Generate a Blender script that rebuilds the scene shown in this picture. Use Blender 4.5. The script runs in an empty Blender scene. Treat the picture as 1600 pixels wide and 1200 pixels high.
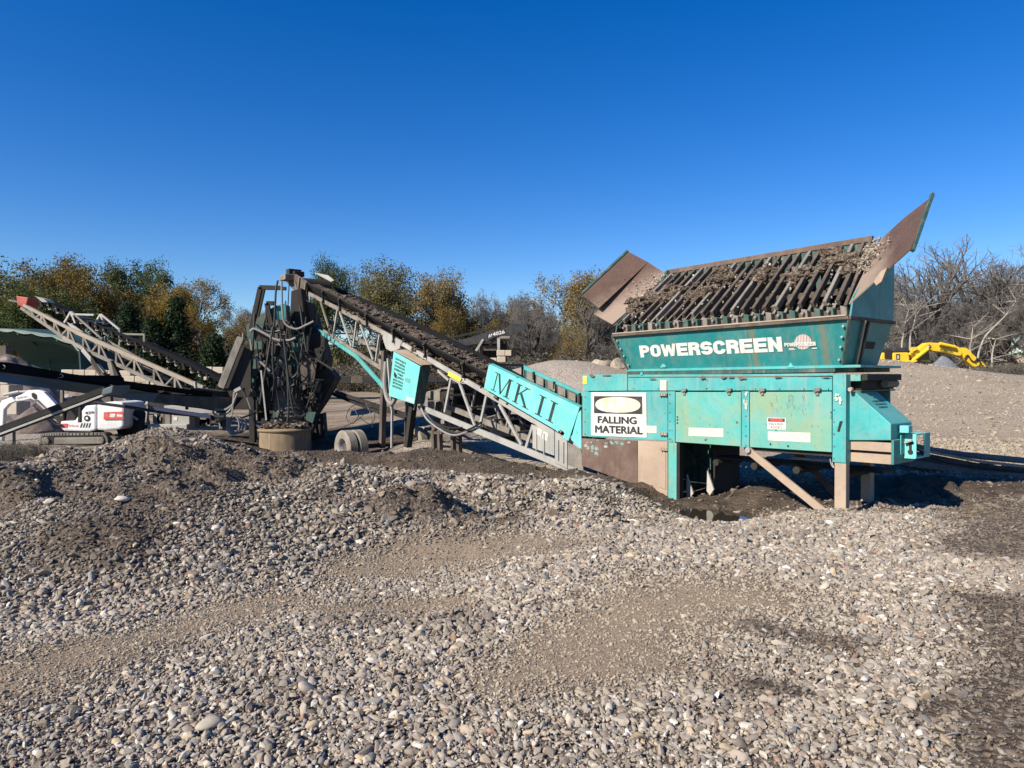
import bpy, bmesh, math, random
import numpy as np
from mathutils import Vector, Matrix, Euler
R = math.radians
random.seed(7)
rng = np.random.default_rng(11)
scene = bpy.context.scene
COL = scene.collection

# ------------------------------------------------------------------ camera, sky, sun, exposure
CAMZ = 1.95
FPX = 1100.0                      # focal length in pixels of the 1600 px wide photograph
PITCH = math.atan(10 / FPX)
cd = bpy.data.cameras.new('camera'); cam = bpy.data.objects.new('camera', cd); COL.objects.link(cam)
cam.location = (0, 0, CAMZ); cam.rotation_euler = (math.pi / 2 - PITCH, 0, 0)
cd.sensor_width = 36; cd.lens = 36 * FPX / 1600; cd.clip_start = .05; cd.clip_end = 3000
scene.camera = cam
SUN_DIR = Vector((-.775, -.632, 0)).normalized()      # horizontal direction towards the sun
SUN_EL = R(35)
w = bpy.data.worlds.new('World'); scene.world = w; w.use_nodes = True
nt = w.node_tree; nt.nodes.clear()
sky = nt.nodes.new('ShaderNodeTexSky'); sky.sky_type = 'NISHITA'; sky.sun_disc = False
sky.sun_elevation = SUN_EL; sky.sun_rotation = math.atan2(SUN_DIR.x, SUN_DIR.y)
sky.altitude = 200; sky.air_density = 1.0; sky.dust_density = .1; sky.ozone_density = 4
bg = nt.nodes.new('ShaderNodeBackground'); bg.inputs[1].default_value = .09
wo = nt.nodes.new('ShaderNodeOutputWorld')
hs = nt.nodes.new('ShaderNodeHueSaturation'); hs.inputs['Hue'].default_value = .5138; hs.inputs['Saturation'].default_value = 1.38; hs.inputs['Value'].default_value = 1.0
nt.links.new(sky.outputs[0], hs.inputs['Color']); nt.links.new(hs.outputs[0], bg.inputs[0]); nt.links.new(bg.outputs[0], wo.inputs[0])
sl = bpy.data.lights.new('sun', 'SUN'); sl.energy = 5.0; sl.angle = R(.5); sl.color = (1, .935, .80)
so = bpy.data.objects.new('sun', sl); COL.objects.link(so)
sd = Vector((SUN_DIR.x * math.cos(SUN_EL), SUN_DIR.y * math.cos(SUN_EL), math.sin(SUN_EL)))
so.rotation_euler = sd.to_track_quat('Z', 'Y').to_euler(); so.location = sd * 60
scene.view_settings.view_transform = 'Standard'; scene.view_settings.look = 'None'
scene.view_settings.exposure = .7; scene.view_settings.gamma = 1
scene.view_settings.use_curve_mapping = False
scene.cycles.max_bounces = 5; scene.cycles.diffuse_bounces = 2; scene.cycles.transparent_max_bounces = 4

# ------------------------------------------------------------------ survey helpers (real positions from sight lines)
_F = Vector((0, math.cos(PITCH), -math.sin(PITCH))); _U = Vector((0, math.sin(PITCH), math.cos(PITCH)))
def ray(px, py):
    return _F + Vector(((px - 800) / FPX, 0, 0)) - _U * ((py - 600) / FPX)
def W(px, py, Y):
    d = ray(px, py); return Vector((0, 0, CAMZ)) + d * (Y / d.y)
# frame of the feed hopper and its conveyor: x towards the engine end, y away from the road side, z up
O = Vector((4.87, 10.4, 0)); AX = Vector((.641, -.767, .011)); AY = Vector((.767, .641, 0)); AZ = Vector((0, 0, 1))
def M(x, y, z): return O + AX * x + AY * y + AZ * z
def L(px, py, y=0.0):
    """local (x, z) of the sight line at local plane y"""
    d = ray(px, py); c = Vector((0, 0, CAMZ)) - O - AY * y
    A = Matrix((AX, AZ, -d)).transposed()
    s = A.inverted() @ c
    return s[0], s[1]
def Q(px, py, y=0.0):
    x, z = L(px, py, y); return M(x, y, z)
def Lx(px, x):
    """local y where the vertical sight plane of px crosses local plane x"""
    d = ray(px, 600); c = O + AX * x
    # (c + AY*y).x / (c + AY*y).y = d.x/d.y
    k = d.x / d.y
    return (k * c.y - c.x) / (AY.x - k * AY.y)

# ------------------------------------------------------------------ mesh builder
class MB:
    def __init__(s): s.v = []; s.f = []
    def add(s, vs, fs):
        n = len(s.v); s.v += [tuple(v) for v in vs]; s.f += [tuple(i + n for i in f) for f in fs]; return s
    def hexa(s, b, t):
        """b, t: four bottom and four top corners"""
        return s.add(list(b) + list(t), [(3,2,1,0),(4,5,6,7),(0,1,5,4),(1,2,6,5),(2,3,7,6),(3,0,4,7)])
    def box(s, c, ex, ey, ez):
        c = Vector(c); ex = Vector(ex) / 2; ey = Vector(ey) / 2; ez = Vector(ez) / 2
        b = [c-ex-ey-ez, c+ex-ey-ez, c+ex+ey-ez, c-ex+ey-ez]; return s.hexa(b, [p + 2 * ez for p in b])
    def abox(s, x0, x1, y0, y1, z0, z1):
        return s.box(((x0+x1)/2, (y0+y1)/2, (z0+z1)/2), (x1-x0,0,0), (0,y1-y0,0), (0,0,z1-z0))
    def mbox(s, x0, x1, y0, y1, z0, z1):
        return s.box(M((x0+x1)/2, (y0+y1)/2, (z0+z1)/2), AX*(x1-x0), AY*(y1-y0), AZ*(z1-z0))
    def beam(s, a, b, wd, ht, up=(0, 0, 1)):
        a = Vector(a); b = Vector(b); d = b - a; up = Vector(up)
        if d.length < 1e-6: return s
        sd_ = d.cross(up)
        if sd_.length < 1e-4: sd_ = d.cross(Vector((0, 1, 0)))
        sd_.normalize(); u = sd_.cross(d).normalized()
        return s.box((a + b) / 2, d, sd_ * wd, u * ht)
    def slab(s, pts, off):
        """polygon extruded by vector off"""
        off = Vector(off); n = len(pts); a = [Vector(p) for p in pts]; b = [p + off for p in a]
        fs = [tuple(range(n - 1, -1, -1)), tuple(range(n, 2 * n))] + [(i, (i + 1) % n, n + (i + 1) % n, n + i) for i in range(n)]
        return s.add(a + b, fs)
    def tube(s, pts, r, n=8, cap=True):
        pts = [Vector(p) for p in pts]; vs = []; fs = []; N = len(pts)
        rr = r if isinstance(r, (list, tuple)) else [r] * N
        t = (pts[1] - pts[0]).normalized(); a = t.orthogonal().normalized()
        for i, p in enumerate(pts):
            t = (pts[min(i+1, N-1)] - pts[max(i-1, 0)]).normalized()
            a = (a - t * a.dot(t))
            if a.length < 1e-5: a = t.orthogonal()
            a.normalize(); b = t.cross(a)
            for k in range(n):
                th = 2 * math.pi * k / n; vs.append(p + (a * math.cos(th) + b * math.sin(th)) * rr[i])
        for i in range(N - 1):
            for k in range(n):
                fs.append((i*n+k, i*n+(k+1)%n, (i+1)*n+(k+1)%n, (i+1)*n+k))
        if cap: fs += [tuple(range(n-1, -1, -1)), tuple(range((N-1)*n, N*n))]
        return s.add(vs, fs)
    def lathe(s, c, ax, prof, n=28, cap=True):
        """prof: list of (distance along ax, radius)"""
        ax = Vector(ax).normalized(); c = Vector(c); a = ax.orthogonal().normalized(); b = ax.cross(a); vs = []; fs = []
        for (h, r) in prof:
            for k in range(n):
                th = 2*math.pi*k/n; vs.append(c + ax*h + (a*math.cos(th) + b*math.sin(th))*max(r, 1e-4))
        for i in range(len(prof)-1):
            for k in range(n): fs.append((i*n+k, i*n+(k+1)%n, (i+1)*n+(k+1)%n, (i+1)*n+k))
        if cap: fs += [tuple(range(n-1, -1, -1)), tuple(range((len(prof)-1)*n, len(prof)*n))]
        return s.add(vs, fs)
    def strip(s, rows):
        """rows of equal length joined into a sheet"""
        n = len(rows[0]); vs = [p for r in rows for p in r]; fs = []
        for i in range(len(rows)-1):
            for k in range(n-1): fs.append((i*n+k, i*n+k+1, (i+1)*n+k+1, (i+1)*n+k))
        return s.add(vs, fs)
    def build(s, name, mat, parent=None, smooth=False, bevel=0.0, label=None, kind=None, recalc=True):
        v = np.array(s.v, dtype=float)
        c = (v.min(0) + v.max(0)) / 2
        if parent is None: c[2] = v[:, 2].min()
        me = bpy.data.meshes.new(name); me.from_pydata((v - c).tolist(), [], s.f)
        if recalc:
            bm = bmesh.new(); bm.from_mesh(me); bmesh.ops.recalc_face_normals(bm, faces=bm.faces); bm.to_mesh(me); bm.free()
        me.materials.append(mat)
        if smooth:
            me.polygons.foreach_set('use_smooth', [True] * len(me.polygons))
            try: me.set_sharp_from_angle(angle=R(40))
            except Exception: pass
        o = bpy.data.objects.new(name, me); COL.objects.link(o)
        o.location = c
        if parent is not None: attach(o, parent)
        if bevel:
            m = o.modifiers.new('edge', 'BEVEL'); m.width = bevel; m.segments = 2; m.limit_method = 'ANGLE'; m.angle_limit = R(40)
        if label: o['label'] = label
        if kind: o['kind'] = kind
        return o
WL = {}
def worldloc(o):
    return WL.get(o.name, Vector(o.location))
def attach(o, parent):
    WL[o.name] = Vector(o.location)
    o.parent = parent; o.location = Vector(o.location) - worldloc(parent)
def thing(name, label, cat, loc, group=None):
    o = bpy.data.objects.new(name, None); COL.objects.link(o); o.location = Vector(loc); o.empty_display_size = .3
    WL[o.name] = Vector(loc); o['label'] = label; o['category'] = cat
    if group: o['group'] = group
    return o
def tag(o, label, cat, group=None):
    o['label'] = label; o['category'] = cat
    if group: o['group'] = group
    return o
def catmull(pts, k=6):
    pts = [Vector(p) for p in pts]; out = []
    P_ = [pts[0]*2 - pts[1]] + pts + [pts[-1]*2 - pts[-2]]
    for i in range(1, len(P_) - 2):
        a, b, c, d = P_[i-1:i+3]
        for j in range(k):
            t = j / k
            out.append(.5*((2*b) + (c-a)*t + (2*a-5*b+4*c-d)*t*t + (3*b-a-3*c+d)*t**3))
    out.append(pts[-1]); return out

def glyph(ch):
    """heavy condensed capitals drawn as broad strokes in a unit cell"""
    T = .36; V = .25; a = T/2; b = 1-T/2; lo = V/2; hi = 1-V/2; m = .5
    def arc(cx, cy, rx, ry, d0, d1, n=9): return [(cx+rx*math.cos(R(d0+(d1-d0)*i/n)), cy+ry*math.sin(R(d0+(d1-d0)*i/n))) for i in range(n+1)]
    r_ = .5-T/2; e = .22
    O_ = arc(.5, hi-e, r_, e, 0, 180)+arc(.5, lo+e, r_, e, 180, 360)+[(b, hi-e)]
    return {'P': [[(a, 0), (a, 1)], [(a, hi), (.5, hi)]+arc(.55, hi-.19, b-.55, .19, 90, -90)+[(a, hi-.38)]],
            'R': [[(a, 0), (a, 1)], [(a, hi), (.5, hi)]+arc(.55, hi-.175, b-.55, .175, 90, -90)+[(a, hi-.35)], [(.5, .5), (b-.02, .38), (b, 0)]],
            'O': [O_], 'W': [[(.10, 1), (.27, 0)], [(.27, 0), (.5, .9)], [(.5, .9), (.73, 0)], [(.73, 0), (.90, 1)]],
            'E': [[(a, 0), (a, 1)], [(a, hi), (1, hi)], [(a, m), (.93, m)], [(a, lo), (1, lo)]],
            'C': [[(b, .66)]+[(b, hi-e)]+arc(.5, hi-e, r_, e, 0, 180)+arc(.5, lo+e, r_, e, 180, 360)+[(b, .34)]],
            'S': [[(b, .70)]+arc(.5, hi-.17, r_, .17, 10, 180)+arc(.5, .60, r_, .12, 190, 250, 4)+arc(.5, .40, r_, .12, 70, 0, 4)+arc(.5, lo+.17, r_, .17, 0, -170)+[(a, .30)]],
            'N': [[(a, 0), (a, 1)], [(b, 0), (b, 1)], [(a-.02, .98), (b+.02, .02)]]}[ch], T, V
def heavy_text(txt, q, mat, parent, name='lettering', proud=.004, gap=.07, label=None):
    n_ = len(txt); wds = [1.35 if c == 'W' else 1.0 for c in txt]; tot = sum(wds)+gap*(n_-1); x0 = 0; uv = []; fs = []
    lv = 0
    for c, wd in zip(txt, wds):
        st, T, V = glyph(c)
        for s_ in st:
            N_ = len(s_); L_ = []; R_ = []
            for i in range(N_):
                p0 = s_[max(i-1, 0)]; p1 = s_[min(i+1, N_-1)]; dx, dy = p1[0]-p0[0], p1[1]-p0[1]; l = math.hypot(dx, dy) or 1; nx_, ny_ = -dy/l, dx/l
                tt = T*(.62 if c in 'W' else .8 if (c == 'N' and s_[0][0] < .2 and s_[1][0] > .5) else 1)
                L_.append((s_[i][0]+nx_*tt/2, s_[i][1]+ny_*V/2)); R_.append((s_[i][0]-nx_*tt/2, s_[i][1]-ny_*V/2))
            for i in range(N_-1):
                k = len(uv); uv += [(x0+wd*min(1.02, max(-.02, p[0])), min(1, max(0, p[1]))) for p in (L_[i], L_[i+1], R_[i+1], R_[i])]; fs.append((k, k+1, k+2, k+3))
        x0 += wd+gap
    uv = np.array(uv); uv[:, 0] /= tot
    o = flat_mesh(uv, fs, q, mat, parent, name, proud, label)
    # lift each stroke a hair so that crossing strokes never share a plane
    n = (Vector(q[1])-Vector(q[0])).cross(Vector(q[3])-Vector(q[0])).normalized()
    if n.dot(Vector((0, 0, CAMZ))-Vector(q[0])) < 0: n = -n
    for i, p in enumerate(o.data.polygons):
        for vi in p.vertices: o.data.vertices[vi].co += n*(i % 9)*.0004
    return o
def text_mesh(txt, q, mat, parent, name='lettering', bold=.0, proud=.004, thick=.003, spacing=1.0, label=None, widen=0.0):
    """q: four world corners BL, BR, TR, TL; the lettering fills them"""
    cu = bpy.data.curves.new('t', 'FONT'); cu.body = txt; cu.offset = bold; cu.resolution_u = 3; cu.space_character = spacing
    ob = bpy.data.objects.new('t', cu); COL.objects.link(ob)
    dg = bpy.context.evaluated_depsgraph_get(); dg.update()
    me0 = bpy.data.meshes.new_from_object(ob.evaluated_get(dg))
    vs = np.array([v.co[:] for v in me0.vertices]); fs = [tuple(p.vertices) for p in me0.polygons]; lift = np.zeros(len(vs))
    if widen:
        v0, f0 = vs, fs; vs = []; fs = []; lift = []
        for i, (dx, dy) in enumerate(((-1, 0), (1, 0), (0, .8), (0, -.8), (0, 0))):
            fs += [tuple(k+len(v0)*i for k in f) for f in f0]; vs.append(v0+np.array([dx*widen, dy*widen, 0])); lift.append(np.full(len(v0), .0005*i))
        vs = np.concatenate(vs); lift = np.concatenate(lift)
    bpy.data.objects.remove(ob); bpy.data.curves.remove(cu); bpy.data.meshes.remove(me0)
    lo = vs.min(0); hi = vs.max(0); u = (vs[:,0]-lo[0])/(hi[0]-lo[0]); t = (vs[:,1]-lo[1])/(hi[1]-lo[1])
    return flat_mesh(np.stack([u, t], 1), fs, q, mat, parent, name, proud, label, lift[:, None])
def flat_mesh(uv, fs, q, mat, parent, name, proud=.004, label=None, lift=0):
    q = [np.array(p) for p in q]; u = uv[:, 0:1]; t = uv[:, 1:2]
    pts = q[0]*(1-u)*(1-t) + q[1]*u*(1-t) + q[2]*u*t + q[3]*(1-u)*t
    n = np.cross(q[1]-q[0], q[3]-q[0]); n /= np.linalg.norm(n)
    if np.dot(n, np.array((0, 0, CAMZ)) - q[0]) < 0: n = -n
    pts = pts + n * (proud + lift)
    mb = MB(); mb.add([tuple(p) for p in pts], fs)
    return mb.build(name, mat, parent, label=label, recalc=False)
def polys(q, plist, mat, parent, name, proud=.004, label=None):
    """flat marks given as polygons in the unit square of quad q"""
    uv = []; fs = []
    for p in plist:
        fs.append(tuple(range(len(uv), len(uv)+len(p)))); uv += list(p)
    return flat_mesh(np.array(uv, float), fs, q, mat, parent, name, proud, label)
def lerpq(q, u, t):
    q = [Vector(p) for p in q]; return q[0]*(1-u)*(1-t) + q[1]*u*(1-t) + q[2]*u*t + q[3]*(1-u)*t

# ------------------------------------------------------------------ noise in numpy
_T = rng.random((8, 256, 256))
def vnoise(x, y, s, k=0):
    x = np.asarray(x, float)/s + 37.3*k; y = np.asarray(y, float)/s + 91.7*k
    xi = np.floor(x).astype(int); yi = np.floor(y).astype(int); fx = x-xi; fy = y-yi
    fx = fx*fx*(3-2*fx); fy = fy*fy*(3-2*fy); T = _T[k % 8]
    g = lambda a, b: T[a & 255, b & 255]
    return ((g(xi,yi)*(1-fx)+g(xi+1,yi)*fx)*(1-fy) + (g(xi,yi+1)*(1-fx)+g(xi+1,yi+1)*fx)*fy) - .5

# ------------------------------------------------------------------ materials
class NT:
    def __init__(s, name):
        s.m = bpy.data.materials.new(name); s.m.use_nodes = True; s.t = s.m.node_tree; s.t.nodes.clear()
        s.out = s.n('ShaderNodeOutputMaterial'); s.p = s.n('ShaderNodeBsdfPrincipled'); s.l(s.p.outputs[0], s.out.inputs[0])
    def n(s, t, **k):
        x = s.t.nodes.new(t)
        for a, b in k.items(): setattr(x, a, b)
        return x
    def l(s, a, b): s.t.links.new(a, b)
    def noise(s, scale, detail=4, rough=.6, vec=None, dist=0):
        x = s.n('ShaderNodeTexNoise'); x.inputs['Scale'].default_value = scale; x.inputs['Detail'].default_value = detail
        x.inputs['Roughness'].default_value = rough; x.inputs['Distortion'].default_value = dist
        if vec is not None: s.l(vec, x.inputs['Vector'])
        return x.outputs['Fac']
    def ramp(s, fac, stops, interp='LINEAR'):
        x = s.n('ShaderNodeValToRGB'); x.color_ramp.interpolation = interp; e = x.color_ramp.elements
        while len(e) > 1: e.remove(e[-1])
        for i, (p, c) in enumerate(stops):
            if isinstance(c, (int, float)): c = (c, c, c)
            el = e[0] if i == 0 else e.new(p)
            el.position = p; el.color = (*c[:3], 1)
        s.l(fac, x.inputs[0]); return x.outputs[0]
    def mix(s, fac, a, b, mode='MIX'):
        x = s.n('ShaderNodeMix', data_type='RGBA', blend_type=mode)
        for sock, val in ((x.inputs[0], fac), (x.inputs[6], a), (x.inputs[7], b)):
            if isinstance(val, (int, float)): sock.default_value = val
            elif isinstance(val, (tuple, list)): sock.default_value = (*val[:3], 1)
            else: s.l(val, sock)
        return x.outputs[2]
    def math(s, op, a, b=0):
        x = s.n('ShaderNodeMath', operation=op)
        for sock, val in ((x.inputs[0], a), (x.inputs[1], b)):
            if isinstance(val, (int, float)): sock.default_value = val
            else: s.l(val, sock)
        return x.outputs[0]
    def coord(s, kind='Object', scale=None, loc=None):
        c = s.n('ShaderNodeTexCoord').outputs[kind]
        if scale or loc:
            m = s.n('ShaderNodeMapping'); s.l(c, m.inputs[0])
            if scale: m.inputs['Scale'].default_value = scale
            if loc: m.inputs['Location'].default_value = loc
            return m.outputs[0]
        return c
    def pos(s, scale=None):
        c = s.n('ShaderNodeNewGeometry').outputs['Position']
        if scale:
            m = s.n('ShaderNodeMapping'); s.l(c, m.inputs[0]); m.inputs['Scale'].default_value = scale; return m.outputs[0]
        return c
    def attr(s, name, t='GEOMETRY'):
        x = s.n('ShaderNodeAttribute'); x.attribute_name = name; x.attribute_type = t; return x.outputs['Fac']
    def bump(s, h, strength=.3, dist=.02):
        x = s.n('ShaderNodeBump'); x.inputs['Strength'].default_value = strength; x.inputs['Distance'].default_value = dist
        s.l(h, x.inputs['Height']); s.l(x.outputs[0], s.p.inputs['Normal'])
    def fin(s, col, rough=.6, metal=0, spec=.5):
        if isinstance(col, (tuple, list)): s.p.inputs['Base Color'].default_value = (*col[:3], 1)
        else: s.l(col, s.p.inputs['Base Color'])
        if isinstance(rough, (int, float)): s.p.inputs['Roughness'].default_value = rough
        else: s.l(rough, s.p.inputs['Roughness'])
        s.p.inputs['Metallic'].default_value = metal; s.p.inputs['Specular IOR Level'].default_value = spec
        return s.m
RUST = (.085, .04, .022); DUST = (.36, .28, .21); MUDC = (.045, .032, .022)
def worn(name, base, base2=None, rust=.5, streak=.5, dust=.35, rough=.5, rustc=RUST, dustc=DUST, metal=0, grime=.4, spec=.4):
    n = NT(name); base2 = base2 or tuple(c*.75 for c in base)
    P = n.pos()
    c = n.mix(n.ramp(n.noise(1.7, 5, .6, P), [(.35, 0), (.65, 1)]), base, base2)
    c = n.mix(n.ramp(n.noise(14, 6, .65, P), [(.52, 0), (.72, grime)]), c, tuple(x*.55 for x in base))
    st = n.noise(1, 5, .6, n.pos((9, 9, .55)))                      # runs down the sheet
    c = n.mix(n.ramp(st, [(.53, 0), (.66, streak)]), c, tuple(a*.5+b*.5 for a, b in zip(dustc, base)))
    st2 = n.noise(1, 4, .6, n.pos((14.3, 14.3, .9)))
    c = n.mix(n.ramp(st2, [(.64, 0), (.70, streak*.8)]), c, tuple(x*1.6 for x in rustc))
    d = n.noise(3.1, 7, .7, P)
    c = n.mix(n.ramp(d, [(.45, 0), (.75, dust)]), c, dustc)
    rm = n.ramp(n.noise(5.3, 9, .72, P, .4), [(.70-rust*.14, 0), (.725-rust*.14, .9)])
    c = n.mix(rm, c, rustc)
    chips = n.ramp(n.noise(38, 3, .6, P), [(.715, 0), (.735, .8)])
    c = n.mix(chips, c, rustc)
    n.bump(n.math('ADD', n.math('ADD', n.noise(6, 6, .6, P), n.math('MULTIPLY', n.noise(1.1, 3, .5, P), 3.5)), n.math('MULTIPLY', rm, -.4)), .2, .02)
    return n.fin(c, n.ramp(d, [(.3, rough), (.8, min(1, rough+.3))]), metal, spec)
MT = {}
MT['teal'] = worn('teal_paint', (.06, .37, .36), (.045, .28, .275), rust=.5, streak=.5, dust=.35, rough=.45)
MT['teal_door'] = worn('teal_door_paint', (.085, .38, .345), (.11, .33, .27), rust=.6, streak=.5, dust=.45, rough=.5)
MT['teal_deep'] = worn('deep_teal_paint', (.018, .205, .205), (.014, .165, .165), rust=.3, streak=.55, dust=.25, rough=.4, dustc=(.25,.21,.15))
MT['teal_bright'] = worn('bright_aqua_paint', (.15, .56, .52), (.12, .48, .44), rust=.3, streak=.3, dust=.3, rough=.45, grime=.15)
MT['teal_dark'] = worn('grimy_and_shade_green_paint', (.02, .085, .075), (.03, .06, .05), rust=.6, streak=.5, dust=.25, rough=.6)
MT['dusty'] = worn('dusty_tan_steel', (.40, .30, .22), (.32, .235, .17), rust=.25, streak=.3, dust=.5, rough=.85)
MT['rustplate'] = worn('rusty_brown_plate', (.095, .058, .044), (.14, .09, .068), rust=.4, streak=.4, dust=.5, rough=.75, dustc=(.27, .2, .155))
MT['galv'] = worn('galvanised_steel', (.38, .37, .35), (.28, .27, .25), rust=.25, streak=.4, dust=.6, rough=.55, metal=.15, dustc=(.40, .345, .275))
MT['galv_dirty'] = worn('dirty_galvanised_steel', (.22, .195, .17), (.125, .11, .09), rust=.5, streak=.5, dust=.55, rough=.7, dustc=(.28, .235, .185))
MT['dark'] = worn('greasy_steel_and_wall_shade', (.014, .012, .010), (.026, .021, .017), rust=.4, streak=.25, dust=.22, rough=.7, dustc=(.09, .07, .052))
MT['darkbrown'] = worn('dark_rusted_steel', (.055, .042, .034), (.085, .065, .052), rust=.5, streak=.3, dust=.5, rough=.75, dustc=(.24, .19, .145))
MT['bluegrey'] = worn('blue_grey_painted_steel', (.10, .125, .135), (.075, .10, .11), rust=.2, streak=.3, dust=.3, rough=.5, dustc=(.2, .17, .13))
MT['rubber'] = worn('black_rubber', (.016, .016, .017), (.024, .023, .022), rust=0, streak=.15, dust=.18, rough=.7, dustc=(.12, .1, .08), rustc=(.05, .04, .03), spec=.2)
MT['tyre'] = worn('dusty_tyre_rubber', (.24, .21, .175), (.16, .14, .115), rust=0, streak=.1, dust=.6, rough=.9, dustc=(.38, .32, .25), rustc=(.05, .045, .04), spec=.2)
MT['yellow'] = worn('yellow_machine_paint', (.78, .50, .02), (.68, .43, .02), rust=.05, streak=.1, dust=.15, rough=.4)
MT['white'] = worn('white_machine_paint', (.74, .72, .70), (.62, .61, .60), rust=.05, streak=.15, dust=.15, rough=.4)
MT['red'] = worn('red_paint', (.45, .07, .04), (.35, .06, .04), rust=.2, streak=.2, dust=.4, rough=.5)
MT['concrete'] = worn('weathered_concrete', (.50, .43, .34), (.42, .35, .27), rust=0, streak=.4, dust=.4, rough=.9, rustc=(.2, .16, .12))
MT['barrel'] = worn('mud_caked_concrete_ring', (.25, .18, .11), (.17, .12, .075), rust=0, streak=.7, dust=.4, rough=.85, dustc=(.32, .25, .17))
MT['tarp'] = worn('dark_teal_tarpaulin', (.012, .055, .055), (.009, .045, .047), rust=0, streak=.15, dust=.2, rough=.6, dustc=(.10, .14, .12), rustc=(.02, .05, .05))
MT['tarp_pale'] = worn('sunlit_tone_tarpaulin', (.24, .28, .23), (.15, .2, .17), rust=0, streak=.2, dust=.2, rough=.7)  # lit copy of the tarpaulin: sunlight on the top edge as paler colour
def add_stain(m, col, scale, lo_, hi_, k):
    n = NT.__new__(NT); n.m = m; n.t = m.node_tree; n.p = next(x for x in n.t.nodes if x.type == 'BSDF_PRINCIPLED'); old = n.p.inputs['Base Color'].links[0].from_socket
    f = n.math('MULTIPLY', n.ramp(n.noise(scale, 6, .65, n.pos()), [(lo_, 0), (hi_, k)]), n.ramp(n.noise(24, 5, .7, n.pos()), [(.35, .3), (.6, 1)]))
    n.l(n.mix(f, old, col), n.p.inputs['Base Color'])
add_stain(MT['teal_door'], (.26, .30, .13), 1.1, .47, .66, .75); add_stain(MT['teal'], (.20, .33, .26), 1.6, .52, .7, .5); add_stain(MT['teal_door'], (.20, .09, .05), 16, .66, .70, .8); add_stain(MT['teal'], (.03, .16, .16), 20, .62, .68, .6)
def stained_wall():
    """deep teal hopper paint with two broad rust runs where water leaves the rim"""
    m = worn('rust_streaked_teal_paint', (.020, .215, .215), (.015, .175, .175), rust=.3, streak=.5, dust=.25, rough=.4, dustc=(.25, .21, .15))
    n = NT.__new__(NT); n.m = m; n.t = m.node_tree; n.p = next(x for x in n.t.nodes if x.type == 'BSDF_PRINCIPLED')
    old = n.p.inputs['Base Color'].links[0].from_socket; P = n.pos()
    vm = n.n('ShaderNodeVectorMath', operation='SUBTRACT'); n.l(P, vm.inputs[0]); vm.inputs[1].default_value = O
    dt = n.n('ShaderNodeVectorMath', operation='DOT_PRODUCT'); n.l(vm.outputs[0], dt.inputs[0]); dt.inputs[1].default_value = AX
    u = n.math('ADD', dt.outputs['Value'], n.math('MULTIPLY', n.math('SUBTRACT', n.noise(1, 4, .6, n.pos((3, 3, 1.2))), .5), .05))
    c = old; fine = n.ramp(n.noise(1, 5, .7, n.pos((30, 30, 1.5))), [(.35, .15), (.6, 1)])
    for px, wd, col, k in ((1180, .075, (.24, .14, .05), .8), (1171, .02, (.3, .2, .1), .6), (1291, .085, (.20, .15, .09), .9), (1274, .03, (.22, .15, .08), .6), (1130, .03, (.16, .17, .11), .35)):
        x0 = L(px, 535, .02)[0]; d = n.math('DIVIDE', n.math('ABSOLUTE', n.math('SUBTRACT', u, x0)), wd)
        c = n.mix(n.math('MULTIPLY', n.ramp(d, [(.2, k), (1, 0)]), fine), c, col)
    n.l(c, n.p.inputs['Base Color']); return m
def plain(name, col, rough=.5, metal=0):
    n = NT(name); c = n.mix(n.noise(9, 5, .6, n.pos()), tuple(x*.75 for x in col), tuple(min(1, x*1.15) for x in col))
    return n.fin(c, rough, metal)
def decal(name, col, wear=.45, under=(.5, .5, .5)):
    n = NT(name); P = n.pos()
    c = n.mix(n.ramp(n.noise(7, 8, .7, P), [(.45, 0), (.8, wear)]), col, under)
    c = n.mix(n.ramp(n.noise(45, 4, .6, P), [(.64, 0), (.70, wear)]), c, under)
    return n.fin(c, .6)
MT['ink_white'] = decal('white_lettering', (.66, .64, .60), .65, (.45, .36, .25))
MT['ink_black'] = decal('black_lettering', (.015, .02, .02), .55, (.05, .16, .15))
MT['ink_sign'] = decal('sign_black_print', (.02, .018, .018), .45, (.2, .18, .16))
MT['sign_white'] = decal('sign_white_plate', (.60, .57, .52), .6, (.45, .42, .36))
MT['sticker'] = decal('faded_white_sticker', (.55, .52, .43), .9, (.35, .45, .38))
MT['ink_red'] = decal('red_print', (.5, .05, .04), .3, (.6, .5, .45))
MT['ink_yellow'] = decal('yellow_sticker', (.75, .62, .04), .3, (.5, .45, .3))
MT['chalk'] = decal('grey_bracket_paint', (.42, .38, .32), .5, (.2, .15, .1))
MT['glass'] = plain('dark_glass', (.01, .012, .014), .12)
MT['greyrib'] = worn('ribbed_grey_duct', (.17, .15, .13), (.11, .10, .09), rust=.3, streak=.5, dust=.5, rough=.7, dustc=(.3, .25, .2))
MT['hose'] = plain('black_hose', (.018, .017, .016), .5)
MT['hose_pale'] = plain('dusty_grey_hose', (.22, .20, .18), .6)
def stained_ellipse():
    n = NT('stained_cream_oval'); c = n.mix(n.ramp(n.noise(5, 5, .6, n.pos()), [(.4, 0), (.7, .75)]), (.64, .58, .46), (.55, .34, .15))
    return n.fin(c, .6)
MT['oval'] = stained_ellipse()
def soilmat(name, a, b, c3, scale=14):
    n = NT(name); P = n.pos()
    c = n.mix(n.ramp(n.noise(2.2, 6, .7, P), [(.35, 0), (.65, 1)]), a, b)
    vo = n.n('ShaderNodeTexVoronoi'); vo.inputs['Scale'].default_value = scale; n.l(P, vo.inputs['Vector'])
    sp = n.n('ShaderNodeSeparateColor'); n.l(vo.outputs['Color'], sp.inputs[0])
    c = n.mix(n.ramp(sp.outputs[0], [(.72, 0), (.8, .8)]), c, c3)
    n.bump(n.math('ADD', n.noise(30, 8, .75, P), vo.outputs['Distance']), .9, .04)
    return n.fin(c, .95, 0, .1)
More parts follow.
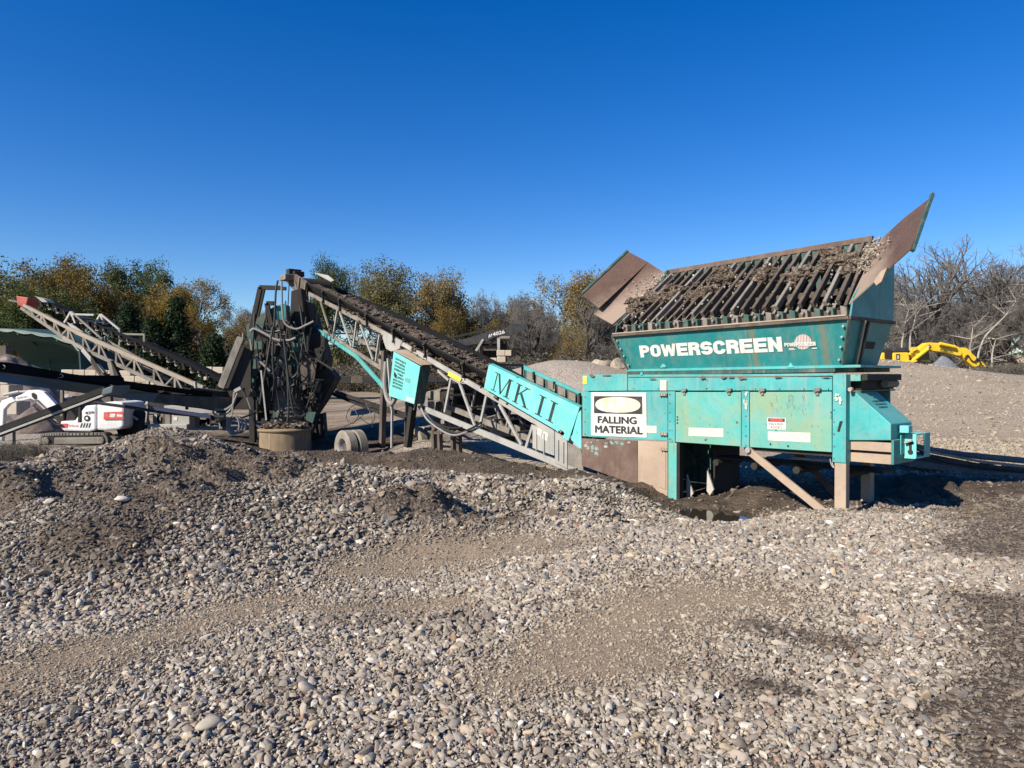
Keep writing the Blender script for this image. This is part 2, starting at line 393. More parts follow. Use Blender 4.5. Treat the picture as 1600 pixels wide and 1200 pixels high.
MT['soil'] = soilmat('clumped_dark_soil', (.085, .062, .046), (.15, .112, .085), (.28, .23, .18), 30)
# ------------------------------------------------------------------ the ground
_c = []
def g(px, py, Y): p = W(px, py, Y); _c.append(tuple(p))
def gz(x, y, z): _c.append((x, y, z))
for x in (-3, 0, 3): gz(x, 0, .42)
for x in (-9, 9): gz(x, 1, .42)
for px in (0, 400, 800, 1200, 1600): g(px, 1200, 2.93)
for px, Y in ((0, 4.4), (400, 4.5), (800, 4.55), (1200, 4.55), (1600, 4.5)): g(px, 1000, Y)
g(0, 945, 5.5); g(230, 925, 5.9); g(470, 890, 6.7); g(640, 850, 7.8); g(830, 825, 8.5); g(1000, 850, 7.2); g(1250, 860, 7.2); g(1550, 860, 7.4)
g(-250, 800, 6.4); g(0, 840, 6.2); g(180, 830, 6.6); g(400, 810, 7.5); g(620, 790, 8.5)
g(-300, 735, 8.6); g(0, 735, 8.2); g(140, 726, 8.7); g(300, 728, 9.0); g(430, 742, 9.3); g(540, 738, 10.1); g(680, 756, 10.2); g(800, 768, 10.6); g(900, 780, 10.9)
g(250, 668, 13.0); g(180, 700, 12.2); g(330, 690, 13.2); g(390, 722, 12.6)                 # the gravel heap in front of the small digger
gz(.8, 19, -.35); gz(-.5, 22, -.4); gz(3, 17.5, -.35); gz(6.5, 20, -.2); gz(1, 26, -.1); gz(2.05, 14.6, -.42); gz(1.1, 15.7, -.35); gz(.1, 17.0, -.25); gz(-1.2, 18.4, -.3); gz(3.2, 15.2, -.4)
gz(-9.0, 13.2, .1); gz(-3.6, 13.5, -.15); gz(-1.5, 13.6, -.1); gz(-2.5, 12.6, .2); gz(-.3, 12.6, .2); gz(-1.6, 15.4, .22); gz(-.3, 14.3, .22); gz(-3.2, 16.9, .1); gz(.8, 12.6, .15)
g(955, 762, 11.7); g(1000, 800, 10.8); g(940, 745, 12.9)
g(1050, 800, 11.75); g(1110, 790, 11.5); g(1150, 812, 10.85); g(1190, 800, 11.1); g(1120, 775, 12.6); g(1160, 760, 12.9)
g(1215, 812, 10.2); g(1290, 800, 10.1); g(1350, 800, 10.4); g(1450, 800, 10.2); g(1600, 790, 10.6); g(1500, 745, 13.6); g(1250, 745, 14.0); g(1400, 718, 16.2)
g(1600, 745, 13.9)
g(700, 702, 16.6); g(620, 715, 17.2); g(800, 722, 14.9); g(870, 735, 13.9); g(560, 712, 19.0)
g(545, 722, 20.4); g(660, 690, 22.0); g(440, 706, 23.0); g(380, 700, 22); g(500, 700, 24)
g(110, 704, 20.6); g(110, 724, 16); g(20, 712, 16.5); g(0, 706, 19.5); g(-300, 700, 18); g(200, 690, 22)
g(350, 670, 28); g(560, 652, 33); g(520, 632, 46); g(620, 630, 48); g(100, 640, 38); g(-300, 640, 38)
g(850, 630, 33); g(760, 640, 30); g(700, 610, 60); g(300, 610, 60)
# gravel stockpile behind, with the yellow digger beyond it
g(1440, 690, 18.8); g(1600, 690, 18.6); g(1450, 640, 23); g(1600, 645, 22.6); g(1370, 565, 34); g(1450, 571, 33); g(1540, 580, 32); g(1620, 588, 31.5)
g(1750, 600, 30); g(1300, 568, 36); g(1200, 575, 38); g(1340, 610, 28); g(1460, 600, 46); g(1600, 600, 46)
g(1040, 620, 34); g(980, 575, 40); g(930, 568, 38); g(870, 566, 37); g(835, 578, 36); g(820, 600, 34); g(930, 600, 31); g(850, 600, 48); g(950, 600, 50)
for x in (-80, -40, 0, 40, 80): gz(x, 75, .6); gz(x*1.6, 130, .6)
for x in (-40, 40, 70): gz(x, 12, 0)
gz(-40, 45, .2); gz(60, 45, .8); gz(45, 28, 1.0)
_c = np.array(_c); _CC = .9
def _phi(d2): return np.sqrt(d2 + _CC*_CC)
_D = ((_c[:, None, :2] - _c[None, :, :2])**2).sum(2)
_n = len(_c)
_A = np.zeros((_n+1, _n+1)); _A[:_n, :_n] = _phi(_D) - np.eye(_n)*.03; _A[:_n, _n] = 1; _A[_n, :_n] = 1
_wt = np.linalg.solve(_A, np.append(_c[:, 2], 0))
def segdist(x, y, pts):
    """distance to a chain of (x, y, radius) relative to the radius"""
    best = np.full(x.shape, 9.0)
    for a, b in zip(pts[:-1], pts[1:]):
        dx, dy = b[0]-a[0], b[1]-a[1]; t = np.clip(((x-a[0])*dx + (y-a[1])*dy)/(dx*dx+dy*dy+1e-9), 0, 1)
        d = np.hypot(x-a[0]-t*dx, y-a[1]-t*dy)/(a[2]*(1-t)+b[2]*t); best = np.minimum(best, d)
    return best
def base_h(x, y):
    x = np.asarray(x, float); y = np.asarray(y, float); sh = x.shape; x = x.ravel(); y = y.ravel(); h = np.empty(len(x))
    for i in range(0, len(x), 20000):
        xx = x[i:i+20000]; yy = y[i:i+20000]
        h[i:i+20000] = _phi((xx[:, None]-_c[None, :, 0])**2 + (yy[:, None]-_c[None, :, 1])**2) @ _wt[:-1] + _wt[-1]
    r = np.hypot(x, y); f = np.clip((r-90)/60, 0, 1)
    return (h*(1-f) + .6*f).reshape(sh)
def gpix(px, py):
    d = ray(px, py); t = 2.0
    for _ in range(400):
        p = Vector((0, 0, CAMZ)) + d*t
        if base_h(np.array([p.x]), np.array([p.y]))[0] > p.z: break
        t *= 1.012
    return p.x, p.y
def chain(*pp): return [(*gpix(a, b), r) for a, b, r in pp]
Z_TAN = [chain((-60, 1075, .34), (160, 1015, .36), (380, 950, .34), (450, 935, .25)), chain((540, 895, .3), (700, 868, .55), (840, 850, .5)),
         chain((870, 1010, .3), (1010, 965, .55), (1110, 935, .6), (1200, 950, .3)), chain((800, 1060, .25), (1000, 1020, .35)), chain((520, 950, .2), (700, 940, .25))]
Z_MUD = [chain((-60, 775, .7), (60, 757, .5), (150, 770, .3)), chain((180, 785, .22), (260, 765, .35), (360, 742, .4)), chain((100, 850, .25), (190, 850, .3)), chain((620, 790, .3), (780, 800, .35)),
         chain((1590, 950, .35), (1620, 1050, .35), (1560, 1190, .2)), chain((1440, 1120, .10), (1510, 1105, .13)), chain((1180, 985, .15), (1300, 1010, .2)), chain((1540, 860, .5), (1640, 800, 1.2)),
         chain((1180, 1070, .08), (1240, 1080, .07)), chain((1420, 760, .8), (1640, 800, .8)), chain((960, 745, .5), (1020, 775, .4)), chain((240, 715, .4), (300, 728, .5)), chain((360, 735, .6), (470, 728, .5))]
Z_SOIL = [[(-8.5, 21, 2.5), (-5, 18.6, 2.9), (-2.3, 15.6, 2.6), (-.1, 14.2, 2.0), (1.3, 13.2, 1.1)], [(2.2, 12.9, 1.2), (5.2, 12.0, 1.5), (7.5, 12.8, 1.0), (9, 12.6, 1.2)], [(-10, 23, 4), (-6, 25, 4)]]
Z_COB = [chain((0, 930, .7), (250, 900, .7), (500, 850, .8), (820, 790, 1.2)), chain((560, 740, 1.3), (900, 790, 1.4)), chain((960, 810, .8), (1150, 850, .8), (1280, 880, .7), (1400, 860, .8)), chain((300, 1120, .4), (600, 1110, .45)), chain((520, 1050, .4), (700, 1000, .5), (820, 930, .5)),
         chain((1000, 1120, .3), (1250, 1130, .4), (1400, 1060, .3))]
PUD = gpix(1140, 800)
def zone(x, y, chains, soft=.35, wob=.35):
    d = np.min([segdist(x, y, c) for c in chains], 0)
    d = d + (vnoise(x, y, .55, 3)*1.0 + vnoise(x, y, .17, 4)*.6)*wob*1.4
    return np.clip((1+soft-d)/(2*soft), 0, 1)
def H(x, y):
    x = np.asarray(x, float); y = np.asarray(y, float)
    h = base_h(x, y)
    rough = np.clip(zone(x, y, Z_MUD, .6)*np.clip(np.maximum(1-x, (y-9)*.5), .15, 1) + .5*zone(x, y, Z_SOIL, .6) + 1.1*np.clip(segdist(x, y, [(-9, 9, 3.5), (-3, 9.5, 2), (1.2, 10.5, 1.6)])*-1+1.2, 0, 1), 0, 1.4)
    near = np.clip((32-y)/12, 0, 1)
    n = vnoise(x, y, 1.3, 0)*.30*rough + vnoise(x, y, .45, 1)*.24*rough + vnoise(x, y, .18, 2)*.11*rough
    n = n*(1-np.exp(-(((x-PUD[0])/1.3)**2+((y-PUD[1])/1.2)**2))) - .22*np.exp(-(((x-PUD[0])/.75)**2+((y-PUD[1])/.6)**2))
    n = n + vnoise(x, y, 2.3, 5)*.07*near + vnoise(x, y, .3, 6)*.025 + vnoise(x, y, .09, 7)*.012*(.4+rough)
    far = np.clip((y-16)/14, 0, 1)*np.clip((70-y)/20, 0, 1)
    return h + n + vnoise(x, y, 3.7, 1)*.22*far + vnoise(x, y, 1.1, 2)*.05*far
def Hs(x, y): return float(H(np.array([x]), np.array([y]))[0])
def axis(a0, a1, st, lo, hi, gr=1.13):
    m = list(np.arange(a0, a1, st)); s = st; v = m[-1]
    while v < hi: s *= gr; v += s; m.append(v)
    s = st; v = m[0]; pre = []
    while v > lo: s *= gr; v -= s; pre.append(v)
    return np.array(pre[::-1] + m)
xs = axis(-9, 10.5, .065, -1500, 1500, 1.06); ys = axis(2.0, 20, .065, -60, 2000, 1.05)
GX, GY = np.meshgrid(xs, ys); GZ = H(GX, GY)
nx, ny = len(xs), len(ys)
me = bpy.data.meshes.new('ground')
co = np.stack([GX, GY, GZ], 2).reshape(-1, 3)
ii = np.arange(nx*ny).reshape(ny, nx)
fc = np.stack([ii[:-1, :-1], ii[:-1, 1:], ii[1:, 1:], ii[1:, :-1]], 2).reshape(-1, 4)
me.vertices.add(len(co)); me.vertices.foreach_set('co', co.ravel().astype(np.float32))
me.loops.add(fc.size); me.loops.foreach_set('vertex_index', fc.ravel().astype(np.int32))
me.polygons.add(len(fc)); me.polygons.foreach_set('loop_start', np.arange(0, fc.size, 4, dtype=np.int32)); me.polygons.foreach_set('loop_total', np.full(len(fc), 4, dtype=np.int32))
me.update(); me.polygons.foreach_set('use_smooth', [True]*len(fc))
fx, fy = GX.ravel(), GY.ravel()
for nm, zc, sf in (('tan', Z_TAN, .8), ('mud', Z_MUD, .65), ('soil', Z_SOIL, .35)):
    a = me.attributes.new(nm, 'FLOAT', 'POINT'); a.data.foreach_set('value', zone(fx, fy, zc, sf).astype(np.float32))
a = me.attributes.new('stock', 'FLOAT', 'POINT'); a.data.foreach_set('value', (np.clip((fx-3.5)/2, 0, 1)*np.clip((fy-15)/3, 0, 1)*.85).astype(np.float32))
a = me.attributes.new('near', 'FLOAT', 'POINT'); a.data.foreach_set('value', (np.clip((17-fy)/6, 0, 1)*np.clip((.93*fy+.9-np.abs(fx))/.5, 0, 1)*np.clip((fy-2.2)/.4, 0, 1)).astype(np.float32))
a = me.attributes.new('yard', 'FLOAT', 'POINT')     # flat driven yard surface further back
yard = np.clip((fy-24)/6, 0, 1)*np.clip(1-(fy-75)/20, 0, 1)*np.clip((4-fx)/4 + (fy-60)/20, 0, 1)
a.data.foreach_set('value', yard.astype(np.float32))
n = NT('gravelly_ground')
P = n.pos(); vo = n.n('ShaderNodeTexVoronoi'); vo.inputs['Scale'].default_value = 26; n.l(P, vo.inputs['Vector'])
vo2 = n.n('ShaderNodeTexVoronoi'); vo2.inputs['Scale'].default_value = 9; n.l(P, vo2.inputs['Vector'])
s1 = n.n('ShaderNodeSeparateColor'); n.l(vo.outputs['Color'], s1.inputs[0]); s2 = n.n('ShaderNodeSeparateColor'); n.l(vo2.outputs['Color'], s2.inputs[0])
stones = n.ramp(s1.outputs[0], [(0, (.19, .15, .115)), (.3, (.32, .27, .21)), (.6, (.39, .335, .265)), (.85, (.28, .235, .20)), (.97, (.58, .52, .45))])
stones2 = n.ramp(s2.outputs[1], [(0, (.22, .18, .145)), (.5, (.42, .35, .29)), (1, (.48, .42, .36))])
c = n.mix(.42, stones, stones2)
c = n.mix(n.ramp(n.noise(.22, 5, .6, P), [(.35, 0), (.7, .55)]), c, (.34, .27, .205))
c = n.mix(n.attr('stock'), c, n.mix(n.ramp(n.noise(.8, 6, .65, n.pos((.5, 1, 2))), [(.35, 0), (.7, 1)]), n.mix(.35, (.37, .295, .215), stones), (.30, .235, .17)))
yc = n.mix(n.ramp(n.noise(1, 6, .65, n.pos((.12, .9, 1))), [(.38, 0), (.62, 1)]), (.36, .285, .215), (.15, .115, .085))
c = n.mix(n.attr('yard'), c, yc)
c = n.mix(n.math('MULTIPLY', n.attr('near'), .8), c, n.mix(n.noise(9, 5, .7, P), (.060, .046, .034), (.14, .108, .08)))
tanc = n.mix(n.noise(5, 6, .7, P), (.27, .195, .13), (.36, .275, .195))
c = n.mix(n.math('MULTIPLY', n.attr('tan'), .85), c, tanc)
mudc = n.mix(n.ramp(n.noise(6, 6, .7, P), [(.35, 0), (.65, 1)]), (.07, .052, .039), (.15, .113, .083))
mudc = n.mix(n.ramp(s1.outputs[2], [(.84, 0), (.88, .7)]), mudc, (.3, .25, .2))
c = n.mix(n.math('MULTIPLY', n.attr('mud'), .92), c, mudc)
soc = n.mix(n.ramp(n.noise(2.5, 7, .7, P), [(.35, 0), (.65, 1)]), (.055, .040, .029), (.13, .096, .07))
c = n.mix(n.attr('soil'), c, soc)
b = n.math('ADD', n.math('MULTIPLY', vo.outputs['Distance'], -1.0), n.noise(40, 5, .7, P)); b = n.math('ADD', b, n.math('MULTIPLY', vo2.outputs['Distance'], -1.2))
b = n.math('MULTIPLY', b, n.math('SUBTRACT', 1.0, n.math('MULTIPLY', n.attr('tan'), .75))); b = n.math('ADD', b, n.math('MULTIPLY', n.noise(120, 4, .7, P), n.math('MULTIPLY', n.attr('tan'), .35)))
n.bump(b, .85, .035); MT['ground'] = n.fin(c, .93, 0, .15)
me.materials.append(MT['ground'])
ground = bpy.data.objects.new('ground', me); COL.objects.link(ground); ground['kind'] = 'structure'; ground['label'] = 'gravel yard with heaps, tyre ruts and brown soil'
WL['ground'] = Vector((0, 0, 0))

# ------------------------------------------------------------------ loose stones
def pebble(name, seed, fl, cuts, sub=3):
    r = random.Random(seed); bm = bmesh.new(); bmesh.ops.create_icosphere(bm, subdivisions=sub, radius=1)
    pl = [(Vector((r.gauss(0, 1), r.gauss(0, 1), r.gauss(0, 1))).normalized(), r.uniform(.55, .85)) for _ in range(cuts)]
    e = (1, r.uniform(.62, .9), fl)
    ph = [Vector((r.uniform(1, 2.5), r.uniform(1, 2.5), r.uniform(1, 2.5))) for _ in range(2)]
    for v in bm.verts:
        for nn, d in pl:
            k = nn.dot(v.co) - d
            if k > 0: v.co -= nn*k*.9
        v.co *= 1 + .06*math.sin(ph[0].dot(v.co)*2+seed) + .04*math.sin(ph[1].dot(v.co)*3)
        v.co.x *= e[0]; v.co.y *= e[1]; v.co.z *= e[2]
    m = bpy.data.meshes.new(name); bm.to_mesh(m); bm.free(); m.polygons.foreach_set('use_smooth', [True]*len(m.polygons))
    try:
        if cuts > 5: m.set_sharp_from_angle(angle=R(28))
    except Exception: pass
    return m
def stonemat(name, randout):
    n = NT(name); P = n.coord('Object')
    rnd = randout(n)
    c = n.ramp(rnd, [(0, (.22, .175, .14)), (.12, (.40, .345, .27)), (.2, (.28, .25, .225)), (.30, (.55, .46, .36)), (.38, (.15, .125, .105)), (.46, (.44, .37, .30)), (.54, (.37, .30, .235)),
                     (.60, (.34, .315, .29)), (.66, (.62, .56, .48)), (.71, (.25, .20, .16)), (.78, (.50, .37, .23)), (.83, (.16, .165, .165)), (.89, (.38, .30, .23)), (.955, (.74, .70, .63)), (.98, (.33, .17, .11))], 'CONSTANT')
    c = n.mix(n.ramp(n.noise(4, 6, .7, n.pos((6, 6, 6))), [(.35, 0), (.7, .5)]), c, (.19, .165, .145))
    c = n.mix(n.ramp(n.noise(1.4, 4, .6, n.pos()), [(.35, .05), (.7, .32)]), c, (.31, .26, .20))
    return n, c
n, c = stonemat('river_stone', lambda n: n.n('ShaderNodeObjectInfo').outputs['Random'])
c = n.mix(n.attr('dusty', 'INSTANCER'), c, (.33, .27, .20)); c = n.mix(n.attr('muddy', 'INSTANCER'), c, (.085, .063, .047))
n.bump(n.noise(60, 5, .6, n.pos()), .25, .01); MT['gravel'] = n.fin(c, .82, 0, .25)
n, c = stonemat('cobble_stone', lambda n: n.n('ShaderNodeObjectInfo').outputs['Random'])
n.bump(n.noise(60, 5, .6, n.pos()), .3, .01); MT['cobble'] = n.fin(c, .8, 0, .25)
protos = bpy.data.collections.new('stone_shapes')
PM = []
for i in range(14):
    m = pebble('stone_shape', 50+i, (.5, .62, .72, .42)[i % 4], (8, 12, 6, 14, 4)[i % 5], 2 if i > 9 else 3); m.materials.append(MT['gravel']); PM.append(m)
    o = bpy.data.objects.new('stone_shape_%02d' % i, m); protos.objects.link(o)
def scatter(name, pts, scl, rot, idx, dusty, muddy, coll, parent=None, label=None, top=None, extra_mat=None):
    me = bpy.data.meshes.new(name); me.vertices.add(len(pts)); me.vertices.foreach_set('co', np.asarray(pts, np.float32).ravel())
    for nm, t, d in (('scl', 'FLOAT_VECTOR', scl), ('rot', 'FLOAT_VECTOR', rot), ('idx', 'INT', idx), ('dusty', 'FLOAT', dusty), ('muddy', 'FLOAT', muddy)):
        a = me.attributes.new(nm, t, 'POINT'); a.data.foreach_set('vector' if t == 'FLOAT_VECTOR' else 'value', np.asarray(d).ravel().astype(np.int32 if t == 'INT' else np.float32))
    o = bpy.data.objects.new(name, me); COL.objects.link(o); o['kind'] = 'stuff'
    if label: o['label'] = label
    if parent: o.parent = parent
    gnt = bpy.data.node_groups.new(name+'_spread', 'GeometryNodeTree')
    gnt.interface.new_socket('Geometry', in_out='INPUT', socket_type='NodeSocketGeometry'); gnt.interface.new_socket('Geometry', in_out='OUTPUT', socket_type='NodeSocketGeometry')
    N = gnt.nodes.new; gi = N('NodeGroupInput'); go = N('NodeGroupOutput'); ip = N('GeometryNodeInstanceOnPoints'); ci = N('GeometryNodeCollectionInfo')
    ci.inputs['Collection'].default_value = coll; ci.inputs['Separate Children'].default_value = True; ci.inputs['Reset Children'].default_value = True
    def na(nm, t):
        x = N('GeometryNodeInputNamedAttribute'); x.data_type = t; x.inputs['Name'].default_value = nm; return next(s for s in x.outputs if s.enabled and s.name == 'Attribute')
    k = gnt.links.new
    k(gi.outputs[0], ip.inputs['Points']); k(ci.outputs[0], ip.inputs['Instance']); ip.inputs['Pick Instance'].default_value = True
    k(na('idx', 'INT'), ip.inputs['Instance Index']); k(na('scl', 'FLOAT_VECTOR'), ip.inputs['Scale'])
    e2r = N('FunctionNodeEulerToRotation'); k(na('rot', 'FLOAT_VECTOR'), e2r.inputs[0]); k(e2r.outputs[0], ip.inputs['Rotation']); k(ip.outputs[0], go.inputs[0])
    md = o.modifiers.new('spread', 'NODES'); md.node_group = gnt
    return o
def sample(nc, y0, y1, wmul, dens):
    """stones strewn with density dens per square metre over the wedge of yard the photograph shows, with a margin"""
    area = wmul*(y1*y1-y0*y0)/2*2; k = int(area*dens)
    y = np.sqrt(rng.random(k)*(y1*y1-y0*y0)+y0*y0); x = (rng.random(k)*2-1)*(wmul*y+1.0)
    return x, y
X = []; Y = []; S = []
for y0, y1, dens, r0 in ((2.2, 4.6, 5200, .0094), (4.6, 7.5, 2800, .0125), (7.5, 11.5, 1150, .0168), (11.5, 19, 300, .024)):
    x, y = sample(0, y0, y1, .95, dens); X.append(x); Y.append(y); S.append(np.exp(rng.normal(-.10, .50, len(x)))*r0*.93)
x, y = sample(0, 2.2, 12, .78, 60); X.append(x); Y.append(y); S.append((.017+.026*rng.random(len(x))**2)*(.75+y*.05))
X = np.concatenate(X); Y = np.concatenate(Y); S = np.concatenate(S)
k = int(7000); sx = rng.uniform(9.5, 21, k); sy = rng.uniform(15, 36, k); X = np.append(X, sx); Y = np.append(Y, sy); S = np.append(S, np.exp(rng.normal(0, .4, k))*.03)
tan = zone(X, Y, Z_TAN, .8); mud = zone(X, Y, Z_MUD, .65); soil = zone(X, Y, Z_SOIL, .35); cob = zone(X, Y, Z_COB, .6)
S = np.clip(S*(1+.34*cob), .004, .016+.0046*Y)*(1-.50*tan)*(1-.2*mud)
keep = rng.random(len(X)) < (1-.22*tan)*(1-.60*mud)*(1-.88*soil)*(1-.25*cob)
xw, yw, _ = M(0, 0, 0); lx = (X-O.x)*AX.x + (Y-O.y)*AX.y; ly = (X-O.x)*AY.x + (Y-O.y)*AY.y
X, Y, S, tan, mud, soil, cob = (q[keep] for q in (X, Y, S, tan, mud, soil, cob))
Zs = H(X, Y); N_ = len(X)
sink = S*(.02+.16*rng.random(N_)) - tan*S*.26 - (mud)*S*.1
asp = np.stack([S*(.9+.75*rng.random(N_)), S*(.75+.4*rng.random(N_)), S*(.75+.5*rng.random(N_))], 1)
tilt = rng.normal(0, .5, (N_, 2)); rot = np.concatenate([tilt, rng.random((N_, 1))*6.28], 1)
# slope of the heap under each stone
e = .05; gxs = (base_h(X+e, Y)-base_h(X-e, Y))/(2*e); gys = (base_h(X, Y+e)-base_h(X, Y-e))/(2*e)
gv = scatter('gravel', np.stack([X, Y, Zs+sink+.004], 1), asp, rot, rng.integers(0, 14, N_), np.clip(np.maximum(tan*.85+.12+rng.normal(0, .12, N_), np.where((Y > 14.5) & (X > 4), .8, 0)), 0, 1), np.clip(.08+mud*.7+soil*.7+np.clip(vnoise(X, Y, .8, 5)-.15, 0, 1)*1.2+.33*np.clip((-X+Y*.35-2.2)/4, 0, 1)*np.clip((Y-4.5)/3, 0, 1)+rng.normal(0, .16, N_), 0, .85), protos, ground, 'grey and tan river gravel strewn over the yard')
print('gravel instances', N_)
# the largest single stones
cnt = 0; k = 0
cobm = []
for i in range(10):
    m = pebble('stone', 200+i, (.55, .7, .8)[i % 3], (3, 10, 6, 13)[i % 4], 2); m.materials.append(MT['cobble']); cobm.append(m)
special = [(328, 1135, .062), (565, 1057, .034), (335, 895, .05), (250, 905, .05), (480, 1078, .045), (300, 910, .045), (1270, 918, .06), (1290, 925, .055), (1165, 850, .06), (1200, 862, .06), (1340, 865, .05), (1175, 1160, .03),
           (975, 1125, .035), (1240, 1150, .04), (1420, 1110, .04), (340, 835, .06), (420, 862, .06), (65, 905, .05), (125, 950, .05), (50, 955, .05), (190, 780, .06), (760, 760, .07), (640, 765, .07), (700, 782, .06), (860, 850, .05), (830, 745, .08), (1150, 790, .07), (1050, 1120, .035), (1380, 890, .05), (640, 835, .05)]
while cnt < 300:
    if cnt < len(special):
        px, py, r_ = special[cnt]; x, y = gpix(px, py)
    else:
        y = math.sqrt(random.uniform(2.6**2, 9.5**2)); x = random.uniform(-1, 1)*(.74*y); r_ = .011 + y*.003*random.uniform(.8, 1.4)
        if zone(np.array([x]), np.array([y]), Z_TAN)[0] > .5 or zone(np.array([x]), np.array([y]), Z_MUD)[0] > .5:
            if random.random() < .75: continue
    o = bpy.data.objects.new('stone', cobm[cnt % 10]); COL.objects.link(o); o.parent = ground
    o.location = (x, y, Hs(x, y)+r_*.32); o.rotation_euler = (random.gauss(0, .3), random.gauss(0, .3), random.uniform(0, 6.28)); s = r_*random.uniform(.9, 1.1)
    o.scale = (s*1.25, s, s*.85); cnt += 1
# puddle under the hopper
n = NT('muddy_water'); MT['water'] = n.fin((.035, .028, .02), .03, 0, .6)
pz = float(W(1150, 806, 11.0).z)
pu = MB(); c0 = Vector((*PUD, 0)); c0.z = float(base_h(np.array([c0.x]), np.array([c0.y]))[0])-.07
pts = [c0 + Vector((math.cos(a)*1.3*(1+.15*math.sin(3*a)), math.sin(a)*1.0*(1+.12*math.cos(2*a)), 0)) for a in np.linspace(0, 2*math.pi, 40)[:-1]]
pu.add(pts, [tuple(range(39))]); o = pu.build('puddle', MT['water'], kind='structure', label='brown puddle below the hopper', recalc=False)
# ------------------------------------------------------------------ feed hopper
HP = M(-2.2, .9, 0); HP.z = Hs(HP.x, HP.y)
hop = thing('feed_hopper', 'teal steel feed hopper with bar grid on top and falling material sign', 'feed hopper', HP)
def plate(name, px, y, mat, parent=hop, th=.03, bevel=.004, label=None, off=0.0):
    """upright sheet in local plane y from photograph outline px"""
    pts = [Q(a, b, y) - AY*off for a, b in px]
    return MB().slab(pts, AY*th).build(name, MT[mat], parent, bevel=bevel, label=label)
gl = lambda px, py, y=0: L(px, py, y)
# body shell: back wall, floor pieces and ends that close it off
xl, _ = gl(911, 600); xr, _ = gl(1323, 600); ztop = gl(1300, 586)[1]; zsk = gl(1299, 703)[1]
D = 1.5
MB().mbox(xl, xr, D, D+.03, gl(910, 683)[1], ztop).build('back_wall', MT['teal'], hop, bevel=.004)
MB().mbox(xl, xl+.03, .04, D, gl(910, 683)[1], ztop-.01).build('end_wall', MT['teal'], hop)
MB().mbox(xl+.03, xr-.02, .05, D-.01, ztop-.10, ztop-.06).build('deck', MT['dark'], hop)
MB().mbox(gl(1055, 650)[0], xr-.05, .3, D-.1, gl(1158, 690)[1]+.02, ztop-.12).build('inner_box', MT['dark'], hop)
# near side sheets
plate('upper_panel', [(911, 611.2), (980, 610.4), (980, 584.5), (911, 585.5)], 0, 'teal')
plate('upper_panel', [(981, 610.4), (1300, 610), (1300, 588), (981, 589.5)], .008, 'teal')
plate('top_rail', [(981, 589), (1302, 587), (1302, 584), (981, 585.5)], -.02, 'teal')
plate('corner_strip', [(910, 611.5), (919, 611.5), (919, 682), (910, 681.5)], -.004, 'teal')
sp = plate('discharge_panel', [(919, 612.5), (1043, 611.5), (1043, 688.5), (919, 682.5)], .0, 'teal')
plate('body_frame', [(1043.8, 611.5), (1054.5, 611.5), (1054.5, 692), (1043.8, 690)], -.006, 'teal')
plate('body_frame', [(1158.6, 611.5), (1170.6, 611.5), (1170.6, 700), (1158.6, 698)], -.006, 'teal')
d1 = plate('access_door', [(1055.5, 612.5), (1157.6, 612.5), (1157.6, 697.5), (1055.5, 690.5)], -.018, 'teal_door')
d2 = plate('access_door', [(1171.6, 612.5), (1299.5, 612), (1299.5, 706.5), (1171.6, 698.5)], -.018, 'teal_door')
plate('back_strip', [(1055, 613), (1299, 613), (1299, 616), (1055, 616)], .03, 'dark')
# latches, stickers and holes on the doors
def latch(px, py, par, s=1.0):
    a = Q(px, py, -.03); m = MB(); m.box(a, AX*.05*s, AY*.025, AZ*.11*s); m.box(a+AZ*.045*s, AX*.10*s, AY*.03, AZ*.022*s); m.tube([a-AX*.045*s-AY*.03, a+AX*.06*s-AY*.03+AZ*.02], .012*s, 6)
    m.build('latch', MT['galv_dirty'], par)
for px, par in ((1069, d1), (1139, d1), (1191, d2), (1277, d2)): latch(px, 612, par)
for px, py in ((1036, 616.5), (1037, 678), (1038, 702)):
    a = Q(px, py, -.03); m = MB(); m.box(a, AX*.17, AY*.03, AZ*.045)
    for k in (-.06, 0, .06): m.tube([a+AX*k-AY*.02-AZ*.025, a+AX*k-AY*.02+AZ*.03], .014, 6)
    m.build('hinge', MT['dusty'], hop)
def quadpx(x0, y0, x1, y1, y, sk=0): return [Q(x0, y1, y), Q(x1, y1+sk, y), Q(x1, y0+sk*.6, y), Q(x0, y0, y)]
polys(quadpx(1076, 668, 1130.5, 681, -.018, 2), [[(0, 0), (1, 0), (1, 1), (0, 1)]], MT['sticker'], d1, 'sticker')
polys(quadpx(1200, 674, 1266.5, 688, -.018, 3.5), [[(0, 0), (1, 0), (1, 1), (0, 1)]], MT['sticker'], d2, 'sticker')
q = quadpx(1199, 652.5, 1228, 670.5, -.018, .8); st = polys(q, [[(0, 0), (1, 0), (1, 1), (0, 1)]], MT['sign_white'], d2, 'danger_sticker')
sub = lambda q, a, b, c, d: [lerpq(q, a, b), lerpq(q, c, b), lerpq(q, c, d), lerpq(q, a, d)]
polys(sub(q, .05, .66, .95, .95), [[(0, 0), (1, 0), (1, 1), (0, 1)]], MT['ink_sign'], st, 'sticker_band', .007)
polys(sub(q, .12, .7, .88, .93), [[(.5+.5*math.cos(a), .5+.5*math.sin(a)) for a in np.linspace(0, 6.28, 24)[:-1]]], MT['ink_red'], st, 'sticker_oval', .010)
text_mesh('FALLING', sub(q, .12, .36, .88, .56), MT['ink_sign'], st, 'lettering', 0, .008)
text_mesh('ROCKS', sub(q, .2, .08, .8, .28), MT['ink_sign'], st, 'lettering', 0, .008)
polys(quadpx(1006, 665, 1026, 676, 0, .5), [[(0, 0), (1, 0), (1, 1), (0, 1)]], MT['sticker'], sp, 'sticker')
polys(quadpx(1032, 594, 1042, 610, -.004, 0), [[(0, 0), (1, 0), (1, 1), (0, 1)]], MT['sticker'], hop, 'sticker', .012)
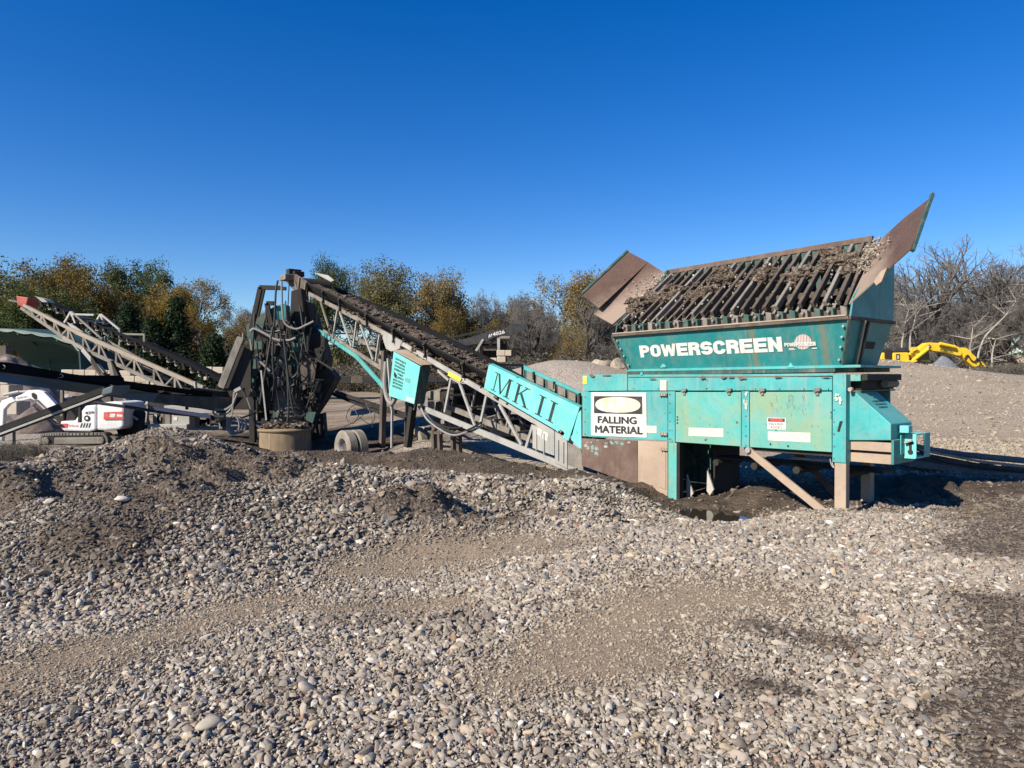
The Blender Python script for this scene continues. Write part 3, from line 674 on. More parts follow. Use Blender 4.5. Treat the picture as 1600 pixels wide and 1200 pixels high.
polys(quadpx(911, 588, 917, 600, -.004, 0), [[(0, 0), (1, 0), (1, 1), (0, 1)]], MT['ink_yellow'], hop, 'sticker', .006)
rr = random.Random(3)
for (x0, y0, x1, y1) in ((1160, 612, 1169, 645), (1303, 612, 1316, 634)):
    pl = []
    for k in range(7):
        cx, cy = rr.uniform(.2, .8), rr.uniform(.1, .9); pl.append([(cx+rr.uniform(.1, .3)*math.cos(a)*rr.uniform(.6, 1.2), cy+rr.uniform(.06, .14)*math.sin(a)) for a in np.linspace(0, 6.28, 9)[:-1]])
    polys(quadpx(x0, y0, x1, y1, -.012 if x0 < 1200 else -.07), pl, MT['sticker'], hop, 'torn_sticker', .008)
for px, py in ((1058.5, 651.5), (1058.5, 656), (1058.5, 661), (1231.5, 697), (1204, 694), (1102.5, 687.5)):
    a = Q(px, py, -.019); MB().lathe(a, -AY, [(0, .016), (.006, .016)], 10).build('bolt_hole', MT['dark'], d1 if px < 1160 else d2)
# small bolts along the frames
rr = random.Random(91)
for px, y0, y1, n__ in ((1046.5, 616, 686, 6), (1165, 650, 696, 4), (1303, 640, 716, 5), (914, 620, 678, 4)):
    for k in range(n__):
        a = Q(px, y0+(y1-y0)*k/(n__-1), -.012 if px < 1200 else -.062); MB().lathe(a, -AY, [(0, .013), (.01, .012)], 6).build('bolt', MT['galv_dirty'], hop)
for k in range(9):
    a = Q(990+k*38, 607, -.002); MB().lathe(a, -AY, [(0, .011), (.012, .01)], 6).build('bolt', MT['teal'], hop)
# rusty scratches on the right door
rr = random.Random(77)
for k in range(22):
    x_ = 1231+rr.gauss(4, 11); y_ = rr.uniform(614, 648) if k % 3 else rr.uniform(606, 640); l_ = rr.uniform(3, 12); w_ = rr.uniform(.15, .5); sl = rr.gauss(.5, 1.2)*l_/8
    if y_ < 616: y_ = 618
    MB().slab([Q(x_-w_, y_, -.019), Q(x_+w_, y_, -.019), Q(x_+w_*.5+sl, y_+l_, -.019), Q(x_-w_*.4+sl, y_+l_, -.019)], -AY*.0015).build('rust_scratch', MT['rustplate'], d2)
# falling material sign
q = [Q(924, 680.5, -.004), Q(1011, 684, -.004), Q(1010, 613.5, -.004), Q(924, 613, -.004)]
sg = MB().slab([p-AY*.004 for p in q], -AY*.006).build('warning_sign', MT['sign_white'], hop, bevel=.003, label='white FALLING MATERIAL sign with a stained oval')
qs = [p-AY*.010 for p in q]
polys(sub(qs, .06, .52, .935, .915), [[(0, 0), (1, 0), (1, 1), (0, 1)]], MT['ink_sign'], sg, 'sign_band', .004)
ov = [(.5+.5*(abs(math.cos(a))**.8)*math.copysign(1, math.cos(a)), .5+.5*(abs(math.sin(a))**.9)*math.copysign(1, math.sin(a))) for a in np.linspace(0, 6.283, 49)[:-1]]
polys(sub(qs, .09, .545, .905, .895), [ov], MT['oval'], sg, 'sign_oval', .007)
text_mesh('FALLING', sub(qs, .13, .29, .84, .46), MT['ink_sign'], sg, 'lettering', 0, .005, widen=.045)
text_mesh('MATERIAL', sub(qs, .08, .07, .94, .245), MT['ink_sign'], sg, 'lettering', 0, .005, widen=.045)
# rust and dust skirts below the discharge panel
plate('skirt', [(909, 685), (995.5, 688.5), (996.5, 759), (909, 727.5)], .004, 'rustplate', label='flaking rust brown skirt plate')
plate('skirt', [(996.5, 688.5), (1043, 690.5), (1043, 785), (996.8, 761)], .004, 'dusty', label='tan dust covered skirt plate')
plate('skirt_rib', [(1030, 705), (1040, 706), (1040, 765), (1030, 761)], -.01, 'dusty')
# flaked remains of paint on the skirt
pl = []
for k in range(26):
    cx, cy = rr.random()**1.3, 1-rr.random()**2*.5; s_ = rr.uniform(.015, .05)
    pl.append([(min(1, max(0, cx+s_*math.cos(a)*rr.uniform(.5, 1.3))), min(1, max(0, cy+s_*1.3*math.sin(a)*rr.uniform(.5, 1.5)))) for a in np.linspace(0, 6.28, 9)[:-1]])
polys([Q(911, 725, .004), Q(985, 750, .004), Q(985, 690, .004), Q(911, 686, .004)], [pl[0]], MT['galv'], hop, 'paint_flake', .003)
for k_ in range(1, len(pl)): polys([Q(911, 725, .004), Q(985, 750, .004), Q(985, 690, .004), Q(911, 686, .004)], [pl[k_]], MT['galv'] if k_ % 2 else MT['teal_door'], hop, 'paint_flake', .003)
# legs
def gz_at(x, y): p = M(x, y, 0); return Hs(p.x, p.y) - .12
def leg(px0, px1, y0, y1, pyt, mat, name='leg', zb=None, lab=None):
    x0 = gl(px0, 700, y0)[0]; x1 = gl(px1, 700, y0)[0]; zt = gl((px0+px1)/2, pyt, y0)[1]
    zb = gz_at((x0+x1)/2, y0) if zb is None else zb
    return MB().mbox(x0, x1, y0, y1, zb, zt).build(name, MT[mat], hop, bevel=.006, label=lab)
leg(1300.5, 1321.5, -.06, .10, 585, 'teal', zb=gl(1310, 722)[1], name='corner_post')
leg(1304, 1322, -.045, .07, 722.5, 'dusty')
leg(1044, 1057, -.04, .12, 692, 'teal_door', zb=None)
MB().mbox(gl(1057.2, 700)[0], gl(1063, 700)[0], -.02, .1, gz_at(gl(1060, 700)[0], 0), gl(1060, 692)[1]).build('leg_angle', MT['dark'], hop)
x = gl(1310, 700)[0]
x = L(1345, 700, 1.15)[0]
MB().mbox(x, x+.15, 1.15, 1.3, gz_at(x, 1.2), .78).build('leg', MT['dusty'], hop, bevel=.006)
x2 = gl(1050, 700)[0]
MB().mbox(x2, x2+.15, D-.2, D-.05, gz_at(x2, D), ztop-.1).build('leg', MT['teal_dark'], hop, bevel=.006)
# diagonal brace with its pinned end
a = Q(1169, 703.5, -.02); b = Q(1288, 800, -.02); MB().beam(a, b, .05, .115, (0, 0, 1)).build('brace', MT['dusty'], hop, bevel=.005)
a = Q(1169, 703.5, -.06); MB().lathe(a, -AY, [(0, .05), (.03, .045), (.031, .02)], 14).build('pin', MT['galv'], hop)
a = Q(1246, 708, 1.2); b = Q(1325, 792, 1.2); MB().beam(a, b, .05, .11).build('brace', MT['darkbrown'], hop)
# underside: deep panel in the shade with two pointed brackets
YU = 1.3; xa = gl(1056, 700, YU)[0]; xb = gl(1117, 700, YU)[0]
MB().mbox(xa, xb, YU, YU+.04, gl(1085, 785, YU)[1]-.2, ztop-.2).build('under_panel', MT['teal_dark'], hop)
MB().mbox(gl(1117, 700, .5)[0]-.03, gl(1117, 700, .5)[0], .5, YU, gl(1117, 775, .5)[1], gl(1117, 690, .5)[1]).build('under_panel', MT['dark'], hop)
for (cx, tp, bt) in ((1076, 741, 786), (1108, 735, 774)):
    t = Q(cx-3, tp, .3); m1 = Q(cx+7, tp+30, .3); m2 = Q(cx-4, tp+32, .3); bb = Q(cx-3 if cx < 1090 else cx+1, bt, .3)
    MB().slab([t, m1, bb, m2], AY*.03).build('pointed_bracket', MT['chalk'], hop)
MB().beam(Q(1062, 690, YU-.05), Q(1113, 740, YU-.05), .03, .05).build('under_strut', MT['teal_dark'], hop)
MB().beam(Q(1062, 755, YU-.05), Q(1113, 700, YU-.05), .03, .05).build('under_strut', MT['teal_dark'], hop)
MB().beam(Q(1235, 715.5, .25), Q(1303, 720, .25), .05, .04).build('sill_rail', MT['galv_dirty'], hop)
MB().mbox(gl(1160, 700)[0], xr, .05, D-.05, gl(1299, 714)[1], gl(1299, 704)[1]).build('floor_frame', MT['dark'], hop)
# return belt and rollers in the shadow below the body
MB().mbox(gl(1080, 700)[0], xr+.3, .5, D-.5, .52, .56).build('return_belt', MT['rubber'], hop)
for k in range(4):
    xx = gl(1100, 700)[0]+k*.75; MB().tube([M(xx, .35, .47), M(xx, D-.35, .47)], .06, 10).build('roller', MT['dark'], hop)

# hopper box: sloping walls between rim and flange
def Z(px, py, y=0): return L(px, py, y)[1]
rimL = L(960, 526, -.08); rimR = L(1325, 498.5, -.08); flL = L(984, 577, .12); flR = L(1316, 570.5, .12)
YF = 1.3; YR = 1.42
rim = {'nl': M(rimL[0], -.08, rimL[1]), 'nr': M(rimR[0], -.08, rimR[1])}
rim['fr'] = rim['nr'] + AY*(YR+.08)+AZ*.0; rim['fl'] = rim['nl'] + AY*(YR+.08)
fl = {'nl': M(flL[0], .12, flL[1]), 'nr': M(flR[0]+.0, .12, flR[1])}; fl['fr'] = fl['nr']+AY*(YF-.12); fl['fl'] = fl['nl']+AY*(YF-.12)
def wall(a, b, c, d, mat, name='hopper_wall', th=.03, lab=None):
    n_ = (b-a).cross(d-a).normalized(); ctr = (fl['nl']+fl['fr'])/2
    if n_.dot(ctr-a) < 0: n_ = -n_
    return MB().slab([a, b, c, d], n_*th).build(name, MT[mat], hop, bevel=.004, label=lab)
MT['teal_run'] = stained_wall()
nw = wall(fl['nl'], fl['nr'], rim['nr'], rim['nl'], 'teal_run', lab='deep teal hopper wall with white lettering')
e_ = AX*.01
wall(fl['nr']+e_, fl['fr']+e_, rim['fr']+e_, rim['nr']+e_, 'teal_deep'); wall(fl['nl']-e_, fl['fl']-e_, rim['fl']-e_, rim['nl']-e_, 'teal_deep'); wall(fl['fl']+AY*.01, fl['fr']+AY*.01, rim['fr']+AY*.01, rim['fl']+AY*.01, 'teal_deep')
# corner flanges with bolts
for k, (a, b) in enumerate(((fl['nr'], rim['nr']), (fl['nl'], rim['nl']))):
    sx = 1 if k == 0 else -1
    MB().slab([a+AX*sx*.02-AY*.0, b+AX*sx*.02, b+AX*sx*.055-AY*.03, a+AX*sx*.055-AY*.03], -AX*sx*.02-AY*.03).build('corner_flange', MT['teal_dark'], hop)
    for t in (.12, .4, .62, .85):
        p = a.lerp(b, t)-AX*sx*.04-AY*.03; MB().lathe(p, -AY, [(0, .02), (.018, .018)], 6).build('bolt', MT['galv'], hop)
for k, px in enumerate((1342, 1352)):
    t = MB(); a = fl['nr'].lerp(fl['fr'], .3+.09*k)+e_*4; b = rim['nr'].lerp(rim['fr'], .3+.09*k)+e_*4; t.beam(a, b, .03, .05); t.build('stiffener', MT['darkbrown'] if k else MT['dusty'], hop)
polys([fl['nr'].lerp(rim['nr'], .4)*.6+fl['fr'].lerp(rim['fr'], .4)*.4, fl['nr'].lerp(rim['nr'], .4)*.3+fl['fr'].lerp(rim['fr'], .4)*.7, fl['nr'].lerp(rim['nr'], .56)*.3+fl['fr'].lerp(rim['fr'], .56)*.7, fl['nr'].lerp(rim['nr'], .56)*.6+fl['fr'].lerp(rim['fr'], .56)*.4], [[(0, 0), (1, 0), (1, 1), (0, 1)]], MT['dark'], hop, 'maker_plate', .03)
# rim angle all round, dusty on top
for a, b, yy in ((rim['nl'], rim['nr'], 0), (rim['nr'], rim['fr'], 1), (rim['fr'], rim['fl'], 2), (rim['fl'], rim['nl'], 3)):
    d_ = (b-a).normalized(); MB().beam(a-d_*.03+AZ*.02, b+d_*.03+AZ*.02, .11, .05).build('rim', MT['darkbrown'], hop, bevel=.005)
MB().beam(rim['nl']-AY*.02+AZ*.056, rim['nr']-AY*.02+AZ*.056, .09, .02).build('rim_dust', MT['dusty'], hop)
# flange beam below the box and the dark gap with pivots
for z0, z1, yy, mat in ((-.045, .0, -.03, 'teal'), (-.11, -.05, .03, 'dark')):
    a = fl['nl']+AY*yy; b = fl['nr']+AY*yy
    MB().slab([a+AZ*z0-AX*.06, b+AZ*z0+AX*.25, b+AZ*z1+AX*.25, a+AZ*z1-AX*.06], AY*(.12)).build('flange_beam' if mat == 'teal' else 'flange_web', MT[mat], hop, bevel=.004)
MB().mbox(flL[0]-.05, flR[0]+.2, .1, YF, flR[1]-.1, flR[1]-.02).build('sub_frame', MT['teal_dark'], hop)
MB().mbox(flR[0]-.1, flR[0]+.33, -.02, YF+.1, flR[1]-.04, flR[1]-.005).build('sub_frame', MT['teal'], hop)
rr = random.Random(55)
for px, y_ in ((1098, 590), (1130, 589.5), (1142, 589), (1160, 591), (1215, 589), (1020, 592), (925, 587), (948, 586.5), (1290, 589)):
    w_ = rr.uniform(4, 11); h_ = rr.uniform(1, 3); c_ = [(px+w_*math.cos(a)*rr.uniform(.6, 1.1), y_+h_*math.sin(a)*rr.uniform(.4, 1.3)) for a in np.linspace(0, 6.28, 10)[:-1]]
    MB().slab([Q(a, b, -.024) for a, b in c_], -AY*.002).build('peeled_patch', MT['rustplate'], hop)
for px in (1036, 1235):
    a = Q(px-5, 574.5, .08); b = Q(px+5, 573.8, .08); c_ = Q(px+.5, 566, .1); MB().slab([a, b, c_], AY*.02).build('gusset', MT['teal'], hop)
a = Q(1003, 584, -.02); MB().box(a, AX*.06, AY*.03, AZ*.06).build('lug', MT['teal'], hop)
# lettering and emblem on the near wall
def wallpt(px, py):
    """point of the near wall seen at a pixel"""
    d = ray(px, py); n_ = (fl['nr']-fl['nl']).cross(rim['nl']-fl['nl']).normalized(); c_ = Vector((0, 0, CAMZ)); return c_ + d*((fl['nl']-c_).dot(n_)/d.dot(n_))
qw = [wallpt(1001.5, 558.5), wallpt(1223.5, 549), wallpt(1221, 525.8), wallpt(998.5, 540)]
heavy_text('POWERSCREEN', qw, MT['ink_white'], nw, 'lettering', .006)
def disc_stripes(q, n_, parent, mat, name, y0=-1, y1=1):
    pl = []
    for k in range(n_):
        a = -1+2*(k+.15)/n_; b = -1+2*(k+.75)/n_
        ha = math.sqrt(max(0, 1-a*a)); hb = math.sqrt(max(0, 1-b*b))
        lo_ = lambda h: max(-h, y0); hi_ = lambda h: min(h, y1)
        if min(hi_(ha)-lo_(ha), hi_(hb)-lo_(hb)) < .02: continue
        pl.append([(.5+a/2, .5+lo_(ha)/2), (.5+b/2, .5+lo_(hb)/2), (.5+b/2, .5+hi_(hb)/2), (.5+a/2, .5+hi_(ha)/2)])
    polys(q, pl, mat, parent, name, .006)
ql = [wallpt(1242, 546.5), wallpt(1268.5, 545.5), wallpt(1267.5, 521.8), wallpt(1241.5, 523)]
disc_stripes(ql, 11, nw, MT['ink_white'], 'emblem'); disc_stripes([p+AZ*.002 for p in ql], 15, nw, MT['ink_red'], 'emblem', .12, 1)
disc_stripes([p+AZ*.002 for p in ql], 15, nw, MT['ink_red'], 'emblem', -1, -.5)
heavy_text('POWERSCREEN', [wallpt(1226.5, 541.5), wallpt(1275.5, 539.8), wallpt(1274.5, 533.3), wallpt(1226, 535.5)], MT['ink_white'], nw, 'lettering', .012)
polys([wallpt(1233, 547), wallpt(1243, 546.6), wallpt(1243, 543.5), wallpt(1233, 544)], [[(0, .6), (.8, .6), (.8, 1), (0, 1)], [(0, 0), (1, 0), (1, .35), (0, .35)]], MT['ink_white'], nw, 'small_print', .008)
polys([wallpt(1269, 545), wallpt(1277, 544.7), wallpt(1277, 543), wallpt(1269, 543.3)], [[(0, 0), (1, 0), (1, 1), (0, 1)]], MT['ink_white'], nw, 'small_print', .008)

# tipping grid: frame that rises towards the back, bars, teeth, wings
xn0, zn0 = L(968, 509, .0); xn1, zn1 = L(1322, 479, .0)
YB = 1.41
xf0, zf0 = L(1048, 427, YB); xf1, zf1 = L(1362, 376, YB)
def G(u, t, up=0.0):
    """point on the grid: u 0..1 left to right, t 0..1 near to far"""
    n_ = M(xn0*(1-u)+xn1*u, 0, zn0*(1-u)+zn1*u); f_ = M(xf0*(1-u)+xf1*u, YB, zf0*(1-u)+zf1*u); return n_.lerp(f_, t)+AZ*up
gn = (G(1, 0)-G(0, 0)).cross(G(0, 1)-G(0, 0)).normalized()
if gn.z < 0: gn = -gn
NB = 22
for k in range(NB):
    u = (k+.35)/NB
    j = random.uniform(-.01, .01)
    MB().beam(G(u, .03)+AZ*.04, G(u+j*.3, .99)-AZ*.03, .058, .10, gn).build('grid_bar', MT['darkbrown'] if k % 4 else MT['galv_dirty'], hop, bevel=.012)
    # second deck of bars a little lower and steeper, seen between the first
    MB().beam(G(u+.018, .12)-AZ*.20, G(u+.014, .97)-AZ*.22, .045, .07, gn).build('grid_bar', MT['galv_dirty'], hop)
    wd = (G(1, 0)-G(0, 0)).length/NB
    d_ = (G(1, 0)-G(0, 0)).normalized(); c_ = G(u+.45/NB, -.015)-AZ*.02
    MB().slab([c_-d_*wd*.10-AZ*.16, c_+d_*wd*.34-AZ*.16, c_+d_*wd*.24+AZ*.03, c_-d_*wd*.26+AZ*.06], AY*.16).build('grid_tooth', MT['teal_dark'] if k % 3 else MT['galv_dirty'], hop, bevel=.01)
    if k % 2 == 0: MB().lathe(G(u+.02, -.02)-AZ*.03-AY*.05, AY, [(0, .025), (.05, .025)], 8).build('bolt', MT['galv_dirty'], hop)
d_ = (G(1, 1)-G(0, 1)).normalized()
MB().beam(G(0, 1)-d_*.05+AZ*.03, G(1, 1)+d_*.02+AZ*.03, .08, .09).build('grid_beam', MT['rustplate'], hop, bevel=.006)
MB().beam(G(0, .1)-AZ*.20, G(1, .1)-AZ*.20, .08, .10).build('grid_beam', MT['darkbrown'], hop, bevel=.006)
MB().beam(G(0, .5)-AZ*.28, G(1, .5)-AZ*.28, .08, .10).build('grid_beam', MT['darkbrown'], hop, bevel=.006)
for u in (0, 1):
    a = G(u, 0)-AZ*.02; b = G(u, 1); MB().beam(a, b, .05, .10, gn).build('grid_frame', MT['darkbrown'], hop, bevel=.006)
    MB().beam(G(u, 1)+AZ*.03, G(u, 1)-AZ*.55, .07, .07).build('grid_post', MT['teal_dark'], hop)
# back wall of the grid box and end sheets under it
MB().slab([rim['fl']+AZ*.06, rim['fr']+AZ*.06, G(1, 1)-AZ*.02, G(0, 1)-AZ*.02], -AY*.02).build('back_sheet', MT['teal_dark'], hop)
er = [Q(1327, 497, -.02), rim['fr']+AX*.04+AZ*.05, M(L(1384, 438, YR)[0], YR, L(1384, 430, YR)[1]), M(xf1+.05, YR, zf1-.12), G(1, .02)+AX*.04+AZ*.02]
er = [Vector(p) for p in er]
er = [M(xn1+.07, y_, z_) for y_, z_ in ((-.06, rimR[1]+.04), (YR, rimR[1]+.04), (YR+.02, zf1-.25), (YR-.05, zf1-.02), (.02, zn1+.12))]
MB().slab(er, AX*.03).build('end_sheet', MT['teal_deep'], hop, bevel=.004)
el = [M(xn0-.09, y_, z_) for y_, z_ in ((-.04, rimL[1]+.04), (YR, rimL[1]+.04), (YR, zf0-.05), (.02, zn0+.06))]
MB().slab(el, AX*.03).build('end_sheet', MT['teal_dark'], hop, bevel=.004)
# wings with dust lying towards the hinge
def wingmat(name, hinge, outer):
    """rust brown plate; real dust gathered along the hinge side, measured from the hinge point in metres"""
    n = NT(name); P = n.pos(); hv = hinge; d = (outer-hinge); Ln = d.length; d.normalize()
    vm = n.n('ShaderNodeVectorMath', operation='SUBTRACT'); n.l(P, vm.inputs[0]); vm.inputs[1].default_value = hv
    dt = n.n('ShaderNodeVectorMath', operation='DOT_PRODUCT'); n.l(vm.outputs[0], dt.inputs[0]); dt.inputs[1].default_value = d
    t = n.math('ADD', n.math('DIVIDE', dt.outputs['Value'], Ln), n.math('MULTIPLY', n.math('SUBTRACT', n.noise(4, 7, .7, P), .5), .55))
    c = n.mix(n.ramp(n.noise(3, 6, .65, P), [(.35, 0), (.65, 1)]), (.105, .06, .044), (.075, .047, .037))
    c = n.mix(n.ramp(n.noise(30, 4, .6, P), [(.55, 0), (.7, .5)]), c, (.2, .13, .1))
    c = n.mix(n.ramp(t, [(.10, .85), (.26, .6), (.42, .2), (.56, 0)]), c, (.30, .225, .175))
    c = n.mix(n.ramp(t, [(1.02, 0), (1.07, .8)]), c, (.08, .3, .24))
    n.bump(n.noise(9, 6, .6, P), .15, .02)
    return n.fin(c, .75, 0, .25)
# left wing: two leaves
hN = Q(957, 506.5, -.02); hF = Q(1045, 430, YB-.05); oN = Q(908, 460, -.02); oF = Q(980.5, 392.5, YB-.05)
sN = hN.lerp(oN, .42); sF = hF.lerp(oF, .50)
sN = Q(928, 489.5, -.02)*.55+Q(939, 478, -.02)*.45
mw = wingmat('left_wing_plate', (hN+hF)/2-AX*.0, (oN+oF)/2)
wn = (hF-hN).cross(oN-hN).normalized()
if wn.x*AX.x + wn.y*AX.y < 0 and wn.z < 0: wn = -wn
i1 = Q(927.5, 490.5, -.02); i2 = Q(1013, 410, YB-.05); i3 = Q(938.8, 477.5, -.02)
MB().slab([hN, hF, i2, i1], -wn*.02).build('wing_leaf', mw, hop, bevel=.003)
MB().slab([i3.lerp(i1, .25), i2+AZ*.004, oF, oN], -wn*.03).build('wing_leaf', mw, hop, bevel=.003)
MB().beam(oN, oF, .05, .05, wn).build('wing_edge', MT['teal_dark'], hop)
MB().beam(Q(1043, 423, YB-.05), Q(1032, 445, YB-.35), .05, .05).build('wing_edge', MT['teal_dark'], hop)
# right wing
rN = Q(1325, 474, -.02); rF = Q(1373, 380, YB); rM = Q(1413, 338, YB+.0); rT = Q(1457, 303, YB-.15); rE = Q(1426, 392, .1); rB = Q(1388, 416, .03)
mw2 = wingmat('right_wing_plate', (rN+rF)/2, (rE+rT)/2)
def fan(pts, th, name, mat, **k):
    c_ = sum(pts, Vector())/len(pts); nn = Vector()
    for a, b in zip(pts, pts[1:]+pts[:1]): nn += (a-c_).cross(b-c_)
    nn.normalize()
    if nn.dot(Vector((0, 0, CAMZ))-c_) < 0: nn = -nn
    # project onto the best plane
    pr = [p - nn*nn.dot(p-c_) for p in pts]
    return MB().slab(pr, -nn*th).build(name, mat, hop, bevel=.003, **k), nn
o, rn = fan([rN, rB, rE, rT, rM, rF], .022, 'wing_leaf', mw2)
MB().beam(rE, rT, .045, .045, rn).build('wing_edge', MT['teal_dark'], hop)
MB().slab([Q(1376, 424, .0), Q(1386, 418, .0), Q(1377, 440, .0), Q(1369, 446, .0), Q(1365, 440, .0)], AY*.05).build('wing_bracket', MT['dusty'], hop)
# soil lying on the grid
def heap(name, pts, mat, parent, seed=1, sub=3, amp=.35, kind='stuff', fl=.7, label=None):
    r = random.Random(seed); mb = MB()
    for (c_, rad) in pts:
        bm = bmesh.new(); bmesh.ops.create_icosphere(bm, subdivisions=sub, radius=1); n0 = len(mb.v); o_ = Vector((r.uniform(0, 9), r.uniform(0, 9), r.uniform(0, 9)))
        from mathutils import noise as mn
        for v in bm.verts:
            k = 1 + amp*mn.noise(v.co*1.6+o_)+amp*.7*mn.noise(v.co*4+o_)+amp*.4*mn.noise(v.co*9+o_)
            v.co = v.co*k*rad; v.co.z *= fl; v.co += Vector(c_)
        mb.add([v.co[:] for v in bm.verts], [tuple(v.index for v in f.verts) for f in bm.faces]); bm.free()
    return mb.build(name, MT[mat], parent, kind=kind, recalc=False, label=label)
r = random.Random(5); pts = []
for k in range(80):
    u = r.random(); t = .48+.24*u+r.gauss(0, .055) + .05*math.sin(u*14)
    if t < .05 or t > .97: continue
    pts.append((G(u, t, r.uniform(-.08, .05)), r.uniform(.04, .10)))
for (u, t, s_, nn) in ((.03, .40, .17, 20), (.015, .25, .10, 8), (.40, .66, .13, 12), (.35, .42, .07, 6), (.88, .74, .12, 11), (.97, .62, .10, 9), (.76, .52, .08, 8), (.14, .56, .08, 6), (.60, .62, .08, 6)):
    for k in range(nn): pts.append((G(u+r.gauss(0, s_*.22), max(.03, t+r.gauss(0, s_*.6)), r.uniform(-.05, s_*.75)), r.uniform(.08, .17)))
heap('soil', pts, 'soil', hop, 3, 3, .5, label='dark clods of soil caught on the grid bars')
x0c = G(.5, .5)
pts = [(G(r.uniform(.08, .92), r.uniform(.3, .8), -.55), r.uniform(.12, .22)) for k in range(60)]
heap('soil', pts, 'soil', hop, 4, 2, .4, label='soil inside the hopper')
# pale gravel on the wings and among the clods
sc_p = []; 
for k in range(420):
    q_ = r.random()
    if q_ < .45: p = G(1.0, .35+.5*r.random(), r.uniform(.0, .12)).lerp((rE+rT)/2, abs(r.gauss(0, .17)))+rn*.03
    elif q_ < .7: p = G(0, .3+.6*r.random(), .06).lerp((oN+oF)/2, abs(r.gauss(0, .15)))+wn*.03
    else: p = G(r.random(), r.random(), r.uniform(0, .1))
    sc_p.append(p)
K = len(sc_p); ss = rng.uniform(.012, .034, K)
scatter('gravel', [tuple(p - hop.location) for p in sc_p], np.stack([ss, ss, ss*.8], 1), rng.random((K, 3))*6, rng.integers(0, 14, K), np.full(K, .4), np.full(K, .15), protos, hop)

# engine end: hood, beams, tow bracket
xe = gl(1392, 662, .06)[0]; xh = gl(1326, 662, .06)[0]; YE = Lx(1425, xe)
hz = lambda px, py: gl(px, py, .06)[1]
prof = [(xh, hz(1326, 688)), (xe, hz(1392, 688)), (xe, hz(1392, 662.5)), (gl(1336, 612.5, .06)[0], hz(1336, 612.5)), (xh, hz(1326, 611))]
MB().slab([M(a, .06, b) for a, b in prof], AY*(YE-.06)).build('engine_hood', MT['teal'], hop, bevel=.01)
rows = []; rr = random.Random(9)
qh = [M(prof[2][0]-.04, .15, prof[2][1]), M(prof[2][0]-.04, YE-.1, prof[2][1]), M(prof[3][0], YE-.1, prof[3][1]), M(prof[3][0], .15, prof[3][1])]
qh = [M(prof[2][0]*.6+prof[3][0]*.4+d_, y_, prof[2][1]*.6+prof[3][1]*.4+0) for d_, y_ in ((0, .2), (0, YE-.12))] + [M(prof[2][0]*.25+prof[3][0]*.75, y_, prof[2][1]*.25+prof[3][1]*.75) for y_ in (YE-.12, .2)]
pl = []
for rw in range(3):
    x_ = .12
    while x_ < .92-.1*rw:
        w_ = rr.uniform(.03, .08); pl.append([(x_, .2+.27*(2-rw)), (x_+w_, .2+.27*(2-rw)), (x_+w_, .34+.27*(2-rw)), (x_, .34+.27*(2-rw))]); x_ += w_+rr.uniform(.02, .05)
polys(qh, pl, MT['ink_black'], hop, 'stencilled_print', .006)
zb1 = hz(1393, 692.5); zb2 = hz(1393, 709.5); zb3 = hz(1393, 726.5)
MB().mbox(xh, xe-.01, .10, .16, zb2+.02, zb1).build('chassis_beam', MT['dusty'], hop, bevel=.004)
MB().mbox(xh, xe-.01, .10, .16, zb3, zb2-.02).build('chassis_beam', MT['dusty'], hop, bevel=.004)
MB().mbox(xh, xe-.03, .16, YE, zb2-.05, zb1-.02).build('chassis_floor', MT['dark'], hop)
MB().mbox(xe-.008, xe+.03, .09, YE, zb3, prof[1][1]-.004).build('end_plate', MT['teal_deep'], hop, bevel=.004)
x5 = xe+.03; yb0 = Lx(1408, x5+.18)
MB().mbox(x5, x5+.015, .3, .75, zb2-.02, zb1+.10).build('tow_bracket', MT['teal'], hop, bevel=.003)
ya = .42
MB().mbox(x5+.015, x5+.17, ya, ya+.02, zb2-.06, zb1+.10).build('tow_bracket', MT['teal_bright'], hop, bevel=.003)
MB().mbox(x5+.015, x5+.17, ya, ya+.4, zb1+.10, zb1+.12).build('tow_bracket', MT['teal_bright'], hop, bevel=.003)
MB().mbox(x5+.015, x5+.17, ya-.02, ya+.4, zb2-.08, zb2-.06).build('tow_bracket', MT['teal_bright'], hop, bevel=.003)
MB().mbox(x5+.155, x5+.175, ya+.3, ya+.5, zb2-.08, zb1+.12).build('tow_bracket', MT['teal'], hop, bevel=.003)
m = MB(); c_ = M(x5+.095, ya-.004, zb1-.0); m.lathe(c_, -AY, [(0, .035), (.01, .035)], 12); m.lathe(c_-AZ*.14, -AY, [(0, .035), (.01, .035)], 12); m.box(c_-AZ*.07-AY*.004, AX*.035, AY*.008, AZ*.14); m.build('tow_slot', MT['dark'], hop)
MB().tube([c_-AY*.05-AX*.06-AZ*.01, c_-AY*.05+AX*.04+AZ*.03], .018, 7).build('tow_pin', MT['galv'], hop)
MB().mbox(xe+.03, xe+.15, .28, .42, zb1+.14, zb1+.24).build('lug', MT['teal_bright'], hop, bevel=.004)
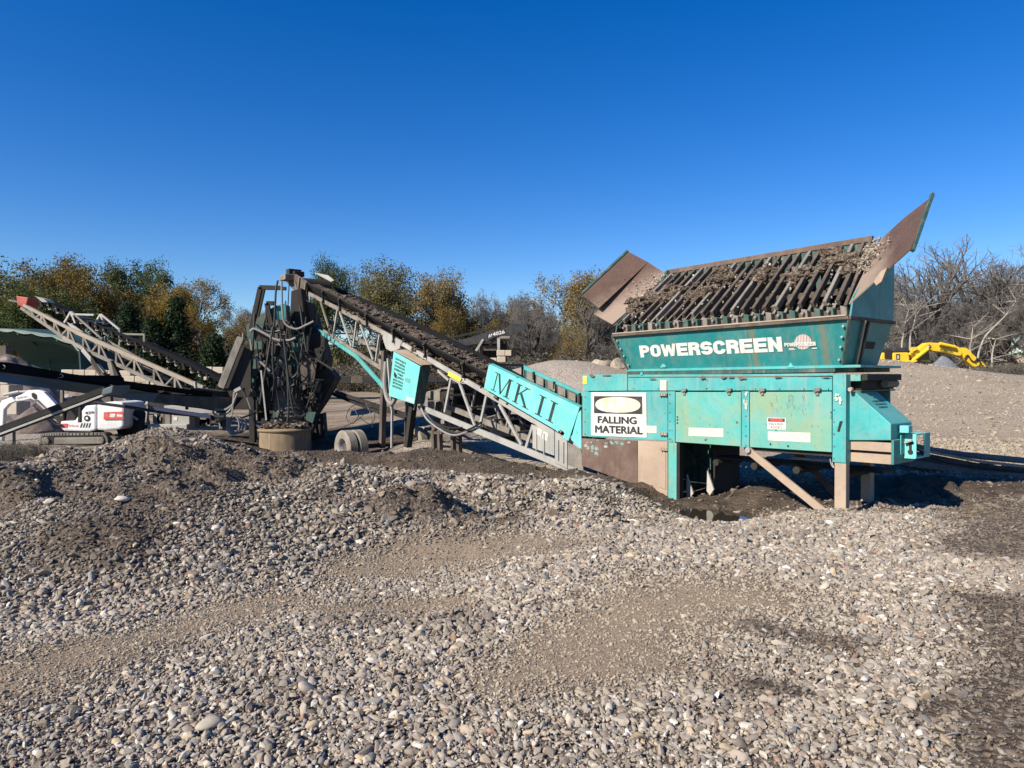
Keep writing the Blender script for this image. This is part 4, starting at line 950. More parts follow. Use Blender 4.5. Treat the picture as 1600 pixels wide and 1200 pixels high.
# cluster of beams between the hopper flange and the hood
za = gl(1323, 598, .1)[1]
m = MB(); m.mbox(xh-.02, xh+.16, .08, .2, gl(1325, 595.5, .1)[1], gl(1325, 585.5, .1)[1]); m.build('stub_beam', MT['teal'], hop, bevel=.004)
MB().mbox(xh+.165, xh+.25, .1, 1.3, gl(1325, 594.5, .1)[1], gl(1325, 584.5, .1)[1]).build('cross_beam', MT['dark'], hop, bevel=.004)
MB().mbox(xh-.04, xh+.10, .24, 1.4, gl(1325, 609, .1)[1], gl(1325, 585, .1)[1]-.01).build('drive_guard', MT['dark'], hop, bevel=.006)
MB().tube([M(xh+.16, .9, gl(1325, 600, .1)[1]), M(xh+.16, 1.3, gl(1325, 600, .1)[1])], .06, 10).build('motor', MT['galv_dirty'], hop)
MB().mbox(xh-.03, xh+.12, .2, 1.4, gl(1325, 612, .1)[1], gl(1325, 609, .1)[1]-.005).build('guard_floor', MT['teal_dark'], hop)
for (px, py) in ((1330, 608.5),): MB().lathe(Q(px, py, .0), -AY, [(0, .035), (.05, .03)], 10).build('lamp_housing', MT['dusty'], hop)
MB().tube(catmull([Q(1297, 717, -.02), Q(1299, 726, -.03), Q(1303, 731, -.03), Q(1300, 722, -.03)], 4), .008, 5).build('chain', MT['galv'], hop)
MB().slab([Q(1308, 674, -.075), Q(1311, 674, -.075), Q(1316, 658, -.075), Q(1312, 658, -.075)], AY*.01).build('key_slot', MT['dark'], hop)

# ------------------------------------------------------------------ inclined conveyor
cp = M(-10.5, 1, 0); cp.z = Hs(cp.x, cp.y)
con = thing('inclined_conveyor', 'long inclined truss conveyor with aqua MK II side panel, dual tyres and muddy belt', 'conveyor', cp)
YN, YFr = .55, 1.45
def cplate(name, px, y, mat, th=.02, bevel=.003, label=None, parent=None):
    return MB().slab([Q(a, b, y) for a, b in px], AY*th).build(name, MT[mat], parent or con, bevel=bevel, label=label)
def cbeam(name, a, b, y, wd, ht, mat, both=True, **k):
    o = MB().beam(Q(*a, y), Q(*b, y), wd, ht).build(name, MT[mat], con, bevel=.004, **k)
    if both: MB().beam(Q(*a, y)+AY*(YFr-YN), Q(*b, y)+AY*(YFr-YN), wd, ht).build(name, MT['galv_dirty'], con)
    return o
cbeam('upper_chord', (470, 452), (600, 520), YN, .06, .13, 'galv_dirty')
cbeam('upper_chord', (600, 520), (834, 657), YN, .06, .13, 'galv')
cbeam('upper_chord', (834, 657), (908, 700), YN+.003, .06, .12, 'galv')
cbeam('lower_chord', (476, 498), (603, 580), YN, .06, .12, 'galv_dirty')
cbeam('lower_chord', (657, 636), (768, 682), YN, .06, .15, 'galv')
cbeam('lower_chord', (768, 682), (930, 748), YN, .06, .15, 'galv')
MB().beam(Q(655, 572, YN-.02), Q(646, 640, YN-.02), .05, .07).build('truss_post', MT['galv'], con)
MB().beam(Q(671, 569, YN-.02), Q(659, 634, YN-.02), .05, .07).build('truss_post', MT['galv'], con)
br = [((705, 591), (695, 644)), ((717, 595), (743, 668)), ((760, 619), (749, 670)), ((780, 631), (815, 695)), ((833, 664), (822, 700)),
      ((497, 471), (493, 507)), ((501, 472), (517, 522)), ((527, 485), (521, 523)), ((531, 488), (549, 541)), ((557, 503), (552, 542)), ((563, 507), (583, 562)), ((593, 523), (587, 564)), ((479, 459), (489, 503))]
for a, b in br:
    nr = a[0] > 640
    MB().beam(Q(*a, YN-.004), Q(*b, YN-.004), .045, .075 if nr else .06).build('truss_brace', MT['galv'] if nr or a[0] > 520 else MT['galv_dirty'], con)
    MB().beam(Q(*a, YN)+AY*(YFr-YN), Q(*b, YN)+AY*(YFr-YN), .045, .06).build('truss_brace', MT['galv_dirty'], con)
cbeam('truss_brace', (675, 571), (701, 594), YN+.2, .05, .06, 'galv', False)
cplate('gusset_plate', [(594, 516), (627, 535), (624, 545), (611, 549), (603, 545)], YN-.05, 'galv', .03)
cplate('gusset_plate', [(705, 586), (724, 596), (718, 600), (703, 592)], YN-.045, 'galv', .02)
o = polys([Q(701, 586.5, YN-.05), Q(720, 596.5, YN-.05), Q(722, 591, YN-.05), Q(702.5, 580, YN-.05)], [[(0, 0), (1, 0), (1, 1), (0, 1)]], MT['ink_yellow'], con, 'sticker', .03)
cplate('gusset_plate', [(591, 560), (602, 567), (602, 577), (592, 572)], YN-.05, 'galv_dirty', .03)
# lattice ties between both trusses
for k in range(12):
    t = k/11; a = Q(480+t*400, 503+t*215 if t > .5 else 503+t*215, YN)
    MB().beam(a+AZ*.05, a+AY*(YFr-YN)+AZ*.05, .05, .05).build('cross_tie', MT['galv_dirty'], con)
# belt: near wing, bed, far wing; return belt below; idlers between
def belt_row(px, py, y=YN):
    """one cross section of the troughed belt; the point given is the near clean edge seen at a pixel"""
    p = Q(px, py, y-.05); return p
# near edge and far edge of the trough, each traced in its own vertical plane
yE0, yE1 = YN-.08, YN+1.0
nr_ = [L(a, b, yE0) for a, b in ((478, 440), (529, 464), (571, 488), (613, 511), (662, 533), (722, 563), (790, 596), (850, 628), (905, 658))]
fr_ = [L(a, b, yE1) for a, b in ((473, 429), (568, 467), (640, 498), (715, 534), (774, 564), (850, 606), (912, 640))]
nx0, nz0 = zip(*sorted(nr_)); fx0, fz0 = zip(*sorted(fr_))
X_ = np.linspace(min(nx0), max(nx0), 46); rnd = random.Random(8)
MT['beltmud'] = soilmat('muddy_belt', (.05, .038, .029), (.12, .09, .067), (.24, .19, .15), 22)
MT['clean_rubber'] = plain('clean_black_rubber', (.008, .008, .009), .9); MT['clean_rubber'].node_tree.nodes['Principled BSDF'].inputs['Specular IOR Level'].default_value = .12
rows_in = []; rows_out = []; rows_far = []; tp = []
for x_ in X_[::-1]:
    zn_ = float(np.interp(x_, nx0, nz0)); zf_ = float(np.interp(x_, fx0, fz0)); j = lambda s_=.02: rnd.uniform(-s_, s_)
    n_ = M(x_, yE0, zn_); f_ = M(x_, yE1, zf_); tp.append(n_)
    lo_ = min(zn_, zf_)-.20
    rows_in.append([n_+AZ*.002, M(x_, yE0+.12, zn_-.05+j()), M(x_, yE0+.26, zn_-.08+j(.03)), M(x_, (yE0+yE1)/2, (zn_+zf_)/2-.03+j(.03)), M(x_, yE1-.3, zf_-.10+j(.04)), M(x_, yE1-.12, zf_-.13+j(.01))])
    rows_far.append([M(x_, yE1-.125, zf_-.15), M(x_, yE1-.03, zf_), M(x_, yE1+.02, zf_), M(x_, yE1-.2, zf_-.22), M(x_, yE1-.4, lo_-.1)])
    rows_out.append([n_, n_-AZ*.02-AY*.015, M(x_, yE0+.03, zn_-.09), M(x_, yE0+.30, lo_-.12), M(x_, yE1-.35, lo_-.12)])
MB().strip(rows_in).build('belt_load', MT['beltmud'], con, label='wet brown soil lying in the belt trough')
MB().strip(rows_far).build('belt_edge', MT['clean_rubber'], con)
MB().strip(rows_out).build('belt', MT['rubber'], con, label='black troughed belt')
MB().strip([[p-AZ*.50+AY*.2, p-AZ*.50+AY*1.0] for p in tp]).build('return_belt', MT['rubber'], con)
heap('belt_clods', [(M(X_[k], rnd.uniform(yE0+.1, yE1-.2), float(np.interp(X_[k], nx0, nz0))*.5+float(np.interp(X_[k], fx0, fz0))*.5-rnd.uniform(.03, .09)), rnd.uniform(.04, .10)) for k in [rnd.randrange(6, 46) for _ in range(260)]], 'beltmud', con, 26, 2, .6)
# flat mud caked decking and frame rails under the belt
MB().strip([[p-AZ*.40+AY*.14, p-AZ*.46+AY*.6, p-AZ*.40+AY*1.0] for p in tp[:-6]]).build('belt_tray', MT['beltmud'], con)
for px, py in ((503, 450), (529, 462), (571, 486), (613, 509), (662, 531), (722, 561)):
    a = Q(px, py+4, YN-.12); m = MB(); m.tube([a-AZ*.02, a+AY*.30-AZ*.20], .075, 10); m.tube([a+AY*.33-AZ*.17, a+AY*.80-AZ*.17], .07, 10); m.build('idler', MT['dark'], con)
    m = MB(); m.beam(a-AZ*.02+AY*.01, a-AZ*.42+AY*.06, .05, .06); m.beam(a-AZ*.40, a+AY*1.15-AZ*.40, .06, .07); m.build('idler_bracket', MT['dark'], con)
r = random.Random(12); pts = []
for k in range(170):
    p = tp[r.randrange(len(tp)-8)].lerp(tp[r.randrange(len(tp)-8)], 0) ; p = p + AX*r.uniform(-.4, .4); pts.append((p-AZ*r.uniform(.34, .46)+AY*r.uniform(.03, .3), r.uniform(.03, .085)))
heap('mud_clods', pts, 'beltmud', con, 6, 2, .5)
# head drum, motor boxes and guard at the top of the belt
hd = Q(460, 440, YN+.3); MB().tube([Q(466, 445, YN-.05), Q(466, 445, YN-.05)+AY*1.2], .28, 20).build('head_drum', MT['dark'], con, smooth=True)
cplate('head_guard', [(443, 436), (462, 428), (480, 440), (478, 470), (470, 500), (461, 486), (458, 452)], YN-.1, 'darkbrown', .03)
m = MB(); m.box(Q(449, 434, YN-.25), AX*.55, AY*.4, AZ*.22); m.build('gear_motor', MT['galv_dirty'], con, bevel=.02)
m = MB(); m.box(Q(459, 426, YN), AX*.30, AY*.5, AZ*.24); m.box(Q(466, 428.5, YN+.1), AX*.25, AY*.4, AZ*.2); m.build('motor_box', MT['dark'], con, bevel=.015)
cplate('deflector_plate', [(492, 426), (512, 430), (522, 438), (517, 440), (497, 431)], YN+.1, 'galv', .02)
MB().slab([Q(492, 426, YN+.0), Q(518, 440, YN+.0), Q(522, 437.5, YN+.6), Q(497, 426.5, YN+.6)], -AZ*.02).build('deflector_plate', MT['galv'], con)
for a, b in (((478, 441), (471, 498)), ((468, 434), (463, 478)), ((461, 440), (468, 470))):
    MB().beam(Q(*a, YN-.14), Q(*b, YN-.14), .05, .05).build('head_strut', MT['galv_dirty'], con)
# teal diagonal stay under the truss
st_ = MB(); st_.beam(Q(481, 505, YN-.12), Q(558, 558, YN-.12), .06, .12); st_.build('stay', MT['teal'], con, bevel=.006)
MB().beam(Q(556, 556, YN-.12), Q(601, 606, YN-.12), .06, .14).build('stay', MT['teal'], con, bevel=.006)
# legs
for a, b, wd, mt, yy in (((601, 548), (597, 700), .16, 'darkbrown', YN), ((613, 620), (612, 700), .06, 'galv', YN-.1), ((646, 630), (637, 698), .18, 'dark', YN), ((606, 560), (612, 640), .06, 'galv', YN-.2)):
    m = MB().beam(Q(*a, yy), Q(*b, yy), wd, wd).build('leg', MT[mt], con, bevel=.006)
m = MB().beam(Q(601, 548, YN)+AY*.9, Q(597, 695, YN)+AY*.9, .14, .14).build('leg', MT['darkbrown'], con)
m = MB().beam(Q(646, 630, YN)+AY*.9, Q(637, 690, YN)+AY*.9, .14, .14).build('leg', MT['darkbrown'], con)
MB().tube(catmull([Q(603, 565, YN-.2), Q(601, 600, YN-.25), Q(605, 622, YN-.25), Q(612, 631, YN-.25), Q(618, 622, YN-.2)], 6), .07, 8).build('flexible_pipe', MT['hose_pale'], con, smooth=True)
cbeam('axle_beam', (540, 618), (640, 650), YN+.5, .12, .10, 'dark', False)
MB().beam(Q(512, 612, YN+.6), Q(602, 648, YN+.6), .1, .1).build('drawbar', MT['dark'], con)
MB().beam(Q(525, 612, YN+1.2), Q(640, 655, YN+1.2), .1, .1).build('drawbar', MT['dark'], con)
# control box
yc = YN-.38
cb = [Q(615, 549, yc), Q(656.5, 572.5, yc), Q(647, 631.5, yc), Q(607.5, 618.5, yc)]
bx = MB().slab([p+AY*.015 for p in cb], AY*.33).build('control_box', MT['teal_dark'], con, bevel=.008, label='aqua control box with black stencilled print')  # sides coloured darker than the door to paint the shaded end face
dr = MB().slab(cb, AY*.012).build('door', MT['teal_bright'], bx, bevel=.003)
qd = [cb[3], cb[2], cb[1], cb[0]]
pl = []; rr = random.Random(21)
for rw in range(9):
    y_ = .90-rw*.078
    if rw in (6,): y_ -= .01
    x_ = .10 if rw not in (4, 5) else .26
    while x_ < .47:
        w_ = rr.uniform(.022, .045); h_ = rr.uniform(.04, .056); pl.append([(x_, y_), (x_+w_, y_), (x_+w_*rr.uniform(.6, 1), y_-h_), (x_+.004, y_-h_)]); x_ += w_+.012
polys(qd, pl, MT['ink_black'], dr, 'stencilled_print', .004)
polys(sub(qd, .54, .47, .74, .57), [[(0, 0), (1, 0), (1, 1), (0, 1)]], MT['teal'], dr, 'maker_plate', .004)
polys(sub(qd, .70, .03, .98, .13), [[(0, 0), (1, 0), (1, 1), (0, 1)]], MT['sticker'], dr, 'sticker', .004)
c_ = lerpq(qd, .14, .52); MB().slab([c_+AZ*.07+AX*.0, c_+AX*.12-AZ*.02, c_+AX*.1-AZ*.12, c_-AZ*.05], -AY*.03).build('handle', MT['dark'], dr)
MB().slab([cb[0]+AY*.02+AZ*.02-AX*.02, cb[1]+AY*.02+AZ*.02+AX*.05, cb[1]+AY*.5+AZ*.05, cb[0]+AY*.5+AZ*.05], AZ*.02).build('box_roof', MT['dusty'], bx)
# MK II panel and the loading boot behind it
ym = YN-.16
mk = [(764, 568), (906, 634), (905, 640), (891, 687), (878, 675), (756, 606.5)]
mp = cplate('side_panel', [(764, 568), (905.5, 636.5), (901, 650), (888, 689), (879, 684), (882, 677), (877, 671), (871, 675), (868, 672), (756, 606.5)], ym, 'teal_bright', .03, label='aqua side panel lettered MK II')
cplate('panel_wing', [(903, 646), (908, 640), (908.5, 702), (892, 687)], ym+.01, 'teal_bright', .03)
MB().slab([Q(764, 568, ym), Q(906, 636, ym), Q(906, 636, ym)+AY*.09+AZ*.02, Q(764, 568, ym)+AY*.09+AZ*.02], -AZ*.01).build('panel_flange', MT['teal'], mp)
qm = [Q(767, 608.5, ym), Q(869, 664.5, ym), Q(877.5, 633.5, ym), Q(774, 580.5, ym)]
def serif_letters():
    S = .014; out = []
    def rct(x0, y0, x1, y1): out.append([(x0, y0), (x1, y0), (x1, y1), (x0, y1)])
    # M
    rct(.0, 0, .085, .045); rct(.0, .955, .085, 1); rct(.035, .04, .05, .96)
    out.append([(.055, 1), (.085, 1), (.165, .06), (.145, .0)]); out.append([(.145, 0), (.158, .0), (.245, .96), (.235, 1)])
    rct(.235, .04, .27, .96); rct(.20, 0, .305, .045); rct(.225, .955, .30, 1)
    # K
    rct(.35, 0, .44, .045); rct(.35, .955, .44, 1); rct(.378, .04, .412, .96)
    out.append([(.412, .45), (.412, .52), (.505, .96), (.525, .96)]); rct(.475, .955, .555, 1)
    out.append([(.435, .54), (.46, .64), (.57, .04), (.53, .04)]); rct(.50, 0, .60, .045)
    for x in (.74, .90):
        rct(x-.045, 0, x+.055, .05); rct(x-.045, .95, x+.055, 1); rct(x-.012, .045, x+.024, .955)
    return out
polys(qm, serif_letters(), MT['ink_black'], mp, 'lettering', .005, 'black serif letters MK II')
# far side of the boot with its dusty rubber curtains
yf2 = YFr+.05
cplate('far_rail', [(815, 569.5), (912, 614.5), (912, 620), (815, 576)], yf2, 'teal', .05)
cplate('far_rubber', [(818, 576), (912, 620), (912, 645), (818, 597)], yf2+.02, 'teal_dark', .02)
MB().beam(Q(765, 569, ym), Q(817, 571, yf2), .05, .06).build('cross_bar', MT['teal_dark'], con)
for px, py in ((816, 572), (834, 581), (866, 596), (906, 614)): MB().beam(Q(px, py, yf2-.02), Q(px, py+24, yf2-.02), .05, .05).build('boot_post', MT['dark'], con)
for px, py in ((823, 580), (838, 587), (856, 595), (872, 603), (888, 611)): MB().slab([Q(px, py, yf2-.03), Q(px+11, py+5, yf2-.03), Q(px+11, py+17, yf2-.05), Q(px, py+12, yf2-.05)], AY*.01).build('curtain_flap', MT['galv_dirty'], con)
MB().slab([Q(775, 580, ym+.05), Q(905, 648, ym+.05), Q(905, 648, ym+.05)+AY*.5-AZ*.25, Q(775, 580, ym+.05)+AY*.5-AZ*.25], -AZ*.02).build('boot_liner', MT['rubber'], con)
# galvanised tail end
cplate('tail_plate', [(832, 664), (866, 673), (866, 712), (832, 700)], YN-.06, 'galv', .03)
cplate('tail_plate', [(867, 674), (886, 690), (886, 732), (867, 723)], YN-.055, 'galv', .03)
cplate('tail_plate', [(886.5, 688), (908, 703), (912, 742), (886.5, 731)], YN-.03, 'galv_dirty', .03)
for px in (838, 850, 872, 880): MB().beam(Q(px, 672+(px-838)*.45, YN-.075), Q(px, 704+(px-838)*.45, YN-.075), .02, .03).build('tail_rib', MT['galv'], con)
polys([Q(838, 682, YN-.06), Q(856, 690, YN-.06), Q(857, 674, YN-.06), Q(839, 668, YN-.06)], [[(0, .3), (.4, .2), (.5, .9), (.1, 1)], [(.5, .1), (.95, 0), (1, .8), (.6, .9)]], MT['sticker'], con, 'torn_sticker', .006)
MB().tube([Q(900, 712, YN+.1), Q(900, 712, YN+.1)+AY*.8], .14, 16).build('tail_drum', MT['dark'], con)
# wheels: dual pair in front, dual pair behind
def tyre(cpt, r, wd, parent, name='tyre'):
    ax = AY; rim_ = thing_part('wheel', parent, cpt)
    pr = [(-.5*wd, r*.58), (-.5*wd, r*.66), (-.54*wd, r*.80), (-.50*wd, r*.93), (-.43*wd, r*.985)]
    for k in range(5):
        c_ = -.34+.17*k; pr += [((c_-.065)*wd, r), ((c_+.055)*wd, r), ((c_+.065)*wd, r*.965), ((c_+.10)*wd, r*.965)]
    pr += [(.43*wd, r*.985), (.50*wd, r*.93), (.54*wd, r*.80), (.5*wd, r*.66), (.5*wd, r*.58)]
    MB().lathe(cpt, ax, pr, 40, False).build('tyre', MT['tyre'], rim_, smooth=True)
    MB().lathe(cpt, ax, [(-.46*wd, r*.60), (-.50*wd, r*.575), (-.46*wd, r*.54), (-.30*wd, r*.50), (.1*wd, r*.46)], 28, False).build('rim', MT['galv'], rim_, smooth=True)
    MB().lathe(cpt, ax, [(.08*wd, r*.47), (.12*wd, r*.46), (.16*wd, r*.34), (.14*wd, .10), (-.1*wd, .09), (-.12*wd, .02)], 28).build('dish', MT['darkbrown'], rim_, smooth=True)
    m = MB()
    for k in range(8):
        a = k*math.pi/4; p = cpt+AZ*math.sin(a)*r*.26+AX*math.cos(a)*r*.26-AY*.015; m.lathe(p, -AY, [(0, .02), (.04, .018)], 6)
    m.build('hub_bolts', MT['galv_dirty'], rim_)
def thing_part(name, parent, loc):
    o = bpy.data.objects.new(name, None); COL.objects.link(o); o.location = Vector(loc); attach(o, parent); return o
for (px, py, y_) in ((541, 700, -.60), (540, 699, None),):
    if y_ is not None: c0 = Q(px, py, y_)
    cc = c0 if y_ is not None else c0+AY*.34
    tyre(cc, .54, .29, con)
cfar = c0+AY*2.5+AZ*.03
tyre(cfar, .50, .27, con); tyre(cfar+AY*.34, .50, .27, con)
MB().tube([c0+AY*.2, cfar+AY*.3], .07, 12).build('axle', MT['dark'], con)
# hoses hanging off the truss and the pale looped cable
for pts_, r_, mt, yy in (([(654, 635), (664, 652), (690, 668), (712, 677), (735, 670), (752, 660)], .028, 'hose', YN-.1), ([(657, 636), (668, 656), (692, 674), (710, 680), (730, 675)], .03, 'hose_pale', YN-.15),
                     ([(660, 636), (676, 658), (700, 668), (722, 668)], .025, 'hose', YN-.05), ([(560, 628), (545, 640), (542, 655), (552, 662), (560, 650), (568, 640)], .011, 'hose', YN), ([(575, 632), (566, 650), (548, 662), (538, 666)], .011, 'hose', YN),
                     ([(552, 633), (560, 650), (577, 662), (585, 655), (585, 632)], .011, 'hose', YN+.1), ([(572, 630), (580, 650), (582, 668)], .01, 'hose', YN+.1)):
    MB().tube(catmull([Q(a, b, yy) for a, b in pts_], 6), r_, 6).build('hose', MT[mt], con, smooth=True)

# ------------------------------------------------------------------ power pack on blocks behind and under the conveyor
pp = Q(725, 690, 2.3); pp.z = Hs(pp.x, pp.y)
pw = thing('power_pack', 'greasy dark diesel power pack standing on stands below the conveyor truss', 'engine', pp)
r = random.Random(31)
yy = 2.3
def pbox(a, b, c_, d, dep, mat, name='housing', y=yy): MB().slab([Q(a, d, y), Q(c_, d, y), Q(c_, b, y), Q(a, b, y)], AY*dep).build(name, MT[mat], pw, bevel=.015)
pbox(668, 611, 687, 626, .5, 'galv_dirty', 'radiator'); pbox(668, 627, 684, 640, .5, 'galv_dirty', 'battery_box')
pbox(688, 608, 760, 660, .9, 'dark', 'engine_block'); pbox(760, 650, 830, 690, .9, 'dark', 'fuel_tank'); pbox(690, 660, 800, 676, 1.0, 'dark', 'skid')
pbox(700, 600, 735, 614, .6, 'darkbrown', 'engine_cover'); pbox(790, 664, 812, 680, .5, 'galv_dirty', 'valve_box', yy-.3); pbox(765, 668, 800, 682, .5, 'galv_dirty', 'shelf', yy-.4)
for k in range(26):
    a = Q(r.uniform(690, 825), r.uniform(612, 680), yy-r.uniform(.05, .4)); b = a+Vector((r.uniform(-1, 1), r.uniform(-.2, .2), r.uniform(-.6, .6)))*.55; c_ = (a+b)/2+Vector((0, 0, -r.uniform(0, .3)))
    MB().tube(catmull([a, c_, b], 5), r.choice((.02, .03, .045)), 6).build('pipe', MT[r.choice(('dark', 'hose', 'galv_dirty', 'hose_pale'))], pw, smooth=True)
for k in range(12):
    a = Q(r.uniform(690, 825), r.uniform(615, 675), yy-.1); MB().box(a, AX*r.uniform(.1, .3), AY*.2, AZ*r.uniform(.08, .2)).build('fitting', MT[r.choice(('dark', 'darkbrown', 'galv_dirty'))], pw, bevel=.01)
for px, py in ((683, 704), (713, 712)):
    for dx in (-5, 4):
        a = Q(px+dx, 672, YN+.4); b = Q(px+dx+1, py, YN+.4); MB().beam(a, b-AZ*.1, .12, .12).build('stand_leg', MT['darkbrown'], pw)
    MB().beam(Q(px-9, 676, YN+.4), Q(px+9, 676, YN+.4), .1, .08).build('stand_top', MT['darkbrown'], pw)
# ------------------------------------------------------------------ helpers for things seen further off, placed at distance Y
def V3(px, py, Y): return W(px, py, Y)
BX = Vector((1, 0, 0)); BY = Vector((0, 1, 0))
def fplate(name, px, Y, mat, par, th=.05, bevel=.006, label=None, dY=None):
    """upright sheet; dY gives each corner its own extra distance"""
    pts = [W(a, b, Y+(dY[i] if dY else 0)) for i, (a, b) in enumerate(px)]
    return MB().slab(pts, BY*th).build(name, MT[mat], par, bevel=bevel, label=label)
def fbeam(name, a, b, Y, wd, ht, mat, par, Y2=None, bevel=0, label=None):
    return MB().beam(W(*a, Y), W(*b, Y if Y2 is None else Y2), wd, ht).build(name, MT[mat], par, bevel=bevel, label=label)
def fbox(name, a, b, c, d, Y, dep, mat, par, bevel=.015, label=None):
    return MB().slab([W(a, d, Y), W(c, d, Y), W(c, b, Y), W(a, b, Y)], BY*dep).build(name, MT[mat], par, bevel=bevel, label=label)
def ftube(name, pts, Y, r, mat, par, n=6, k=6):
    return MB().tube(catmull([W(p[0], p[1], Y+(p[2] if len(p) > 2 else 0)) for p in pts], k), r, n).build(name, MT[mat], par, smooth=True)
def foot(px, py, Y):
    p = W(px, py, Y); p.z = Hs(p.x, p.y); return p

# ------------------------------------------------------------------ screening tower below the conveyor head
TY = 24.6
tw = thing('screening_tower', 'cluttered dark green screening tower with steel frame and hanging hoses', 'screening tower', foot(440, 700, TY))
for a, b in (((393, 514), (407, 449)), ((406, 449), (440, 450)), ((417, 474), (424, 505)), ((417, 474), (428, 474))): fbeam('frame_bar', a, b, TY-.6, .14, .14, 'dark', tw)
for a, b in (((398, 514), (412, 451)), ((411, 450), (447, 451))): fbeam('frame_bar', a, b, TY+1.1, .12, .12, 'dark', tw)
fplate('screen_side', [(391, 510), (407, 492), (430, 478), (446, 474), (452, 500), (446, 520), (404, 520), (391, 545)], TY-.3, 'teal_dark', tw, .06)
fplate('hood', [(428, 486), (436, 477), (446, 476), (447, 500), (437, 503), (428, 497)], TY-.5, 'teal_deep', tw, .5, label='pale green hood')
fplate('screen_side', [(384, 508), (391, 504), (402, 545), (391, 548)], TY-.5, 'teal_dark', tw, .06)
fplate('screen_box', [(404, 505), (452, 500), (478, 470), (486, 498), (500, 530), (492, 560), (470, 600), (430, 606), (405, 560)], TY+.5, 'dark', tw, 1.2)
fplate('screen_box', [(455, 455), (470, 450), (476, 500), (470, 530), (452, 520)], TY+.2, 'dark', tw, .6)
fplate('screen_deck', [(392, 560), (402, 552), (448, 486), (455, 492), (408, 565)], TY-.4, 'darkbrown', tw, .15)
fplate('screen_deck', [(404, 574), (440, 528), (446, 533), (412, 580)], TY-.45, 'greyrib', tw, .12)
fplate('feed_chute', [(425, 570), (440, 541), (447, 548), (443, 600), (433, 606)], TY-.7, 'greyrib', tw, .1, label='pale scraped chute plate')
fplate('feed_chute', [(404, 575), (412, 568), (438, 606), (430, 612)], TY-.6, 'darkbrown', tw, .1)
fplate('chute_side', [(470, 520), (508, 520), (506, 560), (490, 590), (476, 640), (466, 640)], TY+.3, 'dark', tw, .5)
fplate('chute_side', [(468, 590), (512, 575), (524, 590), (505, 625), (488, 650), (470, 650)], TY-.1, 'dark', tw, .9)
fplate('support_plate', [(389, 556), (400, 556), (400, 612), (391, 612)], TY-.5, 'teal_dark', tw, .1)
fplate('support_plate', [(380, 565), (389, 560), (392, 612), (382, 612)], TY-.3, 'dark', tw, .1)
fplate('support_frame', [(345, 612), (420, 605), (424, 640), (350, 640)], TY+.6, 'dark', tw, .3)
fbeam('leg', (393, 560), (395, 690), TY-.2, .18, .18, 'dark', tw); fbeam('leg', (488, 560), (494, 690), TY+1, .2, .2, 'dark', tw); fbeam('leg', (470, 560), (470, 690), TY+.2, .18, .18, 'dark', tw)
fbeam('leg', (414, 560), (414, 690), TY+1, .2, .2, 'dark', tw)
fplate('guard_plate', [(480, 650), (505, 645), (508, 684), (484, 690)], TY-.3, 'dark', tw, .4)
# slanted side chute, a pair of pale channels
fbeam('chute_rail', (377, 527), (346, 606), TY-1.4, .10, .20, 'galv_dirty', tw, bevel=.01, label='slanted pale channel of the side chute')
fbeam('chute_rail', (373, 527), (343, 603), TY-1.1, .10, .10, 'galv_dirty', tw)
fplate('chute_pan', [(378, 540), (392, 548), (392, 606), (348, 607)], TY-1.2, 'dark', tw, .1)
# ribbed duct standing on a mud caked ring
c_ = W(450, 662, TY); c_.z = W(450, 660, TY).z
prof = []
for k in range(9):
    z_ = k*.15; prof += [(z_, .56-.012*k), (z_+.05, .60-.012*k), (z_+.09, .60-.012*k), (z_+.10, .55-.012*k)]
MB().lathe(c_, (0, 0, 1), prof, 32).build('ribbed_duct', MT['greyrib'], tw, smooth=True)
bc = W(445, 706, TY-1.2); gb = Hs(bc.x, bc.y)-.1
zt_ = W(445, 668, TY-1.2).z
MB().lathe((bc.x, bc.y, gb), (0, 0, 1), [(0, .86), (zt_-gb-.10, .84), (zt_-gb-.10, .88), (zt_-gb-.06, .90), (zt_-gb-.02, .88), (zt_-gb, .80), (zt_-gb-.02, .05)], 36).build('concrete_ring', MT['barrel'], tw, smooth=True, label='mud caked concrete ring under the tower')
heap('mud_clods', [(Vector((bc.x+random.uniform(-.75, .75), bc.y+random.uniform(-.6, .4), zt_+random.uniform(-.02, .1))), random.uniform(.07, .16)) for _ in range(40)], 'beltmud', tw, 16, 2, .5)
fbox('lug', 459, 664, 470, 671, TY-1.7, .2, 'barrel', tw)
# clutter of pipes and fittings inside the frame
r = random.Random(44)
for k in range(70):
    px, py = r.uniform(395, 500), r.uniform(505, 655)
    if px > 470 and py < 540: continue
    a = W(px, py, TY-.5+r.uniform(-.3, .3))
    if r.random() < .5: MB().box(a, BX*r.uniform(.08, .3), BY*.15, Vector((r.uniform(-.1, .1), 0, r.uniform(.08, .35)))).build('fitting', MT[r.choice(('dark', 'dark', 'teal_dark', 'darkbrown'))], tw)
    else:
        b = a+Vector((r.uniform(-.8, .8), r.uniform(-.2, .2), r.uniform(-.4, .4))); MB().beam(a, b, .06, .06).build('bracket_bar', MT[r.choice(('dark', 'darkbrown', 'dark', 'dark'))], tw)
for k in range(15):
    a = (r.uniform(396, 480), r.uniform(440, 560)); b = (a[0]+r.uniform(-30, 40), a[1]+r.uniform(30, 130)); m_ = ((a[0]+b[0])/2+r.uniform(-12, 12), max(a[1], b[1])+r.uniform(-20, 25))
    ftube('hose', [a, m_, b], TY-.8+r.uniform(-.3, .3), r.choice((.02, .028, .04)), r.choice(('hose', 'hose', 'hose')), tw)
